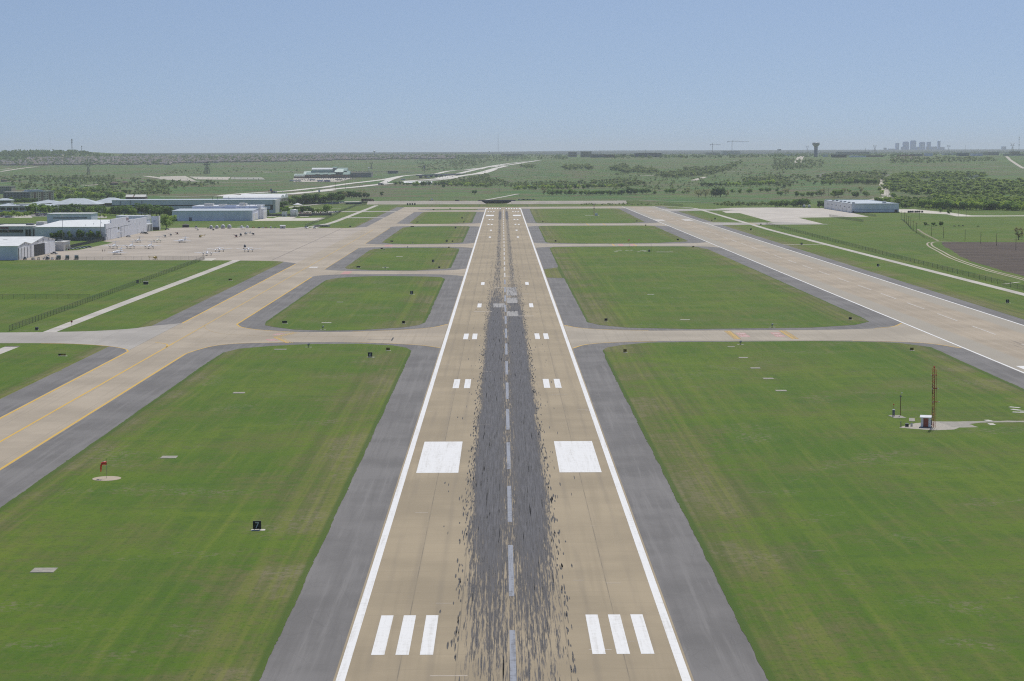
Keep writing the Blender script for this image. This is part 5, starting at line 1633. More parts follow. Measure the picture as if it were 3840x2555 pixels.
def car(kind, c, loc, rz, label, group, cat='car', parts=False, scale=1.0):
    """nose points to -y; near ones carry their own parts, distant ones are a single mesh"""
    key = (kind, tuple(c), parts)
    if key not in _veh:
        if parts:
            r = empty({'sedan': 'parked_car', 'suv': 'parked_car', 'pickup': 'pickup_truck', 'van': 'van'}[kind], (0, 0, 0), 0, label, cat)
            body, cab, w = PROF[kind]
            h = w/2
            MB().side(body, -h, h, 0, lambda z: .05 if z < .5 else 0).build('body', paint(c), r)
            ins = lambda z: .1 + max(0, z-1.0)*.25
            MB().side(cab, -h+.02, h-.02, 0, ins).build('windows', M['glass'], r)
            top = max(z for _, z in cab); ys = [y for y, z in cab if z > top-.06]; g0 = ins(top)
            MB().box(-h+.02+g0, h-.02-g0, min(ys), max(ys), top+.002, top+.05).build('roof_panel', paint(c), r)
            for s in (-1, 1):
                for y in (-WH[kind], WH[kind]): MB().tube([(s*(h-.2), y, .34), (s*(h+.02), y, .34)], .34, 12).build('wheel', M['rubber'], r)
                MB().box(s*(h-.3)-.18, s*(h-.3)+.18, body[1][0]-.03, body[1][0]+.1, .62, .78).build('headlight', M['lamp'], r)
            _veh[key] = [r, []]
        else:
            mb = MB(); vehicle_mesh(kind, mb)
            o = mb.build({'sedan': 'parked_car', 'suv': 'parked_car', 'pickup': 'pickup_truck', 'van': 'van'}[kind], [paint(c), M['glass'], M['rubber']])
            tag(o, label, cat)
            _veh[key] = [o, []]
    o = put(_veh[key][0], _veh[key][1], loc, rz, label, group, scale)
    o['category'] = cat
    return o
def tanker(loc, rz, label):
    r = empty('fuel_truck', loc, rz, label, 'fuel truck', 'fuel trucks by the apron fence')
    MB().box(-1.2, 1.2, -3.6, -1.9, .9, 2.7, 0, .08).build('cab', M['offwhite'], r)
    MB().box(-1.05, 1.05, -3.64, -3.58, 1.7, 2.5).build('windscreen', M['glass'], r)
    MB().box(-1.1, 1.1, -3.5, 3.6, .6, .95).build('chassis', M['dark'], r)
    rg = [[(1.25*math.cos(a)*k, y, 1.95+.95*math.sin(a)*k) for a in [2*math.pi*i/14 for i in range(14)]] for y, k in ((-1.7, .9), (-1.6, 1), (3.4, 1), (3.5, .9))]
    MB().loft(rg).build('tank', M['chrome'], r)
    MB().box(-1.2, 1.2, 3.5, 3.75, .8, 2.9).build('rear_panel', mat('truck_rear_green', (.12, .17, .15), .5), r)
    for s in (-1, 1):
        for y in (-2.7, 1.4, 2.6): MB().tube([(s*.8, y, .5), (s*1.15, y, .5)], .5, 12).build('wheel', M['rubber'], r)
tanker((-294.6, 1187, .03), R(195), 'left one of the two big fuel trucks with a silver tank')
tanker((-288.4, 1187, .03), R(195), 'right one of the two big fuel trucks with a silver tank')
tanker((-300.6, 1187, .03), R(200), 'smaller dark backed fuel truck left of the pair')
ca = lambda *a, **k: car(*a, parts=True, **k)
ca('suv', (.04, .045, .05), (-307.2, 1184, .03), 0, 'black off-road car left of the fuel trucks', 'cars by the front hangar')
ca('sedan', (.75, .75, .75), (-304.2, 1185, .03), .2, 'small white car between the black car and the fuel trucks', 'cars by the front hangar')
ca('pickup', (.50, .52, .54), (-320.0, 1258, .03), 1.2, 'silver pickup parked at the open hangar door', 'cars by the front hangar', 'pickup')
ca('suv', (.05, .055, .06), (-322.5, 1184.5, .03), .1, 'dark car at the corner of the blue hangar', 'cars by the front hangar')
ca('sedan', (.5, .5, .48), (-317.0, 1185, .03), .5, 'pale cart near the stairs before the hangar', 'cars by the front hangar')
ca('sedan', (.68, .62, .52), (-313.8, 1186.5, .03), .3, 'cream car near the stairs before the hangar', 'cars by the front hangar')
cols = [(.22, .03, .03), (.62, .65, .68), (.6, .62, .64), (.64, .67, .7), (.45, .5, .56), (.58, .6, .62), (.08, .09, .1)]
cn = ['dark red car at the near end of the row beside the grass', 'silver car second in the row beside the grass', 'silver car third in the row beside the grass', 'silver car fourth in the row beside the grass', 'blue grey car fifth in the row beside the grass', 'silver car sixth in the row beside the grass', 'dark car at the far end of the row beside the grass']
for k in range(7):
    ca('sedan', cols[k], (-324.6+.95*k*1.45, 1319+k*6.3, .03), 1.35, cn[k], 'cars parked beside the grass yard')
ca('sedan', (.56, .58, .6), (-323.6, 1549, .03), 1.2, 'silver car before the doors of the white hangar', 'cars at the white hangar')
ca('pickup', (.60, .62, .63), (-325.2, 1621, .03), .7, 'silver pickup at the far part of the white hangar', 'cars at the white hangar', 'pickup')
ca('suv', (.10, .12, .13), (-321.0, 1616, .03), .9, 'dark car beside the silver pickup at the white hangar', 'cars at the white hangar')
ca('sedan', (.6, .6, .55), (-318.6, 1712, .03), 1.3, 'pale small car under the big tree', 'cars at the white hangar')
ca('van', (.70, .71, .70), (-297.2, 1750, .03), .3, 'white van parked at the far apron edge', 'vans', 'van')
ca('van', (.72, .73, .73), (-188.9, 1734, .03), .5, 'white van by the far fence corner of the apron', 'vans', 'van')
ca('pickup', (.66, .67, .67), (-181.2, 1733, .03), .3, 'white pickup by the far fence corner of the apron', 'vans', 'pickup')
st = empty('boarding_stairs', (-311.5, 1188, .03), -.9, 'grey boarding stairs standing before the hangar', 'boarding stairs')
MB().side([(0, .3), (4.6, 2.9), (5.6, 2.9), (5.6, 2.7), (4.7, 2.7), (.2, .2)], -.6, .6).build('flight', M['steel'], st)
for s in (-.62, .62): MB().tube([(s, .2, 1.2), (s, 4.6, 3.9), (s, 5.5, 3.9)], .05, 6).build('handrail', M['steel'], st)
for s in (-.5, .5):
    for y in (.8, 4.8): MB().tube([(s-.08, y, .28), (s+.08, y, .28)], .28, 10).build('wheel', M['rubber'], st)
fr = MB()
for s in (-.5, .5): fr.tube([(s, .8, .3), (s, 4.8, .3)], .06, 6).tube([(s, 4.8, .3), (s, 4.8, 2.7)], .06, 6)
fr.build('frame', M['grey'], st)

# white dome tents, sheds and clutter along the far apron edge
M['dome'] = mat('dome_fabric', (.66, .67, .66), .6, .1, .5)
def dome(x, y, rad, h, label, tan_=False):
    r = empty('dome_tent', (x, y, .02), 0, label, 'dome tent', 'white dome tents')
    MB().lathe([(rad*.86, 0), (rad, h*.3), (rad*.96, h*.55), (rad*.72, h*.82), (rad*.36, h*.96), (.05, h)], 20).build('dome_cover', M['dome'], r)
    a = MB()
    a.add([(rad*.55*math.cos(t), -rad*.9-.12, h*.42+rad*.55*math.sin(t)) for t in [2*math.pi*k/14 for k in range(14)]], [tuple(range(14))])
    a.build('front_disc', mat('dome_front', (.36, .38, .38), .7), r)
    MB().tube([(0, 0, h), (0, 0, h+.7)], .04, 5).build('tip_rod', M['steel'], r)
    MB().lathe([(rad*.9, 0), (rad*.9, .15), (rad*.8, .2)], 20).build('base_ring', M['dark'], r)
for x, y, rad, h, lab in ((-281.3, 1741, 1.75, 3.2, 'leftmost white dome tent by the dark helicopter'), (-275.8, 1741, 1.75, 3.2, 'second white dome tent from the left'), (-269.9, 1741, 2.15, 4.0, 'third and larger white dome tent'), (-263.9, 1742, 2.1, 4.0, 'fourth and larger white dome tent with a vertical rod'),
                      (-253.3, 1750, 1.5, 2.6, 'small dome tent behind the left wing of the light plane'), (-247.7, 1750, 1.5, 2.6, 'small dome tent behind the right wing of the light plane'), (-224.5, 1745, .9, 1.8, 'tiny dome tent left of the white box shed')):
    dome(x, y, rad, h, lab)
dome(394.9, 2414, 2.0, 3.9, 'left white dome at the far edge of the east apron'); dome(401.5, 2413, 2.0, 3.9, 'right white dome at the far edge of the east apron')
r = building('shed', (-311, 1773, 0), 'dark shed with a hipped top in the grass strip before the blue hangar', 'shed')
MB().box(-3, 3, -2, 2, 0, 2.4).build('wall', mat('dark_timber', (.045, .04, .05), .8), r)
MB().add([(-3.3, -2.3, 2.4), (3.3, -2.3, 2.4), (3.3, 2.3, 2.4), (-3.3, 2.3, 2.4), (-1, 0, 3.6), (1, 0, 3.6)], [(0, 1, 5, 4), (1, 2, 5), (2, 3, 4, 5), (3, 0, 4), (3, 2, 1, 0)]).build('roof', M['dark'], r)
r = building('shed', (-212, 1737, 0), 'white box shed with a dark square at the far apron edge', 'shed')
MB().box(-2.5, 2.5, -1.6, 1.6, 0, 2.7).build('wall', M['offwhite'], r)
MB().add([(-2.7, -1.8, 2.7), (2.7, -1.8, 2.7), (2.7, 1.8, 2.7), (-2.7, 1.8, 2.7), (-2.7, 0, 3.3), (2.7, 0, 3.3)], [(0, 1, 5, 4), (2, 3, 4, 5), (1, 2, 5), (3, 0, 4)]).build('roof', M['white'], r)
MB().box(-.5, .5, -1.68, -1.6, .8, 1.7).build('vent', M['dark'], r)
for x, y, c, s_, lab in ((-235.5, 1742, (.05, .05, .05), 1.0, 'low black equipment cart on the apron edge'), (-232, 1743, (.6, .6, .6), .9, 'low white equipment cart on the apron edge'), (-228.8, 1743, (.40, .12, .10), .9, 'low red equipment cart on the apron edge'), (-219.8, 1742, (.18, .18, .18), .8, 'low grey equipment cart right of the tiny dome'), (-241.8, 1750, (.55, .36, .05), 1.1, 'yellow equipment cart right of the small dome tents'), (-284.5, 1742, (.16, .17, .17), .8, 'dark grey cart left of the dome tents')):
    r = empty('equipment_cart', (x, y, .03), .2, lab, 'equipment cart', 'equipment carts')
    MB().box(-1.2*s_, 1.2*s_, -.7*s_, .7*s_, .35, 1.2*s_, 0, .12).build('body', paint(c), r)
    for sx in (-1, 1):
        for sy in (-1, 1): MB().tube([(sx*.9*s_, sy*.7*s_-.06, .22), (sx*.9*s_, sy*.7*s_+.06, .22)], .22, 8).build('wheel', M['rubber'], r)
    MB().tube([(-1.2*s_, 0, .4), (-2.0*s_, 0, .3)], .05, 5).build('tow_bar', M['dark'], r)
br = building('bridge', (-188, 1782, 0), 'low white culvert rail beside the far service road', 'culvert')
MB().box(2, 17, -1.2, 0, 0, 1.5).build('head_wall', M['pad'], br)
MB().box(0, 18, 0, .4, 1.2, 1.8).build('rail', mat('pale_rail', (.5, .5, .46), .7), br)
MB().box(3, 15, -1.26, -1.2, .1, 1.1).build('opening', B['dark'], br)

# ---------------------------------------------------------------- people and cattle
def skinned(name, joints, bones, radii, m, parent=None, sub=1, root=0):
    me = bpy.data.meshes.new(name)
    me.from_pydata(joints, bones, [])
    o = bpy.data.objects.new(name, me)
    C.objects.link(o)
    o.modifiers.new('skin', 'SKIN')
    for v, rr in zip(me.skin_vertices[0].data, radii):
        v.radius = rr if hasattr(rr, '__len__') else (rr, rr)
    me.skin_vertices[0].data[root].use_root = True
    s = o.modifiers.new('sub', 'SUBSURF'); s.levels = sub; s.render_levels = sub
    dg = bpy.context.evaluated_depsgraph_get()
    nm = bpy.data.meshes.new_from_object(o.evaluated_get(dg))
    nm.name = name
    C.objects.unlink(o); bpy.data.objects.remove(o)
    nm.materials.clear(); nm.materials.append(m)
    nm.polygons.foreach_set('use_smooth', [True]*len(nm.polygons))
    o = bpy.data.objects.new(name, nm); C.objects.link(o)
    if parent: o.parent = parent
    return o
SKIN = mat('skin', (.42, .26, .18), .6)
def person(loc, rz, label, shirt, trousers, stride=.12):
    r = empty('person', loc, rz, label, 'person', 'people on the apron')
    J = [(0, 0, .95), (0, 0, 1.2), (0, 0, 1.42), (0, 0, 1.53), (0, -.02, 1.63), (0, -.01, 1.75)]
    Rd = [.13, .14, .12, .055, .085, .06]
    E = [(0, 1), (1, 2), (2, 3), (3, 4), (4, 5)]
    def add(p, rr, parent):
        J.append(p); Rd.append(rr); E.append((parent, len(J)-1)); return len(J)-1
    for s in (-1, 1):
        st_ = stride*s
        a = add((s*.1, 0, .9), .095, 0); k = add((s*.11, -.03-st_, .5), .062, a); f = add((s*.11, .02-st_*1.3, .08), .045, k); add((s*.12, -.16-st_*1.3, .04), .035, f)
        sh = add((s*.19, 0, 1.42), .062, 2); el = add((s*.25, .03, 1.12), .045, sh); wr = add((s*.26, -.05+st_*.5, .88), .03, el)
        pa = add((s*.26, -.06+st_*.5, .81), .03, wr)
        for i, dx in enumerate((-.03, -.01, .01, .03)): add((s*.26, -.06+st_*.5+dx, .72+abs(dx)*.4), .009, pa)
        add((s*.25, -.11+st_*.5, .78), .010, pa)
    body = skinned('body', J, E, Rd, SKIN, r)
    # clothes follow the body
    skinned('shirt', [(0, 0, .93), (0, 0, 1.2), (0, 0, 1.44), (.2, 0, 1.43), (.25, .03, 1.2), (-.2, 0, 1.43), (-.25, .03, 1.2)], [(0, 1), (1, 2), (2, 3), (3, 4), (2, 5), (5, 6)], [.15, .155, .13, .075, .06, .075, .06], shirt, r)
    T = [(0, 0, .97)]; TE = []; TR = [.15]
    for s in (-1, 1):
        st_ = stride*s
        n0 = len(T); T += [(s*.1, 0, .88), (s*.11, -.03-st_, .5), (s*.11, .02-st_*1.3, .14)]; TR += [.11, .078, .068]; TE += [(0, n0), (n0, n0+1), (n0+1, n0+2)]
    skinned('trousers', T, TE, TR, trousers, r)
    MB().ell((0, .01, 1.72), .095, .105, .08, 10).build('hair', M['dark'], r)
person((-292.4, 1291, .03), .4, 'left one of two people standing on the apron near the business jet', mat('dark_shirt', (.05, .05, .06), .8), mat('dark_trousers', (.03, .03, .035), .8))
person((-291.2, 1293.5, .03), -.3, 'right one of two people standing on the apron near the business jet', mat('brown_shirt', (.09, .06, .05), .8), mat('black_trousers', (.02, .02, .025), .8), .05)
HIDE = mat('black_cow_hide', (.012, .011, .011), .7)
def cow(loc, rz, label, graze=True):
    J = [(0, .75, 1.02), (0, .1, .98), (0, -.6, 1.05), (0, -.95, 1.2 if not graze else .95), (0, -1.25, 1.45 if not graze else .6), (0, -1.62, 1.32 if not graze else .22), (0, .9, 1.15), (0, 1.02, .75), (0, 1.0, .45)]
    Rd = [(.3, .34), (.36, .4), (.3, .4), (.19, .24), (.14, .16), .085, .06, .03, .045]
    E = [(0, 1), (1, 2), (2, 3), (3, 4), (4, 5), (0, 6), (6, 7), (7, 8)]
    def add(p, rr, parent):
        J.append(p); Rd.append(rr); E.append((parent, len(J)-1)); return len(J)-1
    for s in (-1, 1):
        h = add((s*.2, .7, .8), .16, 0); kn = add((s*.21, .62, .6), .1, h); hk = add((s*.2, .86, .36), .06, kn); add((s*.2, .8, .03), .055, hk)
        f = add((s*.2, -.62, .72), .12, 2); k2 = add((s*.2, -.63, .36), .06, f); add((s*.2, -.6, .03), .055, k2)
        add((s*.24, -1.14, J[4][2]+.1), .04, 4)
    o = skinned('cow', J, E, Rd, HIDE, None, 1, 1)
    o.location = loc; o.rotation_euler = (0, 0, rz)
    tag(o, label, 'cow', 'black cattle in the right meadow')
for i, (x, y, rz, lab) in enumerate(((411.5, 1753, 1.4, 'black cow at the left end of the scattered herd'), (416.3, 1739, -1.4, 'black cow second from the left in the meadow herd'), (429.2, 1720, 1.3, 'black cow beside the pair in the middle of the herd'), (434.6, 1724, 1.2, 'black cow in the middle of the herd with its head down'), (438.9, 1727, 1.8, 'black cow right of the middle pair of the herd'), (450.4, 1713, -1.5, 'black cow alone at the right end of the herd'))):
    cow((x, y, 0), rz, lab)

# ---------------------------------------------------------------- trees
def leaf_shader(t, p, k):
    """thin leaves: they also let light through"""
    t.links.new(k, p.inputs['Base Color'])
    p.inputs['Roughness'].default_value = .7
    p.inputs['Specular IOR Level'].default_value = .2
    tr = t.nodes.new('ShaderNodeBsdfTranslucent')
    t.links.new(k, tr.inputs['Color'])
    mx = t.nodes.new('ShaderNodeMixShader')
    mx.inputs[0].default_value = .5
    t.links.new(p.outputs[0], mx.inputs[1]); t.links.new(tr.outputs[0], mx.inputs[2])
    t.links.new(mx.outputs[0], t.nodes['Material Output'].inputs['Surface'])

def leaf_material(name, a, b, c):
    m, t, p = nodes_of(name)
    q = NT(t)
    oi = q.n('ShaderNodeObjectInfo')
    tc = q.n('ShaderNodeTexCoord').outputs['Object']
    n = q.noise(tc, 1.1, 3, .6)
    k = q.mix(q.ramp(n, .34, .66), col(*a), col(*b))
    k = q.mix(q.math('MULTIPLY', oi.outputs['Random'], .55), k, col(*c))
    leaf_shader(t, p, k)
    return m
LEAF = {
 'dark': leaf_material('dark_leaves', (0.100, 0.181, 0.039), (0.213, 0.347, 0.063), (0.123, 0.231, 0.063)),
 'mid': leaf_material('green_leaves', (0.178, 0.313, 0.051), (0.373, 0.528, 0.096), (0.248, 0.347, 0.074)),
 'light': leaf_material('fresh_leaves', (0.320, 0.478, 0.063), (0.585, 0.709, 0.128), (0.425, 0.528, 0.085)),
 'bare': leaf_material('sparse_leaves', (0.248, 0.247, 0.107), (0.444, 0.413, 0.191), (0.354, 0.378, 0.149)),
}
BARK = mat('bark', (.09, .075, .06), .9, .3, 2)
def leaf_cloud(r_, n, clumps, leaf, spread=1.0):
    """leaf faces gathered in clumps; unit tree: height 1, base at 0"""
    vs, fs = [], []
    cl = []
    for i in range(clumps):
        a = r_.uniform(0, 2*math.pi); h = r_.uniform(.30, .86)
        w = math.sin(math.pi*min(1, (h-.16)/.86))*.42*spread
        d = w*math.sqrt(r_.uniform(.1, 1))
        cl.append((d*math.cos(a), d*math.sin(a), h, r_.uniform(.11, .19)*(.8+.4*spread)))
    for i in range(n):
        cx, cy, cz, cr = cl[i % clumps]
        v = r_.normal(size=3); v /= np.linalg.norm(v)
        p = np.array((cx, cy, cz)) + v*cr*(r_.uniform(.45, 1.05))
        p[2] = min(1.0, max(.17, p[2]))
        nrm = v*.8 + r_.normal(size=3)*.5 + np.array((0, 0, .35))
        nrm /= np.linalg.norm(nrm)
        t = np.cross(nrm, r_.normal(size=3)); t /= np.linalg.norm(t)
        b = np.cross(nrm, t)
        s = leaf*r_.uniform(.6, 1.3)
        k = len(vs)
        vs += [tuple(p+t*s), tuple(p+b*s*.8), tuple(p-t*s*.9), tuple(p-b*s)]
        fs.append((k, k+1, k+2, k+3))
    return vs, fs
TREES = {}
def tree_proto(kind, i):
    key = (kind, i)
    if key in TREES: return TREES[key]
    r_ = np.random.default_rng(40+i*7+len(kind)*31)
    spread = (1.0, 1.2, .8, 1.05)[i % 4]
    n = 300 if kind == 'bare' else 680
    vs, fs = leaf_cloud(r_, n, (9, 12, 8, 14)[i % 4], .05 if kind == 'bare' else .058, spread)
    cm = bpy.data.meshes.new('crown'); cm.from_pydata(vs, [], fs); cm.materials.append(LEAF[kind])
    tr = MB().tube([(0, 0, -.02), (.01, 0, .16), (.015, .01, .34), (.0, .02, .62)], [.030, .024, .018, .006], 6)
    for k in range(5):
        a = r_.uniform(0, 6.28); z0 = r_.uniform(.2, .42); L = r_.uniform(.2, .34)*spread
        tr.tube([(.01, 0, z0), (L*.5*math.cos(a), L*.5*math.sin(a), z0+.12), (L*math.cos(a), L*math.sin(a), z0+.26)], [.013, .009, .003], 5)
    tm = tr.mesh('trunk', BARK)
    TREES[key] = (cm, tm)
    return TREES[key]
TREE_SPOTS = []
def tree(kind, i, loc, h, label, group, w=1.0):
    cm, tm = tree_proto(kind, i)
    r = empty('tree', loc, random.uniform(0, 6.28), label, 'tree', group)
    r.scale = (h*w, h*w, h)
    for nm, me in (('crown', cm), ('trunk', tm)):
        o = bpy.data.objects.new(nm, me); C.objects.link(o); o.parent = r
    TREE_SPOTS.append(loc)
    return r
ORD = ['first', 'second', 'third', 'fourth', 'fifth', 'sixth', 'seventh', 'eighth', 'ninth', 'tenth', 'eleventh', 'twelfth', 'thirteenth', 'fourteenth', 'fifteenth', 'sixteenth', 'seventeenth', 'eighteenth', 'nineteenth', 'twentieth']
KN = {'dark': 'dark green', 'mid': 'green', 'light': 'light green', 'bare': 'thin grey leaved'}
# the row by the white hangar
for i, (x, h) in enumerate(((625, 7.6), (710, 8.8), (815, 8.2), (930, 9.4), (1030, 8.6), (1130, 8.2))):
    p = land(c1, x, 1272)
    tree('dark' if i % 2 else 'mid', i, (p.x, 1481, 0), h, ORD[i]+' tree from the left in the row before the white hangar wall', 'row of trees by the white hangar', .82)
tree('mid', 1, (-324.5, 1742, 0), 13.2, 'big round tree between the tall blue wall and the grass strip', 'trees by the apron', .95)
tree('mid', 2, (-340, 1712, 0), 9, 'smaller tree left of the tall blue wall', 'trees by the apron')
tree('light', 3, (-346, 1905, 0), 8.5, 'light green tree at the left end of the blue hangar', 'trees by the apron')
tree('dark', 0, (-268, 2072, 0), 9, 'tree at the right end of the blue hangar', 'trees by the apron', .8)
# (crop, x, ybase, height m, kind)
def scatter(lst, group, phrase, numbered=True):
    lst = sorted(lst, key=lambda a: a[0](a[1], a[2])[0])
    kinds = {}
    tot = {}
    for a in lst: tot[a[4]] = tot.get(a[4], 0)+1
    for n_, (c, x, y, h, k) in enumerate(lst):
        p = land(c, x, y)
        kinds[k] = kinds.get(k, 0)+1
        if tot[k] == 1: lab = 'only %s tree %s' % (KN[k], phrase)
        elif numbered and kinds[k] <= len(ORD): lab = '%s %s tree from the left %s' % (ORD[kinds[k]-1], KN[k], phrase)
        else: lab = '%s tree %s' % (KN[k], phrase)
        tree(k, n_ % 4, (p.x, p.y, tz(p.x, p.y)-.1), h*random.uniform(.92, 1.08), lab, group, random.uniform(1.15, 1.55))
rr = random.Random(3)
def row(c, x0, y0, x1, y1, n, h, kinds, jit=(8, 4)):
    out = []
    for i in range(n):
        t = (i+.5)/n
        out.append((c, x0+(x1-x0)*t+rr.uniform(-jit[0], jit[0]), y0+(y1-y0)*t+rr.uniform(-jit[1], jit[1]), rr.uniform(*h), rr.choice(kinds)))
    return out
dk, md, lt, br_ = 'dark', 'mid', 'light', 'bare'
scatter(row(c1, 610, 985, 1330, 990, 13, (9, 12.5), [dk, dk, md], (14, 10)) , 'belt of trees behind the white hangar', 'in the belt behind the white hangar')
scatter(row(c1, 1330, 985, 1930, 1000, 13, (10, 13.5), [dk, dk, md], (14, 12)), 'belt of trees behind the white hangar', 'in the dense belt before the grey office')
scatter(row(c1, 300, 960, 620, 960, 8, (9, 12), [dk, md], (14, 6)), 'trees by the flat office', 'before the flat office with dark windows')
scatter(row(g5, 20, 905, 300, 890, 6, (5, 7), [lt, md], (10, 14)) + row(g5, 330, 905, 700, 870, 6, (4.5, 7), [lt, md], (12, 14)) + row(g5, 1560, 915, 2350, 915, 8, (4, 6), [lt, md], (14, 8)), 'car park trees', 'in the left car park')
scatter(row(c1, 20, 850, 340, 845, 7, (6, 9), [dk, md]) + row(c1, 350, 850, 470, 830, 3, (6, 9), [dk]) , 'trees by the hotel', 'at the foot of the tan hotel')
scatter(row(c1, 560, 815, 1400, 800, 20, (8, 13), [md, md, dk, lt], (20, 10)), 'trees behind the hip roofs', 'behind the hip roofed offices')
scatter(row(c1, 560, 740, 1250, 725, 16, (7, 11), [md, dk, lt], (25, 20)), 'trees behind the hotel', 'on the rough land behind the tan hotel')
scatter(row(g6, 1190, 400, 2350, 330, 24, (9, 14), [dk, dk, md], (14, 12)), 'belt of trees beyond the barrel roofs', 'in the dark belt right of the barrel roofs')
scatter(row(g6, 1190, 330, 2300, 255, 14, (8, 11), [dk, md, br_], (20, 14)), 'belt of trees beyond the barrel roofs', 'behind the belt beyond the barrel roofs')
scatter([(g6, 1060, 560, 13, dk), (g6, 1130, 580, 8, md), (g6, 1360, 575, 8, dk), (g6, 1500, 590, 8, dk), (g6, 1600, 590, 9.5, dk), (g6, 1720, 590, 7, dk), (g6, 1860, 590, 7.5, md), (g6, 2060, 590, 12, md), (g6, 1420, 580, 6, md)], 'trees behind the water tank', 'near the white water tank')
scatter(row(g4, 1000, 730, 1640, 720, 12, (8, 13), [dk, dk, br_]), 'trees by the red truck', 'behind the red truck on the road')
scatter(row(c3, 860, 610, 1990, 635, 22, (7, 10), [md, dk, lt, md], (16, 5)), 'line of trees beyond the meadow', 'across the far meadow edge')
scatter([(c3, 1130, 632, 11, md), (c3, 1210, 622, 10, dk), (c3, 725, 735, 7, dk), (c3, 1815, 725, 9, dk), (c3, 1690, 600, 10, dk), (c3, 1450, 640, 7, dk)], 'lone trees in the meadow', 'alone in the meadow behind the embankment')
scatter(row(c4, 680, 665, 1400, 660, 16, (7, 11), [lt, md, lt, md], (16, 6)) + row(c4, 1140, 662, 2000, 640, 14, (7, 11), [lt, md, dk], (16, 6)), 'bushy belt beyond the runway end', 'in the bushy belt beyond the runway end')
scatter(row(c4, 1040, 728, 1450, 728, 8, (7, 12), [md, md, br_], (10, 3)) + row(c4, 1490, 728, 2000, 724, 12, (7, 9), [dk, md], (10, 3)), 'tree row beyond the embankment', 'in the row just beyond the embankment')
scatter([(c5, 100, 724, 9, dk), (c5, 60, 722, 8, md), (c5, 195, 722, 11, dk), (c5, 262, 720, 10, dk), (c5, 340, 718, 11, md), (c5, 395, 718, 10, dk), (c5, 490, 716, 7, md), (c5, 632, 708, 9, md), (c5, 700, 716, 11, md), (c5, 820, 714, 6, md), (c5, 865, 712, 11, br_), (c5, 1000, 750, 13, br_), (c5, 1085, 752, 13, br_), (c5, 1155, 748, 13, br_), (c5, 1205, 750, 14, dk), (c5, 1260, 750, 15, dk), (c5, 1325, 745, 11, br_), (c5, 1405, 705, 8, md), (c5, 1485, 706, 9, md), (c5, 1602, 704, 9, md), (c5, 1735, 692, 8, md), (c5, 1820, 704, 9, dk), (c5, 1925, 694, 9, md)], 'meadow trees beyond the second runway', 'in the loose row past the second runway')
scatter(row(c5, 1010, 628, 1280, 626, 6, (7, 9), [dk]) + row(c5, 1300, 622, 1990, 610, 16, (8, 12), [md, lt, dk], (14, 8)), 'trees around the pond track', 'in the thicket before the pale track')
scatter([(c6, 175, 945, 13, br_), (c6, 100, 950, 9, md), (c6, 330, 960, 9, md), (c6, 408, 968, 8, md), (c6, 525, 972, 11, md), (c6, 625, 962, 9, dk), (c6, 675, 955, 12, br_), (c6, 830, 955, 6, lt), (c6, 908, 978, 14, md), (c6, 1000, 912, 10, br_), (c6, 1060, 912, 8, lt), (c6, 1145, 980, 11, dk), (c6, 1300, 966, 10, md), (c6, 1225, 908, 10, br_)], 'meadow trees behind the right hangar', 'in the meadow behind the right hangar')
scatter(row(c6, 0, 1110, 230, 1105, 6, (8, 11), [dk, md]) + row(c6, 270, 1108, 460, 1100, 6, (9, 12), [dk, md]) + row(c6, 640, 1115, 750, 1118, 4, (8, 10), [dk]), 'trees behind the east apron', 'along the far edge of the east apron')
scatter(row(c6, 690, 795, 1470, 780, 18, (9, 13), [md, dk, md, br_], (18, 14)), 'belt above the right hangar', 'in the long belt above the right hangar')
scatter(row(c6, 1440, 1040, 1700, 1060, 7, (6, 10), [lt, md]) + [(c6, 1690, 990, 10, md), (c6, 1765, 1080, 12, md), (c6, 1500, 900, 10, lt), (c6, 1520, 940, 9, lt)], 'trees right of the right hangar', 'by the pale road behind the right hangar')
scatter([(c7, 700, 1185, 6, md), (c7, 822, 1208, 6, dk), (c7, 482, 1372, 4, dk), (c7, 705, 1376, 5, dk), (c7, 595, 1376, 3.5, dk)], 'field bushes', 'in the right meadow near the cattle')
scatter([(c7, 1790, 1566, 9.5, br_)], 'field trees', 'by the ploughed field at the right edge')
scatter(row(c7, 480, 1140, 1867, 1160, 30, (8, 14), [md, lt, dk, md], (14, 6)), 'near edge of the right wood', 'at the near edge of the right wood')

# far masses of trees nobody could count
def mass(name, label, spots, m, faces=26, seed=5):
    """spots: (x, y, z, height, width)"""
    r_ = np.random.default_rng(seed)
    base = [leaf_cloud(np.random.default_rng(seed+k), faces, 5, .17, (1.0, 1.2, .9, 1.1)[k]) for k in range(4)]
    V, Fc = [], []
    off = 0
    for x, y, z, h, w in spots:
        vs, fs = base[r_.integers(4)]
        a = r_.uniform(0, 6.28)
        v = np.array(vs)
        ca_, sa = math.cos(a), math.sin(a)
        vv = np.stack([x+(v[:, 0]*ca_-v[:, 1]*sa)*h*w, y+(v[:, 0]*sa+v[:, 1]*ca_)*h*w, z-.15*h+v[:, 2]*h*1.12], 1)
        V.append(vv); Fc.append(np.array(fs)+off); off += len(vv)
    V = np.concatenate(V); Fc = np.concatenate(Fc)
    me = bpy.data.meshes.new(name)
    me.vertices.add(len(V)); me.vertices.foreach_set('co', V.ravel())
    me.loops.add(Fc.size); me.loops.foreach_set('vertex_index', Fc.ravel().astype(np.int32))
    me.polygons.add(len(Fc)); me.polygons.foreach_set('loop_start', np.arange(0, Fc.size, 4, dtype=np.int32))
    me.update(calc_edges=True)
    me.materials.append(m)
    o = bpy.data.objects.new(name, me); C.objects.link(o)
    tag(o, label, 'woodland', kind='stuff')
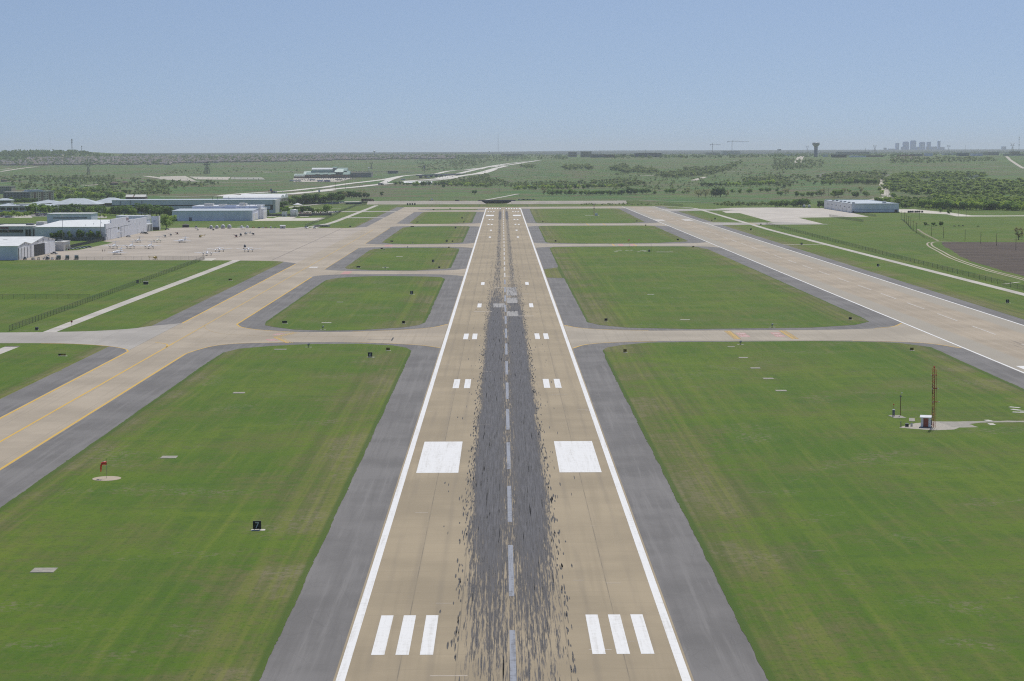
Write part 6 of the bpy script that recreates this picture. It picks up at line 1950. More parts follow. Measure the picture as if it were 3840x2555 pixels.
def far_leaf(name, a, b, c):
    m, t, p = nodes_of(name)
    q = NT(t)
    P = q.pos()
    n = q.noise(q.scale(P, .02, .012, .02), 1, 3, .6)
    n2 = q.noise(P, .11, 3, .6)
    k = q.mix(q.ramp(n, .36, .64), col(*a), col(*b))
    k = q.mix(q.ramp(n2, .48, .6, 0, .8), k, col(*c))
    leaf_shader(t, p, k)
    return m
FL = far_leaf('far_leaves', (0.118, 0.198, 0.046), (0.251, 0.345, 0.073), (0.348, 0.438, 0.092))
FD = far_leaf('far_dark_leaves', (0.095, 0.163, 0.054), (0.177, 0.257, 0.077), (0.217, 0.299, 0.087))
FS = far_leaf('scrub_leaves', (.16, .24, .06), (.26, .33, .10), (.24, .26, .12))
def fill(c, poly, n, h, w=(1.3, 2.1), seed=1):
    """random ground points inside a surveyed outline"""
    r2 = random.Random(seed)
    xs = [p[0] for p in poly]; ys = [p[1] for p in poly]
    out = []
    tries = 0
    while len(out) < n and tries < n*30:
        tries += 1
        x, y = r2.uniform(min(xs), max(xs)), r2.uniform(min(ys), max(ys))
        ins = False
        j = len(poly)-1
        for i in range(len(poly)):
            if (poly[i][1] > y) != (poly[j][1] > y) and x < (poly[j][0]-poly[i][0])*(y-poly[i][1])/(poly[j][1]-poly[i][1])+poly[i][0]: ins = not ins
            j = i
        if not ins: continue
        p = land(c, x, y)
        if p.y > 26000: continue
        out.append((p.x, p.y, p.z, r2.uniform(*h), r2.uniform(*w)))
    return out
wood = fill(c7, [(0, 760), (300, 745), (900, 735), (1500, 780), (1867, 770), (1867, 985), (1300, 990), (760, 960), (300, 940), (60, 890), (0, 860)], 310, (8, 13), seed=2)
wood += fill(c7, [(460, 1125), (640, 1015), (900, 1030), (1200, 1040), (1867, 1030), (1867, 1150), (1300, 1150), (700, 1135)], 220, (8, 13), seed=3)
wood += fill(c7, [(100, 1060), (480, 1060), (480, 1125), (120, 1125)], 50, (7, 11), seed=4)
wood += fill(c7, [(0, 700), (320, 660), (900, 650), (1320, 670), (1320, 695), (900, 705), (320, 720), (0, 730)], 160, (7, 11), seed=5)
wood += fill(c6, [(1580, 740), (1867, 740), (1867, 900), (1700, 900), (1580, 860)], 120, (8, 12), seed=6)
mass('woodland', 'green wood spreading over the right middle distance', wood, FL, 44, 11)
scr = fill(c4, [(0, 560), (500, 545), (700, 600), (2007, 560), (2007, 640), (1200, 650), (650, 640), (200, 620), (0, 615)], 330, (4, 7.5), seed=7)
scr += fill(c4, [(1300, 400), (1640, 395), (1640, 430), (1300, 435)], 60, (7, 11), seed=8)
scr += fill(c4, [(1840, 420), (2007, 380), (2007, 440), (1860, 440)], 30, (8, 12), seed=9)
scr += fill(c4, [(790, 395), (950, 395), (950, 415), (790, 415)], 14, (7, 10), seed=10)
scr += fill(c5, [(0, 405), (120, 390), (520, 445), (520, 470), (150, 475), (0, 440)], 110, (7, 11), seed=11)
scr += fill(c5, [(0, 560), (260, 570), (380, 610), (0, 640)], 70, (6, 10), seed=12)
scr += fill(c5, [(480, 500), (800, 470), (1260, 425), (1330, 400), (1480, 345), (1500, 380), (1330, 450), (1080, 500), (700, 530)], 190, (7, 11), seed=13)
scr += fill(c5, [(820, 430), (1180, 415), (1180, 440), (830, 450)], 50, (7, 10), seed=14)
scr += fill(c5, [(1490, 560), (1990, 520), (1990, 600), (1540, 615)], 80, (6, 10), seed=15)
scr += fill(c5, [(0, 480), (2007, 330), (2007, 640), (0, 690)], 360, (2.5, 5), seed=16)
scr += fill(c6, [(0, 430), (700, 470), (680, 560), (420, 590), (0, 590)], 210, (4, 8), seed=17)
scr += fill(c6, [(680, 690), (1450, 650), (1580, 660), (1480, 790), (1200, 800), (700, 770)], 190, (8, 12), seed=18)
scr += fill(c6, [(0, 690), (640, 690), (640, 800), (0, 870)], 60, (5, 10), seed=19)
scr += fill(c3, [(1100, 330), (1700, 290), (2007, 270), (2007, 360), (1650, 430), (1400, 452), (1200, 445)], 260, (3, 7), seed=20)
scr += fill(c3, [(1420, 580), (1700, 535), (2007, 492), (2007, 640), (1330, 610)], 170, (4, 8), seed=21)
scr += fill(c1, [(0, 600), (800, 560), (1500, 580), (1930, 640), (1930, 760), (1200, 800), (560, 800), (200, 690)], 420, (4, 8.5), seed=22)
scr += fill(c1, [(0, 560), (1300, 555), (1300, 610), (0, 615)], 150, (4, 8), seed=23)
scr += fill(c2, [(0, 430), (800, 400), (1700, 380), (1700, 470), (0, 500)], 60, (3, 6), seed=24)
scr += fill(c2, [(0, 570), (420, 590), (700, 570), (720, 600), (420, 640), (0, 660)], 70, (4, 8), seed=25)
scr += fill(c7, [(0, 420), (1400, 420), (1500, 470), (300, 500), (0, 500)], 260, (4, 8), seed=26)
scr += fill(c4, [(0, 300), (700, 280), (1300, 300), (1300, 318), (1000, 316), (700, 325), (400, 355), (0, 395)], 160, (4, 8), seed=27)
scr += fill(c5, [(100, 832), (700, 842), (700, 850), (100, 850)], 40, (1.2, 2.2), seed=28)
scr += fill(c5, [(1150, 830), (1850, 835), (1850, 858), (1250, 858)], 60, (2.5, 5), seed=29)
scr += fill(c4, [(1490, 835), (2007, 832), (2007, 845), (1490, 848)], 40, (1.2, 2.2), seed=30)
low = fill(c4, [(1000, 325), (2007, 310), (2007, 560), (500, 560), (700, 420)], 620, (1.6, 3.4), seed=91)
low += fill(c5, [(0, 310), (2007, 300), (2007, 700), (0, 740)], 900, (1.5, 3.4), seed=92)
low += fill(c6, [(0, 420), (1867, 420), (1867, 660), (0, 700)], 420, (1.5, 3.2), seed=93)
low += fill(c7, [(0, 430), (1600, 430), (1600, 640), (0, 650)], 300, (1.5, 3.2), seed=94)
low += fill(c1, [(0, 440), (1930, 430), (1930, 560), (0, 560)], 320, (1.5, 3.4), seed=95)
low += fill(c2, [(0, 350), (1600, 340), (1600, 440), (0, 470)], 260, (1.5, 3.4), seed=96)
low += fill(c2, [(0, 600), (1500, 600), (1200, 690), (0, 730)], 200, (1.4, 2.8), seed=97)
low += fill(c3, [(0, 320), (1100, 320), (1100, 420), (0, 420)], 240, (1.5, 3.2), seed=98)
mass('thicket', 'low grey green thicket dotted over the open fields', low, FS, 10, 14)
mass('scrubland', 'scattered scrub and small trees over the open land', scr, FS, 30, 12)
hill = fill(c1, [(0, 262), (450, 250), (900, 268), (1120, 300), (1120, 330), (700, 320), (560, 335), (0, 330)], 420, (8, 12), (1.2, 1.8), seed=31)
hill += fill(c1, [(0, 330), (560, 320), (900, 340), (900, 360), (300, 375), (0, 380)], 200, (6, 10), seed=32)
ridge = []
for c, pl, n in ((c1, [(1100, 305), (1930, 310), (1930, 345), (1100, 350)], 160), (c2, [(0, 265), (2007, 262), (2007, 300), (0, 310)], 260), (c3, [(0, 262), (700, 258), (1600, 255), (1600, 285), (0, 300)], 190), (c3, [(1600, 265), (2007, 262), (2007, 300), (1600, 310)], 80),
                 (c4, [(0, 265), (560, 262), (1340, 262), (1340, 300), (0, 300)], 200), (c4, [(1560, 265), (2007, 262), (2007, 285), (1560, 285)], 60), (c5, [(0, 262), (2007, 245), (2007, 285), (0, 300)], 330), (c6, [(0, 350), (560, 350), (560, 410), (0, 410)], 150), (c6, [(620, 360), (1867, 345), (1867, 405), (620, 405)], 210), (c7, [(0, 345), (1867, 330), (1867, 385), (0, 395)], 240)):
    ridge += fill(c, pl, n, (5.5, 10), (1.2, 1.9), seed=50+n)
for c, pl, n in ((c1, [(0, 385), (300, 378), (900, 350), (1930, 335), (1930, 420), (480, 425), (0, 430)], 520), (c2, [(0, 290), (2007, 272), (2007, 325), (900, 345), (0, 355)], 520), (c3, [(0, 275), (1590, 272), (1590, 305), (0, 318)], 260)):
    ridge += fill(c, pl, n, (8, 12), (1.2, 1.8), seed=70+n)
mass('woodland', 'dark trees covering the low hill and the far ridges', hill + ridge, FD, 26, 13)

# ---------------------------------------------------------------- fields, tracks and far roads
def soil():
    m, t, p = nodes_of('ploughed_soil')
    q = NT(t)
    P = q.pos()
    c = q.mix(q.ramp(q.noise(q.scale(P, .02, .05), 1, 4, .6), .35, .65), col(.072, .054, .042), col(.108, .082, .062))
    c = q.mix(q.ramp(q.noise(q.scale(P, .03, .6), 1, 3, .6), .5, .7, 0, .6), c, col(.15, .118, .09))
    c = q.mix(q.ramp(q.noise(P, .5, 4, .7), .55, .75, 0, .5), c, col(.05, .038, .03))
    finish(t, p, c, .95)
    return m
sheet('field', [rough_edge([(345, 1402), (420, 1393), (520, 1392), (520, 820), (330, 905), (300, 935), (293, 960), (294, 1016), (297, 1061), (301, 1134), (308, 1188), (318, 1247), (328, 1319), (338, 1375)], .6, 4)], .015, soil())
TRACK = simple_concrete('dirt_track', (.44, .38, .29), dark=0, streak=False)
DIRT = simple_concrete('pale_dirt', (.50, .46, .38), dark=0, streak=False)
for o_ in (-2.6, .6):
    road('dirt_track', [(360+o_, 1412), (345+o_, 1408), (334+o_, 1391), (322+o_, 1335), (311+o_, 1255), (302+o_, 1190), (296+o_, 1134), (290.5+o_, 1061), (288+o_, 1016), (287+o_, 956), (284+o_, 900)], 1.3, .02, TRACK)
road('dirt_track', [(383, 1668), (366, 1560), (352, 1460), (346, 1420)], 2.2, .02, simple_concrete('faint_track', (.26, .235, .14), dark=0, streak=False))
sheet('concrete_slab_strip', strip([(263.8, 907), (277.6, 924)], 1.6), .03, PALE)
tag(bpy.data.objects['concrete_slab_strip'], kind='structure')
def px_road(name, c, pts, w, m=None, off=.45, n=5):
    P3 = [land(c, *p) for p in pts]
    return sheet(name, strip(curve([(p.x, p.y) for p in P3], n), w, True, off), 0, m or ROAD)
def zone(name, c, near, far_, m, off=.5, n=8):
    """a paved patch between a near and a far edge given as photograph points"""
    A = [land(c, near[0][0]+(near[1][0]-near[0][0])*k/n, near[0][1]+(near[1][1]-near[0][1])*k/n) for k in range(n+1)]
    Bq = [land(c, far_[0][0]+(far_[1][0]-far_[0][0])*k/n, far_[0][1]+(far_[1][1]-far_[0][1])*k/n) for k in range(n+1)]
    g_ = 4
    rows = [[A[i].lerp(Bq[i], j/g_) for i in range(n+1)] for j in range(g_+1)]
    polys = []
    for j in range(g_):
        for i in range(n):
            polys.append([(p.x, p.y, tz(p.x, p.y)+off) for p in (rows[j][i], rows[j][i+1], rows[j+1][i+1], rows[j+1][i])])
    return sheet(name, polys, 0, m)
# the road on the embankment and its run out to the left
px_road('embankment_road', g4, [(250, 900), (560, 868), (900, 838), (1300, 812)], 8, ROAD, .3)
px_road('embankment_road', g4, [(1300, 812), (1560, 800), (1750, 797), (2350, 792)], 7, ROAD, .3)
sheet('embankment_road', strip([(-330, 2690), (-196, 2698), (-100, 2706), (0, 2712), (180, 2712), (300, 2712)], 8, True, .25), 0, GREYC)
px_road('access_road', c4, [(330, 797), (480, 770), (640, 740), (760, 716)], 7, ROAD, .3)
# highway: frontage road, two carriageways and ramps
HW = simple_concrete('highway_concrete', (.70, .67, .60), dark=.15, joint=12, lane=60)
px_road('frontage_road', c2, [(700, 745), (830, 725), (1100, 705), (1500, 682), (1800, 650), (2007, 634)], 20, HW)
px_road('frontage_road', c3, [(0, 645), (300, 600), (560, 570), (780, 542), (960, 507), (1200, 486)], 18, HW)
px_road('highway_ramp', c3, [(780, 542), (700, 590), (740, 588), (830, 545), (950, 508)][1:], 17, HW)
px_road('highway', c2, [(1480, 722), (1700, 700), (1850, 688), (2007, 670)], 29, HW)
px_road('highway', c3, [(0, 678), (200, 655), (450, 632), (700, 605), (860, 592)], 23, HW)
px_road('highway', k3, [(20, 715), (400, 690), (700, 670), (1000, 640), (1200, 612), (1480, 572), (1700, 540), (1900, 490), (2100, 430), (2357, 372)], 22, HW)
px_road('highway', k3, [(460, 700), (760, 690), (1180, 640), (1330, 600), (1640, 560), (1800, 545), (1960, 500), (2100, 450)], 16, HW)
px_road('highway', k3, [(820, 645), (1140, 585), (1380, 522), (1640, 462), (1900, 400), (2100, 370), (2357, 328)], 20, HW)
px_road('highway', c4, [(440, 402), (560, 385), (700, 368), (840, 345), (930, 333), (1000, 322)], 26, HW)
px_road('highway', c4, [(300, 425), (430, 392), (600, 365), (780, 342), (880, 332)], 21, HW)
px_road('frontage_road', k3, [(700, 545), (830, 540), (1000, 500), (1200, 475), (1450, 462), (1700, 425)], 16, HW)
zone('car_park', g4, [(0, 378), (1020, 370)], [(0, 292), (1330, 285)], simple_concrete('car_park_paving', (.50, .46, .38), dark=0, streak=False))
zone('car_park', c2, [(0, 545), (430, 566)], [(0, 512), (300, 505)], DIRT)
zone('car_park', c2, [(430, 545), (800, 550)], [(340, 512), (830, 518)], DIRT)
zone('car_park', c2, [(830, 545), (1240, 548)], [(840, 520), (1200, 520)], simple_concrete('rough_paving', (.33, .33, .27), dark=0, streak=False))
LOTP = make_asphalt('car_park_asphalt', (.26, .25, .235))
zone('car_park', g5, [(-20, 930), (330, 930)], [(-20, 895), (300, 880)], LOTP, .03)
zone('car_park', g5, [(690, 900), (1120, 900)], [(690, 838), (1100, 838)], LOTP, .03)
zone('car_park', g5, [(240, 930), (720, 925)], [(260, 885), (680, 868)], simple_concrete('pale_lot', (.50, .47, .40), dark=.1, streak=False), .025)
zone('car_park', g5, [(1120, 930), (2357, 930)], [(1120, 868), (2357, 872)], simple_concrete('pale_lot_b', (.46, .44, .38), dark=.1, streak=False), .028)
zone('car_park', g6, [(1400, 606), (2120, 606)], [(1400, 580), (2250, 570)], PALE, .03)
px_road('street', g6, [(1130, 470), (1480, 425), (1900, 385), (2357, 350)], 9, ROAD, .03)
px_road('street', g6, [(1400, 488), (1700, 486), (2357, 484)], 6, ROAD, .03)
px_road('street', c2, [(0, 530), (180, 555), (420, 572), (700, 582), (1100, 580), (1400, 570)], 10, ROAD)
px_road('street', c2, [(750, 450), (1000, 449), (1330, 452)], 9, DIRT)
px_road('street', c2, [(1230, 465), (1400, 456), (1600, 452)], 10, DIRT)
px_road('street', c1, [(0, 498), (120, 478), (260, 458), (420, 440)], 16, DIRT)
px_road('street', c1, [(0, 472), (60, 468), (120, 462)], 16, DIRT)
px_road('street', c1, [(0, 573), (600, 560), (1200, 549), (1660, 545)], 6, DIRT)
px_road('street', c1, [(0, 530), (700, 527), (1400, 526), (1930, 520)], 3, DIRT)
px_road('street', c1, [(1650, 547), (1800, 568), (1930, 590)], 22, DIRT)
px_road('street', c1, [(0, 618), (110, 612), (250, 608)], 10, DIRT)
px_road('street', c1, [(930, 660), (1080, 645), (1200, 634)], 9, DIRT)
px_road('street', c2, [(0, 752), (200, 750), (480, 742), (700, 742)], 14, ROAD)
px_road('street', c6, [(340, 490), (365, 440), (395, 400)], 22, DIRT)
px_road('street', c6, [(1512, 725), (1530, 800), (1560, 860), (1575, 905), (1565, 945), (1640, 955)], 13, DIRT)
px_road('street', c6, [(1640, 958), (1540, 975), (1450, 993), (1360, 1010)], 9, PALE)
px_road('street', c5, [(942, 558), (1010, 537), (1083, 516)], 14, DIRT)
px_road('street', c7, [(1625, 402), (1700, 470), (1800, 535), (1867, 572)], 10, DIRT)
px_road('street', c7, [(1315, 542), (1540, 542), (1770, 541)], 10, DIRT)
px_road('street', c7, [(1375, 612), (1600, 609), (1867, 608)], 7, DIRT)
px_road('street', c7, [(890, 716), (1090, 712), (1220, 708)], 6, DIRT)
px_road('street', c7, [(780, 1010), (1100, 1012), (1320, 1008)], 10, simple_concrete('dry_ground', (.36, .31, .20), dark=0, streak=False))
zone('dry_field', c7, [(250, 1010), (740, 985)], [(310, 975), (760, 975)], simple_concrete('dry_brown_ground', (.17, .14, .11), dark=0, streak=False), .35)
px_road('street', c4, [(950, 516), (1100, 517)], 5, DIRT)
px_road('street', c5, [(270, 500), (400, 501), (470, 497)], 14, DIRT)
px_road('street', c5, [(1330, 452), (1540, 450)], 12, DIRT)
px_road('street', c5, [(1295, 328), (1480, 324)], 12, DIRT)
px_road('street', c6, [(250, 862), (520, 850), (880, 848), (1080, 846)], 4, TRACK)
zone('quarry', c7, [(0, 440), (420, 430)], [(90, 412), (400, 408)], simple_concrete('cut_earth', (.20, .15, .13), dark=0, streak=False), .6)
zone('dry_field', c6, [(560, 690), (1867, 690)], [(700, 630), (1500, 640)], simple_concrete('brownish_meadow', (.13, .13, .085), dark=0, streak=False), .4)

# ---------------------------------------------------------------- far buildings
def block(label, c, x0, x1, yb, yt, depth, wall, roof, cat='building', name='building', bands=0, win=None, group=None, grid=None, ledge=.6, rz=0.0):
    """an upright block whose front stands across the line of sight"""
    p0, p1 = land(c, x0, yb), land(c, x1, yb)
    k = px_m((p0+p1)/2)
    s = 1/(c(1, 0)[0]-c(0, 0)[0])
    w = (x1-x0)/s*k
    h = max(2.0, (yb-yt)/s*k)
    loc = (p0.x, min(p0.y, p1.y), min(p0.z, p1.z)-.4)
    r = empty(name, loc, rz, label, cat, group)
    MB().box(0, w, 0, depth, 0, h).build('wall', wall, r)
    MB().box(-ledge, w+ledge, -ledge, depth+ledge, h, h+.5).build('roof', roof, r)
    for i in range(bands):
        z = h*(i+.45)/bands
        MB().box(w*.03, w*.97, -.15, 0, z, z+h/bands*.36).build('window', win or B['win'], r)
    if grid:
        nx, nz = grid
        for i in range(nx):
            for j in range(nz):
                x = w*(i+.3)/nx; z = h*(j+.4)/nz
                MB().box(x, x+w/nx*.42, -.12, 0, z, z+h/nz*.42).build('window', B['win'], r)
    return r, w, h
def hip(w, d, z, rise, over, inset=None):
    i = inset if inset is not None else d/2
    o = over
    return MB().add([(-o, -o, z), (w+o, -o, z), (w+o, d+o, z), (-o, d+o, z), (i, d/2, z+rise), (w-i, d/2, z+rise)], [(0, 1, 5, 4), (1, 2, 5), (2, 3, 4, 5), (3, 0, 4), (3, 2, 1, 0)])
# hotel: sunlight and shade are put into its beige and grey wing colours
pc = land(c1, 345, 838)
for rz, w, n, nm, lab, hh in ((R(38), 58, 11, 'wall', None, 16.5),):
    r = empty('hotel', (pc.x, pc.y, pc.z), 0, 'tan six storey hotel with a shade grey wing at the left edge', 'hotel')
    kk = px_m(pc)
    MB().box(-42, 0, 0, 17, 0, 15.0).build('shaded_wing', B['stone'], r)
    MB().box(-42.5, .5, -.5, 17.5, 15.0, 15.6).build('roof', M['offwhite'], r)
    we = MB(); we.box(0, 54, 0, 15, 0, 15.6); we.xform(Matrix.Rotation(R(62), 4, 'Z')); we.build('sunlit_wing', B['beige'], r)
    rt = MB(); rt.box(-.8, 54.5, -.8, 15.6, 15.6, 16.4).box(2, 28, -.2, 14, 16.4, 18.6); rt.xform(Matrix.Rotation(R(62), 4, 'Z')); rt.build('roof', B['roofb'], r)
    for i in range(9):
        for j in range(5):
            wq = MB(); wq.box(3+i*5.7, 5.6+i*5.7, -.15, 0, 1.4+j*2.85, 2.9+j*2.85); wq.xform(Matrix.Rotation(R(62), 4, 'Z')); wq.build('window', B['win'], r)
            if i < 8: MB().box(-40+i*5, -37.8+i*5, -.15, 0, 1.4+j*2.75, 2.8+j*2.75).build('window', B['win'], r)
    for i in (1, 4, 7):
        bq = MB(); bq.box(2.2+i*5.7, 6.4+i*5.7, -.7, -.2, 0, 15.0); bq.xform(Matrix.Rotation(R(62), 4, 'Z')); bq.build('brick_bay', B['brick'], r)
block('second pale hotel block behind the tan hotel at the left edge', c1, -120, 140, 745, 662, 30, B['tan'], B['stone'], 'hotel', 'hotel', 0, None, None, (12, 4))
r, w, h = block('small tan building with a pale metal roof below the hotel', c1, -40, 132, 858, 820, 16, B['beige'], B['roofb'], ledge=1.2, bands=1)
hip(w, 16, h+.5, 3, 1.5).build('hip_roof', B['roofb'], r)
for x0, x1, yb, yt, yr, lab in ((600, 1105, 905, 866, 810, 'middle office with a wide pale blue hipped roof'), (1045, 1440, 890, 850, 800, 'right office with a wide pale blue hipped roof'), (370, 670, 880, 852, 824, 'rear office with a low pale hipped roof')):
    r, w, h = block(lab, c1, x0, x1, yb, yt, 40, B['tan'], B['stone'], 'office', 'office_building', 1, ledge=.3)
    s_ = 3.0157
    hip(w, 40, h+.5, (yt-yr)/s_*.34+1.5, 3).build('hip_roof', B['roofb'], r)
r, w, h = block('flat office with big dark windows and grey roof slopes at the left edge', c1, -60, 600, 948, 884, 45, B['conc'], B['stone'], 'office', 'office_building', 0, ledge=.5)
for i in range(9): MB().box(w*(.02+i*.11), w*(.105+i*.11), -.2, 0, h*.35, h*.8).build('window', B['win'], r)
hip(w*.42, 40, h+.5, 3.4, 2).build('hip_roof', B['roofb'], r)
h2 = hip(w*.48, 40, h+.5, 3.4, 2); h2.xform(Matrix.Translation((w*.5, 0, 0))); h2.build('hip_roof', B['roofb'], r)
MB().box(w*.36, w*.62, 12, 36, h+.5, h+2.6).build('roof_room', M['offwhite'], r)
r, w, h = block('brick building with two white gabled roofs behind the grey office', c1, 1425, 1650, 812, 782, 18, B['brick'], B['redroof'], ledge=.3, bands=1)
for a, b in ((0, .36), (.44, 1)):
    MB().side([(-1, h+.5), (9, h+4.2), (19, h+.5)], w*a, w*b).build('gable_roof', M['offwhite'], r)
block('brown office building with pale windows left of the grey office', c1, 1380, 1720, 850, 812, 30, B['stone'], M['offwhite'], 'office', 'office_building', 1)
# big green roofed store
r, w, h = block('huge store with green roofs and a white ridge far beyond the highway', g4, 90, 1250, 285, 205, 70, B['brick'], B['roofg'], 'store', 'store', 0, ledge=.6)
k = w/1160
def gx(x): return (x-90)*k
z0 = h+.5
def gabx(x0, x1, y0, y1, zb, rise, m, nm='gable_roof'):
    return MB().side([(y0, zb), ((y0+y1)/2, zb+rise), (y1, zb)], gx(x0), gx(x1)).build(nm, m, r)
gabx(330, 1290, -3, 60, z0, 9, B['roofg'], 'main_roof')
MB().box(gx(450), gx(930), 22, 45, z0, z0+13).build('clerestory', B['rooflg'], r)
gabx(440, 940, 18, 50, z0+13, 4, M['white'], 'ridge_roof')
MB().box(gx(915), gx(990), 18, 42, z0, z0+17).build('tower', B['stone'], r)
gabx(905, 1000, 16, 44, z0+17, 2.5, B['roofg'], 'tower_roof')
gabx(960, 1150, -1, 40, z0+6, 8, B['rooflg']); gabx(1000, 1220, 20, 70, z0+9, 8, B['roofg'])
gabx(75, 305, -6, 25, z0-4, 6, B['rooflg'], 'left_roof'); gabx(270, 430, 5, 40, z0, 8, B['rooflg'])
for x in (540, 720, 890): MB().side([(-8, z0+1), (0, z0+5), (8, z0+1)], gx(x), gx(x+95)).build('dormer', B['roofg'], r)
MB().box(gx(70), gx(300), -4, 0, 0, z0-4).build('porch_wall', B['brick'], r)
MB().box(gx(480), gx(660), -9, -1, z0*.42, z0*.5).build('awning', B['roofg'], r)
for i in range(14): MB().box(gx(350+i*62), gx(385+i*62), -.2, 0, 2, h*.6).build('window', B['win'], r)
block('plain grey rear hall joined to the right of the green roofed store', g4, 1255, 1740, 270, 160, 60, B['stone'], B['stone'], 'store', 'store')
block('low dark office far right of the store', c3, 800, 920, 475, 442, 30, B['stone'], B['stone'], bands=2)
r, w, h = block('long white roofed shed before the highway', k3, 85, 700, 770, 742, 22, B['stone'], B['roofw'], 'shed', 'shed')
MB().side([(-1, h+.5), (11, h+3.5), (23, h+.5)], -1, w+1).build('gable_roof', B['roofw'], r)
# far ridge buildings
block('red roofed mall on the ridge left of the centre', c4, 560, 815, 272, 246, 60, B['tan'], B['redroof'], ledge=4)
block('orange construction building on the far ridge', c4, 250, 345, 270, 256, 30, mat('orange_board', (.5, .3, .12), .8), M['offwhite'])
r, w, h = block('grey framed building with a taller unfinished right part on the ridge', c4, 1352, 1450, 280, 222, 40, B['stone'], B['stone'], bands=2)
r, w, h = block('unfinished building with open pale floors on the ridge', c4, 1450, 1572, 282, 218, 40, B['tan'], B['stone'], bands=5, win=B['dark'])
block('long low grey building on the ridge right of the unfinished one', c4, 1575, 1760, 285, 250, 40, B['stone'], B['stone'], bands=2)
block('low brown building on the ridge with a pale lot', c4, 1762, 1890, 285, 252, 30, B['brick'], B['stone'], bands=2)
block('small dark tower block on the ridge', c5, 110, 148, 275, 246, 25, B['dark'], B['stone'])
block('red roofed store on the ridge', c5, 180, 262, 272, 258, 30, B['tan'], B['redroof'], ledge=4)
block('long grey office block on the ridge behind the trees', c5, 256, 568, 282, 233, 40, B['stone'], M['offwhite'], bands=3)
block('unfinished concrete block below the two tower cranes', c5, 1075, 1230, 258, 228, 40, B['stone'], B['stone'], bands=2, win=B['dark'])
block('taller unfinished concrete block below the right crane', c5, 1220, 1430, 258, 214, 40, B['conc'], B['stone'], bands=3, win=B['dark'])
block('white roofed shed on the ridge near the billboard', c5, 1710, 1960, 265, 246, 40, M['offwhite'], M['white'])
block('small white round roofed building below the water tower', c6, 700, 765, 408, 372, 16, M['offwhite'], M['white'])
block('dark long building right of the water tower', c6, 832, 1025, 414, 374, 40, B['dark'], B['stone'])
block('low grey sheds with white roofs right of the dark building', c6, 1035, 1245, 412, 388, 40, B['blue'], M['white'])
block('brown low sheds on the ridge before the skyline', c6, 1245, 1460, 408, 384, 40, B['brick'], B['stone'])
block('long grey factory on the ridge behind the water tower', c6, 720, 1155, 380, 336, 60, B['stone'], B['stone'])
block('white long shed on the ridge right of the factory', c6, 1090, 1300, 375, 350, 40, M['offwhite'], M['white'])
for x0, x1, yb, yt, wl, rf_, lab in ((20, 220, 400, 376, B['redroof'], M['offwhite'], 'row of orange and white sheds on the ridge below the skyline'), (230, 376, 396, 366, B['stone'], M['white'], 'grey warehouse with a white gable on the ridge'), (465, 556, 394, 354, B['blue'], M['offwhite'], 'blue square warehouse on the ridge'), (565, 842, 382, 356, M['offwhite'], M['white'], 'long white roofed warehouse on the ridge'),
                                 (955, 1100, 396, 350, B['stone'], M['white'], 'warehouse with a slanting white roof on the ridge'), (1150, 1290, 392, 356, B['blue'], B['rooflg'], 'pale green roofed warehouse on the ridge'), (1290, 1380, 384, 345, B['tan'], B['redroof'], 'tan warehouse on the ridge'), (1390, 1515, 384, 338, B['stone'], M['offwhite'], 'warehouse with pale roof stripes on the ridge'), (1690, 1800, 380, 330, B['brick'], M['offwhite'], 'brown building below the tall lattice mast'), (1600, 1867, 390, 366, B['stone'], M['offwhite'], 'low parked rows of sheds at the right edge of the ridge')):
    block(lab, c7, x0, x1, yb, yt, 40, wl, rf_, group='ridge warehouses')
for x0, x1, yb, yt, lab in ((575, 700, 318, 294, 'pale flat building on the side of the low hill'), (465, 525, 308, 296, 'small white building on the side of the low hill'), (390, 545, 332, 322, 'low pale sheds at the foot of the low hill')):
    block(lab, c1, x0, x1, yb, yt, 40, B['beige'], M['offwhite'])
for x0, x1, yb, yt, lab in ((505, 640, 690, 660, 'left pale farm shed among the right trees'), (700, 790, 716, 702, 'low white shed before the right trees'), (925, 955, 704, 690, 'tiny white shed among the right trees'), (1110, 1230, 696, 662, 'pale house among the right trees')):
    block(lab, c7, x0, x1, yb, yt, 14, B['beige'], M['offwhite'], 'farm building')
for x0, x1, yb, yt, lab in ((1250, 1330, 645, 616, 'brown roofed farmhouse left of the two in the left fields'), (1365, 1445, 640, 608, 'brown roofed farmhouse right of the two in the left fields'), (1560, 1625, 622, 600, 'small dark barn in the left fields'), (20, 70, 610, 582, 'dark barn at the left edge of the fields')):
    r, w, h = block(lab, c1, x0, x1, yb, yt+9, 12, B['brick'], B['stone'], 'farmhouse', 'house')
    hip(w, 12, h+.4, 3, 1).build('hip_roof', mat('brown_shingle', (.14, .10, .08), .9), r)

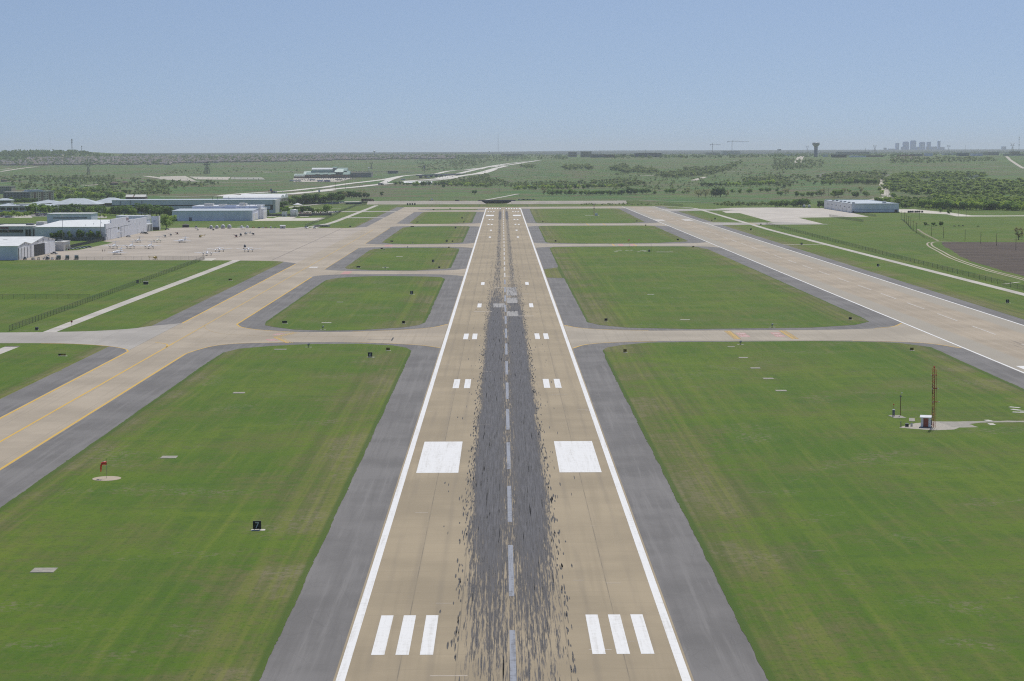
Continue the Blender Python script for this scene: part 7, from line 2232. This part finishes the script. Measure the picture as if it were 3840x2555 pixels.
# far suburb: the nearest houses one by one, the rest as one mass
HROOF = [mat('roof_shingle_%s' % n_, c_, .9, .15) for n_, c_ in (('brown', (.20, .165, .15)), ('grey', (.21, .195, .20)), ('dark', (.13, .115, .12)), ('tan', (.27, .225, .19)))]
HWALL = [mat('house_wall_%s' % n_, c_, .85, .1) for n_, c_ in (('brick', (.30, .20, .16)), ('tan', (.42, .35, .28)), ('stone', (.36, .33, .31)))]
def house_mesh(i):
    r2 = random.Random(i)
    mb = MB()
    w, d, e, rg = r2.uniform(14, 19), r2.uniform(11, 14), r2.uniform(3.2, 5.6), r2.uniform(4, 5.2)
    mb.box(-w/2, w/2, -d/2, d/2, -1, e, 0)
    hp = hip(w, d, e, rg, .8)
    hp.xform(Matrix.Translation((-w/2, -d/2, 0)))
    mb.add(hp.v, hp.f, 1)
    mb.box(-w*.32, w*.05, -d/2-2.4, -d/2, -1, e*.8, 0)
    mb.add([(-w*.36, -d/2-3, e*.8), (w*.09, -d/2-3, e*.8), (w*.09, 0, e*.8), (-w*.36, 0, e*.8), (-w*.135, -d/2-3, e*.8+rg*.8), (-w*.135, 0, e*.8+rg*.8)], [(0, 1, 4), (1, 2, 5, 4), (3, 0, 4, 5)], 1)
    mb.box(w*.18, w*.36, -d/2-.1, -d/2, .9, 2.6, 2)
    return mb
HM = [house_mesh(i) for i in range(8)]
HME = [m_.mesh('house', [HWALL[i % 3], HROOF[i % 4], B['win']]) for i, m_ in enumerate(HM)]
houses = []
r2 = random.Random(21)
for c, poly, n in ((c1, [(0, 385), (300, 378), (900, 365), (1930, 365), (1930, 420), (900, 420), (480, 425), (0, 430)], 560), (c1, [(300, 350), (1930, 330), (1930, 366), (300, 380)], 460), (c2, [(0, 285), (2007, 270), (2007, 325), (900, 345), (0, 362)], 900), (c3, [(0, 268), (800, 275), (1590, 270), (1590, 305), (700, 312), (0, 320)], 520)):
    for x, y, z, h, w in fill(c, poly, n, (1, 1), (1, 1), seed=100+n): houses.append((x, y, z))
houses.sort(key=lambda p: p[1])
keep = []
for p in houses:
    if len(keep) < 290 and all((p[0]-q_[0])**2+(p[1]-q_[1])**2 > 17**2 for q_ in keep[-60:]): keep.append(p)
rest = [p for p in houses if p not in set(keep)]
for i, (x, y, z) in enumerate(keep):
    o = bpy.data.objects.new('house', HME[i % 8]); C.objects.link(o)
    o.location = (x, y, z-.3); o.rotation_euler.z = r2.choice((0, .3, 1.57, 1.2, -.4, 2.9))
    px = 1920 + F_PX*(x-CAM_X)/(y-CAM_Y)
    lab = 'brown roofed house in the far suburb below the low hill' if px < 420 else ('brown roofed house in the far suburb above the grey office' if px < 1150 else 'brown roofed house in the far suburb above the green roofed store')
    tag(o, lab, 'house', 'houses of the far suburb')
def house_mass():
    mb = MB()
    for i, (x, y, z) in enumerate(rest):
        s = HM[i % 8]
        a = r2.choice((0, .3, 1.57, 1.2, -.4)); ca_, sa = math.cos(a), math.sin(a)
        b = len(mb.v)
        mb.v += [(x+v[0]*ca_-v[1]*sa, y+v[0]*sa+v[1]*ca_, z-.3+v[2]) for v in s.v]
        mb.f += [tuple(b+k for k in f_) for f_ in s.f]
        mb.m += [(m_ if m_ == 1 else 0)*1+(0 if m_ != 1 else i % 4) for m_ in s.m]
        mb.sm += [False]*len(s.f)
    o = mb.build('suburb', [HWALL[0], HROOF[0], HROOF[1], HROOF[2], HROOF[3]])
    tag(o, 'mass of brown and grey roofs of the far suburb', 'suburb', kind='stuff')
house_mass()

# ---------------------------------------------------------------- towers, masts, cranes, pylons
HAZY = mat('tower_steel', (.07, .075, .085), .6)
def at_px(c, x, yb): return land(c, x, yb)
def px_h(c, p, yb, yt):
    return (yb-yt)*(c(1, 0)[0]-c(0, 0)[0])*px_m(p)
p = land(c6, 595, 407); H_ = px_h(c6, p, 407, 205); k_ = px_m(p)/3.734
r = empty('water_tower', tuple(p), 0, 'tall grey concrete water tower with a wide flat bowl on the right ridge', 'water tower')
MB().lathe([(27*k_, 0), (25*k_, H_*.1), (25*k_, H_*.68)], 28).build('stem', mat('tower_concrete', (.26, .26, .28), .8, .1, .05, 0, (1, 1, .2)), r)
MB().lathe([(25*k_, H_*.68), (31*k_, H_*.74), (49*k_, H_*.84), (51*k_, H_*.86), (51*k_, H_*.97)], 32).build('bowl', mat('bowl_tan', (.40, .38, .34), .7, .1), r)
MB().lathe([(52*k_, H_*.97), (50*k_, H_*.99), (1, H_)], 32).build('roof', M['white'], r)
def small_water_tower(c, x, yb, yt, wpx, label):
    p = land(c, x, yb); h = px_h(c, p, yb, yt); k = px_m(p)*(c(1, 0)[0]-c(0, 0)[0])
    r = empty('water_tower', tuple(p), 0, label, 'water tower')
    MB().lathe([(wpx*.22*k, 0), (wpx*.16*k, h*.1), (wpx*.16*k, h*.72)], 14).build('stem', M['offwhite'], r)
    MB().lathe([(wpx*.16*k, h*.7), (wpx*.5*k, h*.8), (wpx*.5*k, h*.9), (wpx*.25*k, h*.98), (.2, h)], 18).build('bowl', M['white'], r)
small_water_tower(g4, 1668, 150, 45, 38, 'slim white water tower right of the green roofed store')
small_water_tower(c3, 640, 268, 203, 28, 'pale water tower on the horizon above the store')
small_water_tower(c3, 917, 262, 222, 30, 'pale water tower on the horizon above the highway')
small_water_tower(c4, 423, 262, 208, 18, 'tiny water tower on the horizon near the centre')
def tall_mast(c, x, yb, yt, wm, label, m=HAZY, arms=()):
    p = land(c, x, yb); h = px_h(c, p, yb, yt)
    r = empty('radio_mast', tuple(p), .3, label, 'radio mast')
    lattice(r, 'lattice_column', h, wm, m, max(8, int(h/9)), wm*.24)
    for t in arms: MB().box(-wm*2.4, wm*2.4, -wm*.7, wm*.7, h*t, h*t+wm*1.5).build('antenna_ring', m, r)
tall_mast(c1, 570, 250, 105, 2.2, 'tall thin pale mast on the low hill, leftmost of three')
tall_mast(c1, 815, 268, 130, 1.6, 'lattice mast with antenna rings on the low hill, middle of three', HAZY, (.74, .86, .98))
tall_mast(c1, 925, 280, 205, 1.1, 'short mast with an antenna ring on the low hill, rightmost of three', HAZY, (.9,))
tall_mast(c7, 1797, 335, 126, 2.0, 'tall lattice mast at the right edge of the ridge', HAZY, (.46, .78, .96))
tall_mast(c7, 1047, 350, 246, .9, 'dark pole with a small top on the ridge right of the skyline', HAZY, (.93,))
tall_mast(c6, 1290, 385, 285, .9, 'dark pole on the ridge left of the skyline', HAZY)
tall_mast(c4, 527, 262, 10, .8, 'very thin faint mast above the centre of the horizon', mat('faint_steel', (.4, .42, .45), .6))
tall_mast(c5, 380, 250, 190, .7, 'thin mast on the ridge above the long office block')
def pylon(c, x, yb, yt, label):
    p = land(c, x, yb); h = px_h(c, p, yb, yt)
    r = empty('pylon', tuple(p), random.uniform(-.3, .3), label, 'pylon', 'high voltage pylons')
    mb = MB()
    b = h*.13; rr_ = max(.3, h*.011)
    for sx in (-1, 1):
        for sy in (-1, 1): mb.tube([(sx*b, sy*b, 0), (sx*b*.35, sy*b*.35, h*.6), (sx*h*.2, sy*b*.2, h)], rr_, 4)
    for j in range(6):
        z0, z1 = h*.6*j/6, h*.6*(j+1)/6
        w0, w1 = b*(1-.65*j/6), b*(1-.65*(j+1)/6)
        for s in (-1, 1):
            mb.tube([(-w0, s*w0, z0), (w1, s*w1, z1)], rr_*.6, 4); mb.tube([(w0, s*w0, z0), (-w1, s*w1, z1)], rr_*.6, 4)
    mb.build('lattice_frame', HAZY, r)
    for z, w in ((.72, .26), (.86, .24)): MB().box(-h*w, h*w, -.4, .4, h*z, h*z+rr_*3).build('cross_arm', HAZY, r)
for c, x, yb, yt, lab in ((c6, 475, 345, 245, 'pylon on the ridge left of the tall water tower'), (c6, 1420, 345, 240, 'pylon on the ridge left of the skyline'), (c7, 810, 340, 235, 'pylon on the ridge right of the skyline'), (c7, 1705, 335, 213, 'pylon beside the tall lattice mast at the right edge'), (c2, 540, 480, 328, 'left pylon of the pair in the left fields'), (c2, 568, 480, 335, 'right pylon of the pair in the left fields'), (c1, 1000, 530, 395, 'pylon in the fields below the far suburb'), (c3, 605, 420, 340, 'faint pylon beyond the store'), (c5, 510, 500, 478, 'tiny pylon by the pale track')):
    pylon(c, x, yb, yt, lab)
def crane(c, x, yb, yt, yj, xl, xr, label):
    p = land(c, x, yb); h = px_h(c, p, yb, yt); s = (c(1, 0)[0]-c(0, 0)[0])*px_m(p)
    r = empty('tower_crane', tuple(p), 0, label, 'crane', 'tower cranes')
    lattice(r, 'tower', h, 1.3, HAZY, int(h/4), .42, False)
    zj = px_h(c, p, yb, yj)
    j = MB()
    for dz, dy in ((0, -.7), (0, .7), (1.6, 0)): j.tube([((xl-x)*s, dy, zj+dz), ((xr-x)*s, dy, zj+dz*.6)], .42, 4)
    n = 26
    for i in range(n):
        a = (xl-x)*s+(xr-xl)*s*i/n; b_ = a+(xr-xl)*s/n
        j.tube([(a, -.7, zj), ((a+b_)/2, 0, zj+1.5), (b_, .7, zj)], .25, 4)
    j.build('jib', HAZY, r)
    MB().box((xl-x)*s, (xl-x)*s+5, -1.2, 1.2, zj-3.5, zj).build('counterweight', B['stone'], r)
    MB().box(.6, 2.8, -1.2, 1.2, zj-2.8, zj-.3).build('cab', M['grey'], r)
    t = MB()
    for e in (xl+ (x-xl)*.3, xr-(xr-x)*.35): t.tube([(0, 0, h), ((e-x)*s, 0, zj+1.4)], .22, 4)
    t.build('tie_rods', HAZY, r)
crane(c5, 1165, 240, 114, 136, 1135, 1260, 'left and lower tower crane on the ridge')
crane(c5, 1395, 240, 83, 102, 1335, 1595, 'right and taller tower crane on the ridge')
p = land(k4, 712, 205); hh = px_h(k4, p, 205, 110)
r = empty('mobile_crane', tuple(p), 0, 'slanting thin crane boom on the ridge near the centre', 'crane')
MB().box(-4, 4, -1.4, 1.4, 1, 3.5).build('body', M['grey'], r)
MB().tube([(1, 0, 3), (-hh*.28, 0, hh)], [.7, .35], 6).build('boom', HAZY, r)
for x in (-3, 0, 3): MB().tube([(x, -1.4, .8), (x, 1.4, .8)], .8, 10).build('wheel', M['rubber'], r)
def billboard(c, x0, x1, yb, y0, y1, label, m=None, name='billboard'):
    x = (x0+x1)/2
    p = land(c, x, yb); s = (c(1, 0)[0]-c(0, 0)[0])*px_m(p)
    r = empty(name, tuple(p), 0, label, 'billboard' if name == 'billboard' else 'sign')
    w, za, zb = (x1-x0)*s, (yb-y1)*s, (yb-y0)*s
    MB().tube([(0, .6, 0), (0, .6, za+.5)], .5, 8).build('post', M['grey'], r)
    MB().box(-w/2, w/2, -.3, .3, za, zb).build('panel', m or M['grey'], r)
    MB().box(-w/2-.2, w/2+.2, -.4, .5, za-.4, za).build('walkway', M['dark'], r)
    return r
billboard(c6, 57, 108, 352, 298, 320, 'wide dark billboard on the ridge left of the water tower')
billboard(c3, 1216, 1240, 465, 380, 412, 'dark billboard on a tall post beside the highway')
billboard(g6, 1850, 1888, 140, 70, 118, 'blue grey sign board beside the near carriageway', B['blue'])
sg = billboard(g6, 788, 826, 160, 48, 96, 'tall blue petrol sign behind the barrel roofs', mat('sign_blue', (.05, .12, .35), .5), 'petrol_sign')
p = land(g6, 795, 152)
r = empty('canopy', (p.x, p.y, p.z), 0, 'small orange roofed canopy below the blue petrol sign', 'canopy')
MB().box(-4, 4, -3, 3, 3.6, 5.4).build('roof', mat('orange_canopy', (.55, .16, .06), .5), r)
for sx in (-3, 3):
    for sy in (-2, 2): MB().tube([(sx, sy, 0), (sx, sy, 3.6)], .2, 6).build('post', M['grey'], r)

# skyline of the distant city
CITY = metal_wall('skyline_facade', (.17, .38, .78), 6)  # vivid blue puts haze and reflected sky into the facade colour
def tower(c, x0, x1, yt, label, depth=40, crown=None):
    yb = 330
    d = 21000
    v = _f*F_PX + RIGHT*(c(x0, 0)[0]-1920) + UP*(1277.5-c(0, yb)[1])
    t = (d-CAM_Y)/v.y
    p = Vector((CAM_X, CAM_Y, CAM_H))+v*t
    s = (c(1, 0)[0]-c(0, 0)[0])*d/F_PX
    w = (x1-x0)*s
    zb = tz(p.x, d)-2
    ztop = p.z+(yb-yt)*s
    r = empty('skyscraper', (p.x, d, zb), 0, label, 'skyscraper', 'skyline of the distant city')
    h = ztop-zb
    MB().box(0, w, 0, depth, 0, h*.93 if crown else h).build('shaft', CITY, r)
    if crown == 'step': MB().box(w*.15, w*.85, 4, depth-4, h*.93, h).build('top_step', CITY, r)
    if crown == 'point':
        MB().add([(0, 0, h*.93), (w, 0, h*.93), (w, depth, h*.93), (0, depth, h*.93), (w/2, depth/2, h)], [(0, 1, 4), (1, 2, 4), (2, 3, 4), (3, 0, 4)]).build('spire', CITY, r)
    for i in range(3): MB().box(w*.06, w*.94, -.6, 0, h*(.3+.2*i), h*(.3+.2*i)+4).build('floor_band', B['stone'], r)
for x0, x1, yt, cr, lab in ((72, 118, 212, None, 'leftmost slab tower of the distant skyline'), (152, 180, 264, None, 'low shoulder block left of the second skyline tower'), (176, 256, 192, 'step', 'second and wide stepped tower of the distant skyline'), (280, 356, 176, 'step', 'tallest wide stepped tower of the distant skyline'), (365, 405, 266, None, 'low block between the third and fourth skyline towers'), (406, 482, 197, 'step', 'fourth wide tower of the distant skyline'), (500, 530, 262, None, 'low shoulder block left of the fifth skyline tower'), (512, 562, 197, None, 'fifth slab tower of the distant skyline'),
                       (570, 650, 262, None, 'low wide block of the skyline before the pointed tower'), (664, 695, 172, 'point', 'slim pointed tower at the right end of the skyline'), (690, 758, 268, None, 'low block right of the pointed skyline tower'), (1560, 1618, 260, None, 'lone hazy block far right of the skyline'), (-90, -55, 278, None, 'low hazy block left of the skyline'), (-30, 60, 292, None, 'lowest long block at the left of the skyline')):
    tower(c7, x0, x1, yt, lab, 40, cr)

# ---------------------------------------------------------------- traffic and parked vehicles far away
def hull(c, x, y, dz=.3):
    p = land(c, x, y); return (p.x, p.y, tz(p.x, p.y)+dz)
def heading(c, x, y, dx, dy):
    a, b = land(c, x, y), land(c, x+dx, y+dy)
    return math.atan2(b.y-a.y, b.x-a.x)+math.pi/2
def lorry(name, loc, rz, label, box_c, cab_c, L=13.5, cat='truck', group=None, box=True):
    """nose points to -y"""
    r = empty(name, loc, rz, label, cat, group)
    c_ = paint(cab_c)
    MB().side([(-3.2, .7), (-3.3, 1.6), (-2.4, 1.9), (-1.9, 3.2), (0, 3.9), (0, .7)], -1.2, 1.2).build('cab', c_, r)
    MB().box(-1.05, 1.05, -2.36, -2.0, 2.1, 2.9).build('windscreen', M['glass'], r)
    MB().box(-1.1, 1.1, -3, L*.2+1 if not box else L, .6, .95).build('chassis', M['dark'], r)
    if box: MB().box(-1.28, 1.28, .5, L, 1.0, 4.0).build('trailer', paint(box_c), r)
    for s in (-1, 1):
        for y in ((-2.2, 1.0, 2.2, L-2.4, L-1.1) if box else (-2.2, 1.0, 2.2)): MB().tube([(s*.85, y, .52), (s*1.22, y, .52)], .52, 10).build('wheel', M['rubber'], r)
    return r
lorry('semi_truck', hull(g4, 1740, 803), R(93), 'dark red semi truck driving right on the embankment road', (.11, .045, .045), (.14, .05, .05), 15.5)
lorry('semi_truck', hull(k3, 690, 1142), R(92), 'white truck tractor without trailer on the embankment road', (.7, .7, .7), (.7, .72, .72), 8, box=False)
lorry('box_truck', hull(g4, 1965, 440), R(100), 'dark blue box truck on the near carriageway', (.04, .06, .14), (.06, .07, .12), 9)
lorry('box_truck', hull(g6, 905, 150), R(95), 'pale box truck beside the blue petrol sign', (.5, .55, .58), (.5, .54, .56), 9)
lorry('box_truck', hull(k3, 580, 645), R(-80), 'white box truck with a yellow front below the overpass', (.6, .62, .62), (.6, .45, .1), 8)
lorry('box_truck', hull(k3, 40, 690), R(-80), 'white box truck at the ramp below the store', (.62, .64, .64), (.62, .62, .62), 8)
traffic = [(k3, 1165, 612, 'van', (.6, .62, .62)), (k3, 1555, 515, 'van', (.5, .52, .55)), (k3, 1675, 418, 'suv', (.66, .66, .66)), (k3, 1990, 370, 'van', (.5, .53, .55)), (k3, 2095, 405, 'van', (.4, .42, .44)), (k3, 2170, 385, 'suv', (.25, .22, .2)), (k3, 1885, 450, 'van', (.45, .46, .48)), (k3, 1880, 500, 'suv', (.12, .13, .15)), (k3, 1820, 512, 'sedan', (.1, .1, .12)), (k3, 2320, 318, 'van', (.7, .7, .7)),
           (k3, 940, 628, 'van', (.7, .7, .7)), (k3, 1000, 620, 'van', (.7, .71, .7)), (k3, 1050, 630, 'suv', (.5, .5, .5)), (k3, 880, 640, 'suv', (.62, .62, .6)), (k3, 735, 655, 'suv', (.6, .6, .62)), (k3, 650, 668, 'sedan', (.12, .12, .13)), (k3, 800, 640, 'sedan', (.16, .15, .14)), (k3, 1530, 475, 'van', (.68, .68, .68)), (k3, 1470, 545, 'suv', (.16, .16, .18)), (k3, 2200, 345, 'suv', (.13, .13, .14)),
           (g4, 690, 540, 'suv', (.6, .6, .6)), (g4, 420, 580, 'sedan', (.07, .07, .07)), (g4, 1530, 460, 'suv', (.6, .6, .58)), (g4, 1465, 470, 'suv', (.5, .52, .54)), (g4, 2085, 385, 'van', (.4, .45, .5)), (g4, 1980, 390, 'sedan', (.3, .3, .3)), (g4, 1515, 372, 'sedan', (.6, .6, .6)), (g4, 1945, 312, 'sedan', (.1, .1, .1)), (k3, 20, 590, 'van', (.66, .66, .66)), (g6, 1715, 108, 'sedan', (.08, .08, .08)), (g6, 1985, 65, 'suv', (.6, .6, .6)), (g6, 1060, 140, 'van', (.4, .48, .55)),
           (c4, 775, 340, 'van', (.5, .55, .6)), (c4, 990, 322, 'van', (.5, .55, .6)), (c4, 610, 357, 'van', (.66, .66, .66)), (c4, 545, 372, 'suv', (.1, .1, .12)), (c4, 708, 348, 'suv', (.5, .5, .5)), (c4, 850, 345, 'suv', (.2, .2, .22)), (k3, 1250, 1155, 'suv', (.05, .05, .06)), (k3, 1285, 1155, 'suv', (.04, .04, .05)), (c1, 765, 545, 'suv', (.06, .07, .09)), (c6, 1440, 985, 'sedan', (.04, .04, .05)), (c6, 1510, 762, 'sedan', (.05, .05, .06)), (c5, 1378, 402, 'van', (.72, .72, .72))]
places = {'k3': 'on the highway by the overpass'}
for i, (c, x, y, kd, cc) in enumerate(traffic):
    tone = 'white' if min(cc) > .55 else ('dark' if max(cc) < .2 else 'grey')
    where = 'on the highway by the overpass' if c is k3 and y < 800 else ('on the road below the green roofed store' if c in (g4, g6) else ('on the highway climbing to the horizon' if c is c4 else ('waiting on the embankment road' if c is k3 else 'on a far country track')))
    car(kd, cc, hull(c, x, y, .5), heading(c, x, y, 60, -18) if c in (k3, g4, g6, c4) and y < 800 else 1.5, '%s %s %s' % (tone, 'car' if kd in ('sedan', 'suv') else kd, where), 'traffic on the far roads', 'car' if kd in ('sedan', 'suv') else kd)
for i, x in enumerate((780, 818, 832, 872, 912, 945)):
    cc = ((.55, .56, .56), (.05, .05, .06), (.06, .06, .07), (.05, .06, .08), (.6, .6, .6), (.06, .06, .06))[i]
    car('pickup' if i % 2 else 'suv', cc, hull(c4, x, 790), 1.4, ORD[i]+' vehicle from the left in the line behind the underpass', 'vehicles behind the underpass', 'car')
def lot(c, pts, n, label, group, jit=4, kinds=('sedan', 'suv', 'suv', 'van'), rz=0.0):
    r3 = random.Random(len(label)+n)
    for i in range(n):
        t = (i+.5)/n*(len(pts)-1); k = min(int(t), len(pts)-2); f = t-k
        x = pts[k][0]+(pts[k+1][0]-pts[k][0])*f+r3.uniform(-jit, jit); y = pts[k][1]+(pts[k+1][1]-pts[k][1])*f+r3.uniform(-jit, jit)*.8
        cc = r3.choice([(.7, .7, .7), (.05, .05, .06), (.45, .47, .5), (.3, .05, .04), (.08, .12, .25), (.6, .6, .58), (.12, .13, .14)])
        car(r3.choice(kinds), cc, hull(c, x, y, .55 if c in (g4, c2) else .04), rz+r3.uniform(-.15, .15), label, group)
lot(g5, [(0, 905), (130, 918), (260, 922)], 18, 'parked car in the left car park among small trees', 'cars in the left car park', 8)
lot(g5, [(715, 850), (900, 860), (1090, 862)], 26, 'parked car in the car park before the hip roofs', 'cars in the middle car park', 9)
lot(g5, [(790, 888), (1080, 890)], 12, 'parked car in the front row of the middle car park', 'cars in the middle car park', 5)
lot(g6, [(1425, 598), (1750, 600), (2100, 596), (2340, 560)], 22, 'parked car in the long row behind the brown wall', 'cars in the far car park', 4)
lot(g4, [(30, 330), (400, 345), (850, 350), (1300, 320)], 34, 'parked car in the lot before the green roofed store', 'cars at the store', 14)
lot(g4, [(30, 300), (500, 305), (1000, 305), (1400, 300)], 30, 'parked car in the rear rows before the green roofed store', 'cars at the store', 9)
lot(g4, [(1240, 135), (1600, 150), (2080, 150)], 26, 'parked vehicle in the dealer yard behind the store', 'vehicles in the dealer yard', 10, ('van', 'van', 'suv'))
lot(k3, [(20, 520), (150, 522), (310, 520)], 10, 'white parked trailer van in the yard left of the billboard', 'vans in the yard', 6, ('van',))
lot(c2, [(300, 540), (700, 535), (1200, 545)], 14, 'parked car on the pale lots left of the store', 'cars on the pale lots', 10)
for i, (x0, y0, cc) in enumerate(((150, 372, (.66, .63, .56)), (20, 365, (.62, .64, .68)), (640, 372, (.4, .45, .58)), (790, 375, (.06, .12, .35)), (460, 345, (.6, .6, .6)), (1060, 345, (.62, .55, .42)))):
    r = lorry('motor_coach', hull(g4, x0, y0, .55), R(90), ORD[i]+' long coach parked before the green roofed store', cc, cc, 11, 'coach', 'coaches at the store')

# ---------------------------------------------------------------- bridges and poles
r = empty('underpass_bridge', (-10, 2692, 0), 0, 'dark bridge spanning the gap in the middle of the embankment', 'bridge')
MB().box(-27, 28, 2, 16, 2.9, 4.3).build('deck', mat('bridge_shadow_steel', (.06, .07, .11), .7), r)  # shade below the bridge is put into the deck's dark blue
MB().box(-27, 28, 1.6, 2, 3.4, 5.1).build('parapet', mat('bridge_parapet', (.10, .12, .16), .7), r)
for x in (-12, -2, 8, 17): MB().box(x-.5, x+.5, 4, 14, 0, 2.9).build('pier', B['stone'], r)
MB().box(-24, 24, 16.1, 16.5, 0, 2.9).build('shade_backing', B['dark'], r)  # added dark sheet closes the gap to imitate shade under the deck
a, b = land(k3, 400, 640), land(k3, 1385, 555)
r = empty('overpass', (a.x, a.y, a.z), math.atan2(b.y-a.y, b.x-a.x), 'long dark overpass crossing the highway beyond the store', 'bridge')
L = (b-a).length
MB().box(0, L, -6, 6, 5.2+0, 7.4).build('deck', mat('overpass_girder', (.10, .12, .17), .7), r)
for s in (-6.2, 5.9): MB().box(0, L, s, s+.3, 7.4, 8.3).build('parapet', mat('overpass_parapet', (.2, .22, .26), .7), r)
for k in range(9): MB().box(L*(k+.5)/9-1, L*(k+.5)/9+1, -4, 4, -12, 5.2).build('pier', B['stone'], r)
for x0, lab in ((-205, 'dark underpass opening at the left end of the embankment'),):
    p, q_ = land(g4, 1160, 868), land(g4, 1520, 850)
    r = empty('road_bridge', (p.x, p.y, 0), math.atan2(q_.y-p.y, q_.x-p.x), lab, 'bridge')
    L = (q_-p).length
    MB().box(0, L, 0, 8, 2.2, 3.4).build('deck', M['pad'], r)
    MB().box(0, L, .4, 1, 0, 2.2).build('opening_shade', mat('bridge_dark', (.04, .05, .07), .8), r)  # dark panel fills the opening in place of its shade
    for k in range(5): MB().box(L*k/4-.4, L*k/4+.4, -.1, .4, 0, 2.4).build('pier', B['stone'], r)
pole = empty('power_pole', (0, 0, 0), 0, 'wooden power pole', 'power pole', 'power poles')
MB().tube([(0, 0, 0), (0, 0, 9.2)], [.19, .13], 7).build('post', M['wood'], pole)
a_ = MB().box(-1.1, 1.1, -.08, .08, 8.5, 8.68).build('cross_arm', M['wood'], pole)
for x in (-1, -.4, .4, 1): MB().tube([(x, 0, 8.68), (x, 0, 8.9)], .06, 6).build('insulator', M['grey'], a_)
up = []
for i, (x, y) in enumerate(((420.2, 1921), (418, 1893), (412.3, 1866), (403.6, 1815), (393.1, 1756), (387.4, 1719), (371.2, 1632), (362.1, 1576))):
    put(pole, up, (x, y, 0), .4, ORD[i]+' power pole from the right hangar in the line slanting down the meadow')
for i, (x, y) in enumerate(((363.5, 1522.8), (362.4, 1474), (367.5, 1421), (368.6, 1375), (372.3, 1342), (368, 1271))):
    put(pole, up, (x, y, 0), 1.2, ORD[i]+' power pole from the left in the row by the ploughed field')
for i, (x, y) in enumerate(((443.9, 1942), (515.7, 2032), (513.1, 2058))):
    put(pole, up, (x, y, 0), .8, ORD[i]+' power pole from the left along the pale road behind the meadow')
for c, x, y, lab in ((g4, 935, 530, 'left thin pole beside the carriageway below the store'), (g4, 1150, 520, 'right thin pole beside the carriageway below the store'), (c6, 1590, 960, 'left pole at the pale bend behind the right hangar'), (c6, 1615, 990, 'right pole at the pale bend behind the right hangar'), (c6, 708, 955, 'pole in the meadow left of the right hangar'), (c6, 775, 960, 'second pole in the meadow left of the right hangar'), (c4, 540, 700, 'thin pole in the meadow behind the underpass'), (c2, 70, 745, 'pole at the left street behind the grey office')):
    p = land(c, x, y)
    put(pole, up, (p.x, p.y, tz(p.x, p.y)), .3, lab, None, 1.5)
"""gate panels on the embankment foot"""
p = land(c3, 1072, 848)
r = empty('marker_boards', tuple(p), 0, 'four small dark marker boards at the foot of the embankment', 'marker')
for i in range(4): MB().box(-6+i*3.4, -4+i*3.4, -.2, .2, .4, 3.0).build('board', M['dark'], r)
for i in range(4): MB().tube([(-5+i*3.4, 0, 0), (-5+i*3.4, 0, .6)], .12, 5).build('leg', M['grey'], r)
dt = empty('row_of_barrels', (483, 2181, 0), 0, 'line of dark barrels on the pale road right of the hangar', 'barrels')
for i in range(7): MB().lathe([(1.2, 0), (1.4, .8), (1.1, 1.9), (.3, 2.3)], 10, (i*2.7, (i % 3)*1.2, 0)).build('barrel', mat('dark_drum_%d' % i, (.03, .03, .03), .7), dt)

# ---------------------------------------------------------------- air
def haze():
    mb = MB()
    mb.box(-21500, 21500, -1700, 46500, -1.5, 330)
    m = bpy.data.materials.new('haze_air')
    m.use_nodes = True
    t = m.node_tree
    t.nodes.clear()
    v = t.nodes.new('ShaderNodeVolumePrincipled')
    v.inputs['Color'].default_value = (.86, .93, 1.0, 1)
    v.inputs['Density'].default_value = HAZE_DENSITY
    v.inputs['Anisotropy'].default_value = 0.35
    o = t.nodes.new('ShaderNodeOutputMaterial')
    t.links.new(v.outputs[0], o.inputs['Volume'])
    ob = mb.build('haze', m)
    tag(ob, kind='stuff')
HAZE_DENSITY = 4.1e-5
haze()
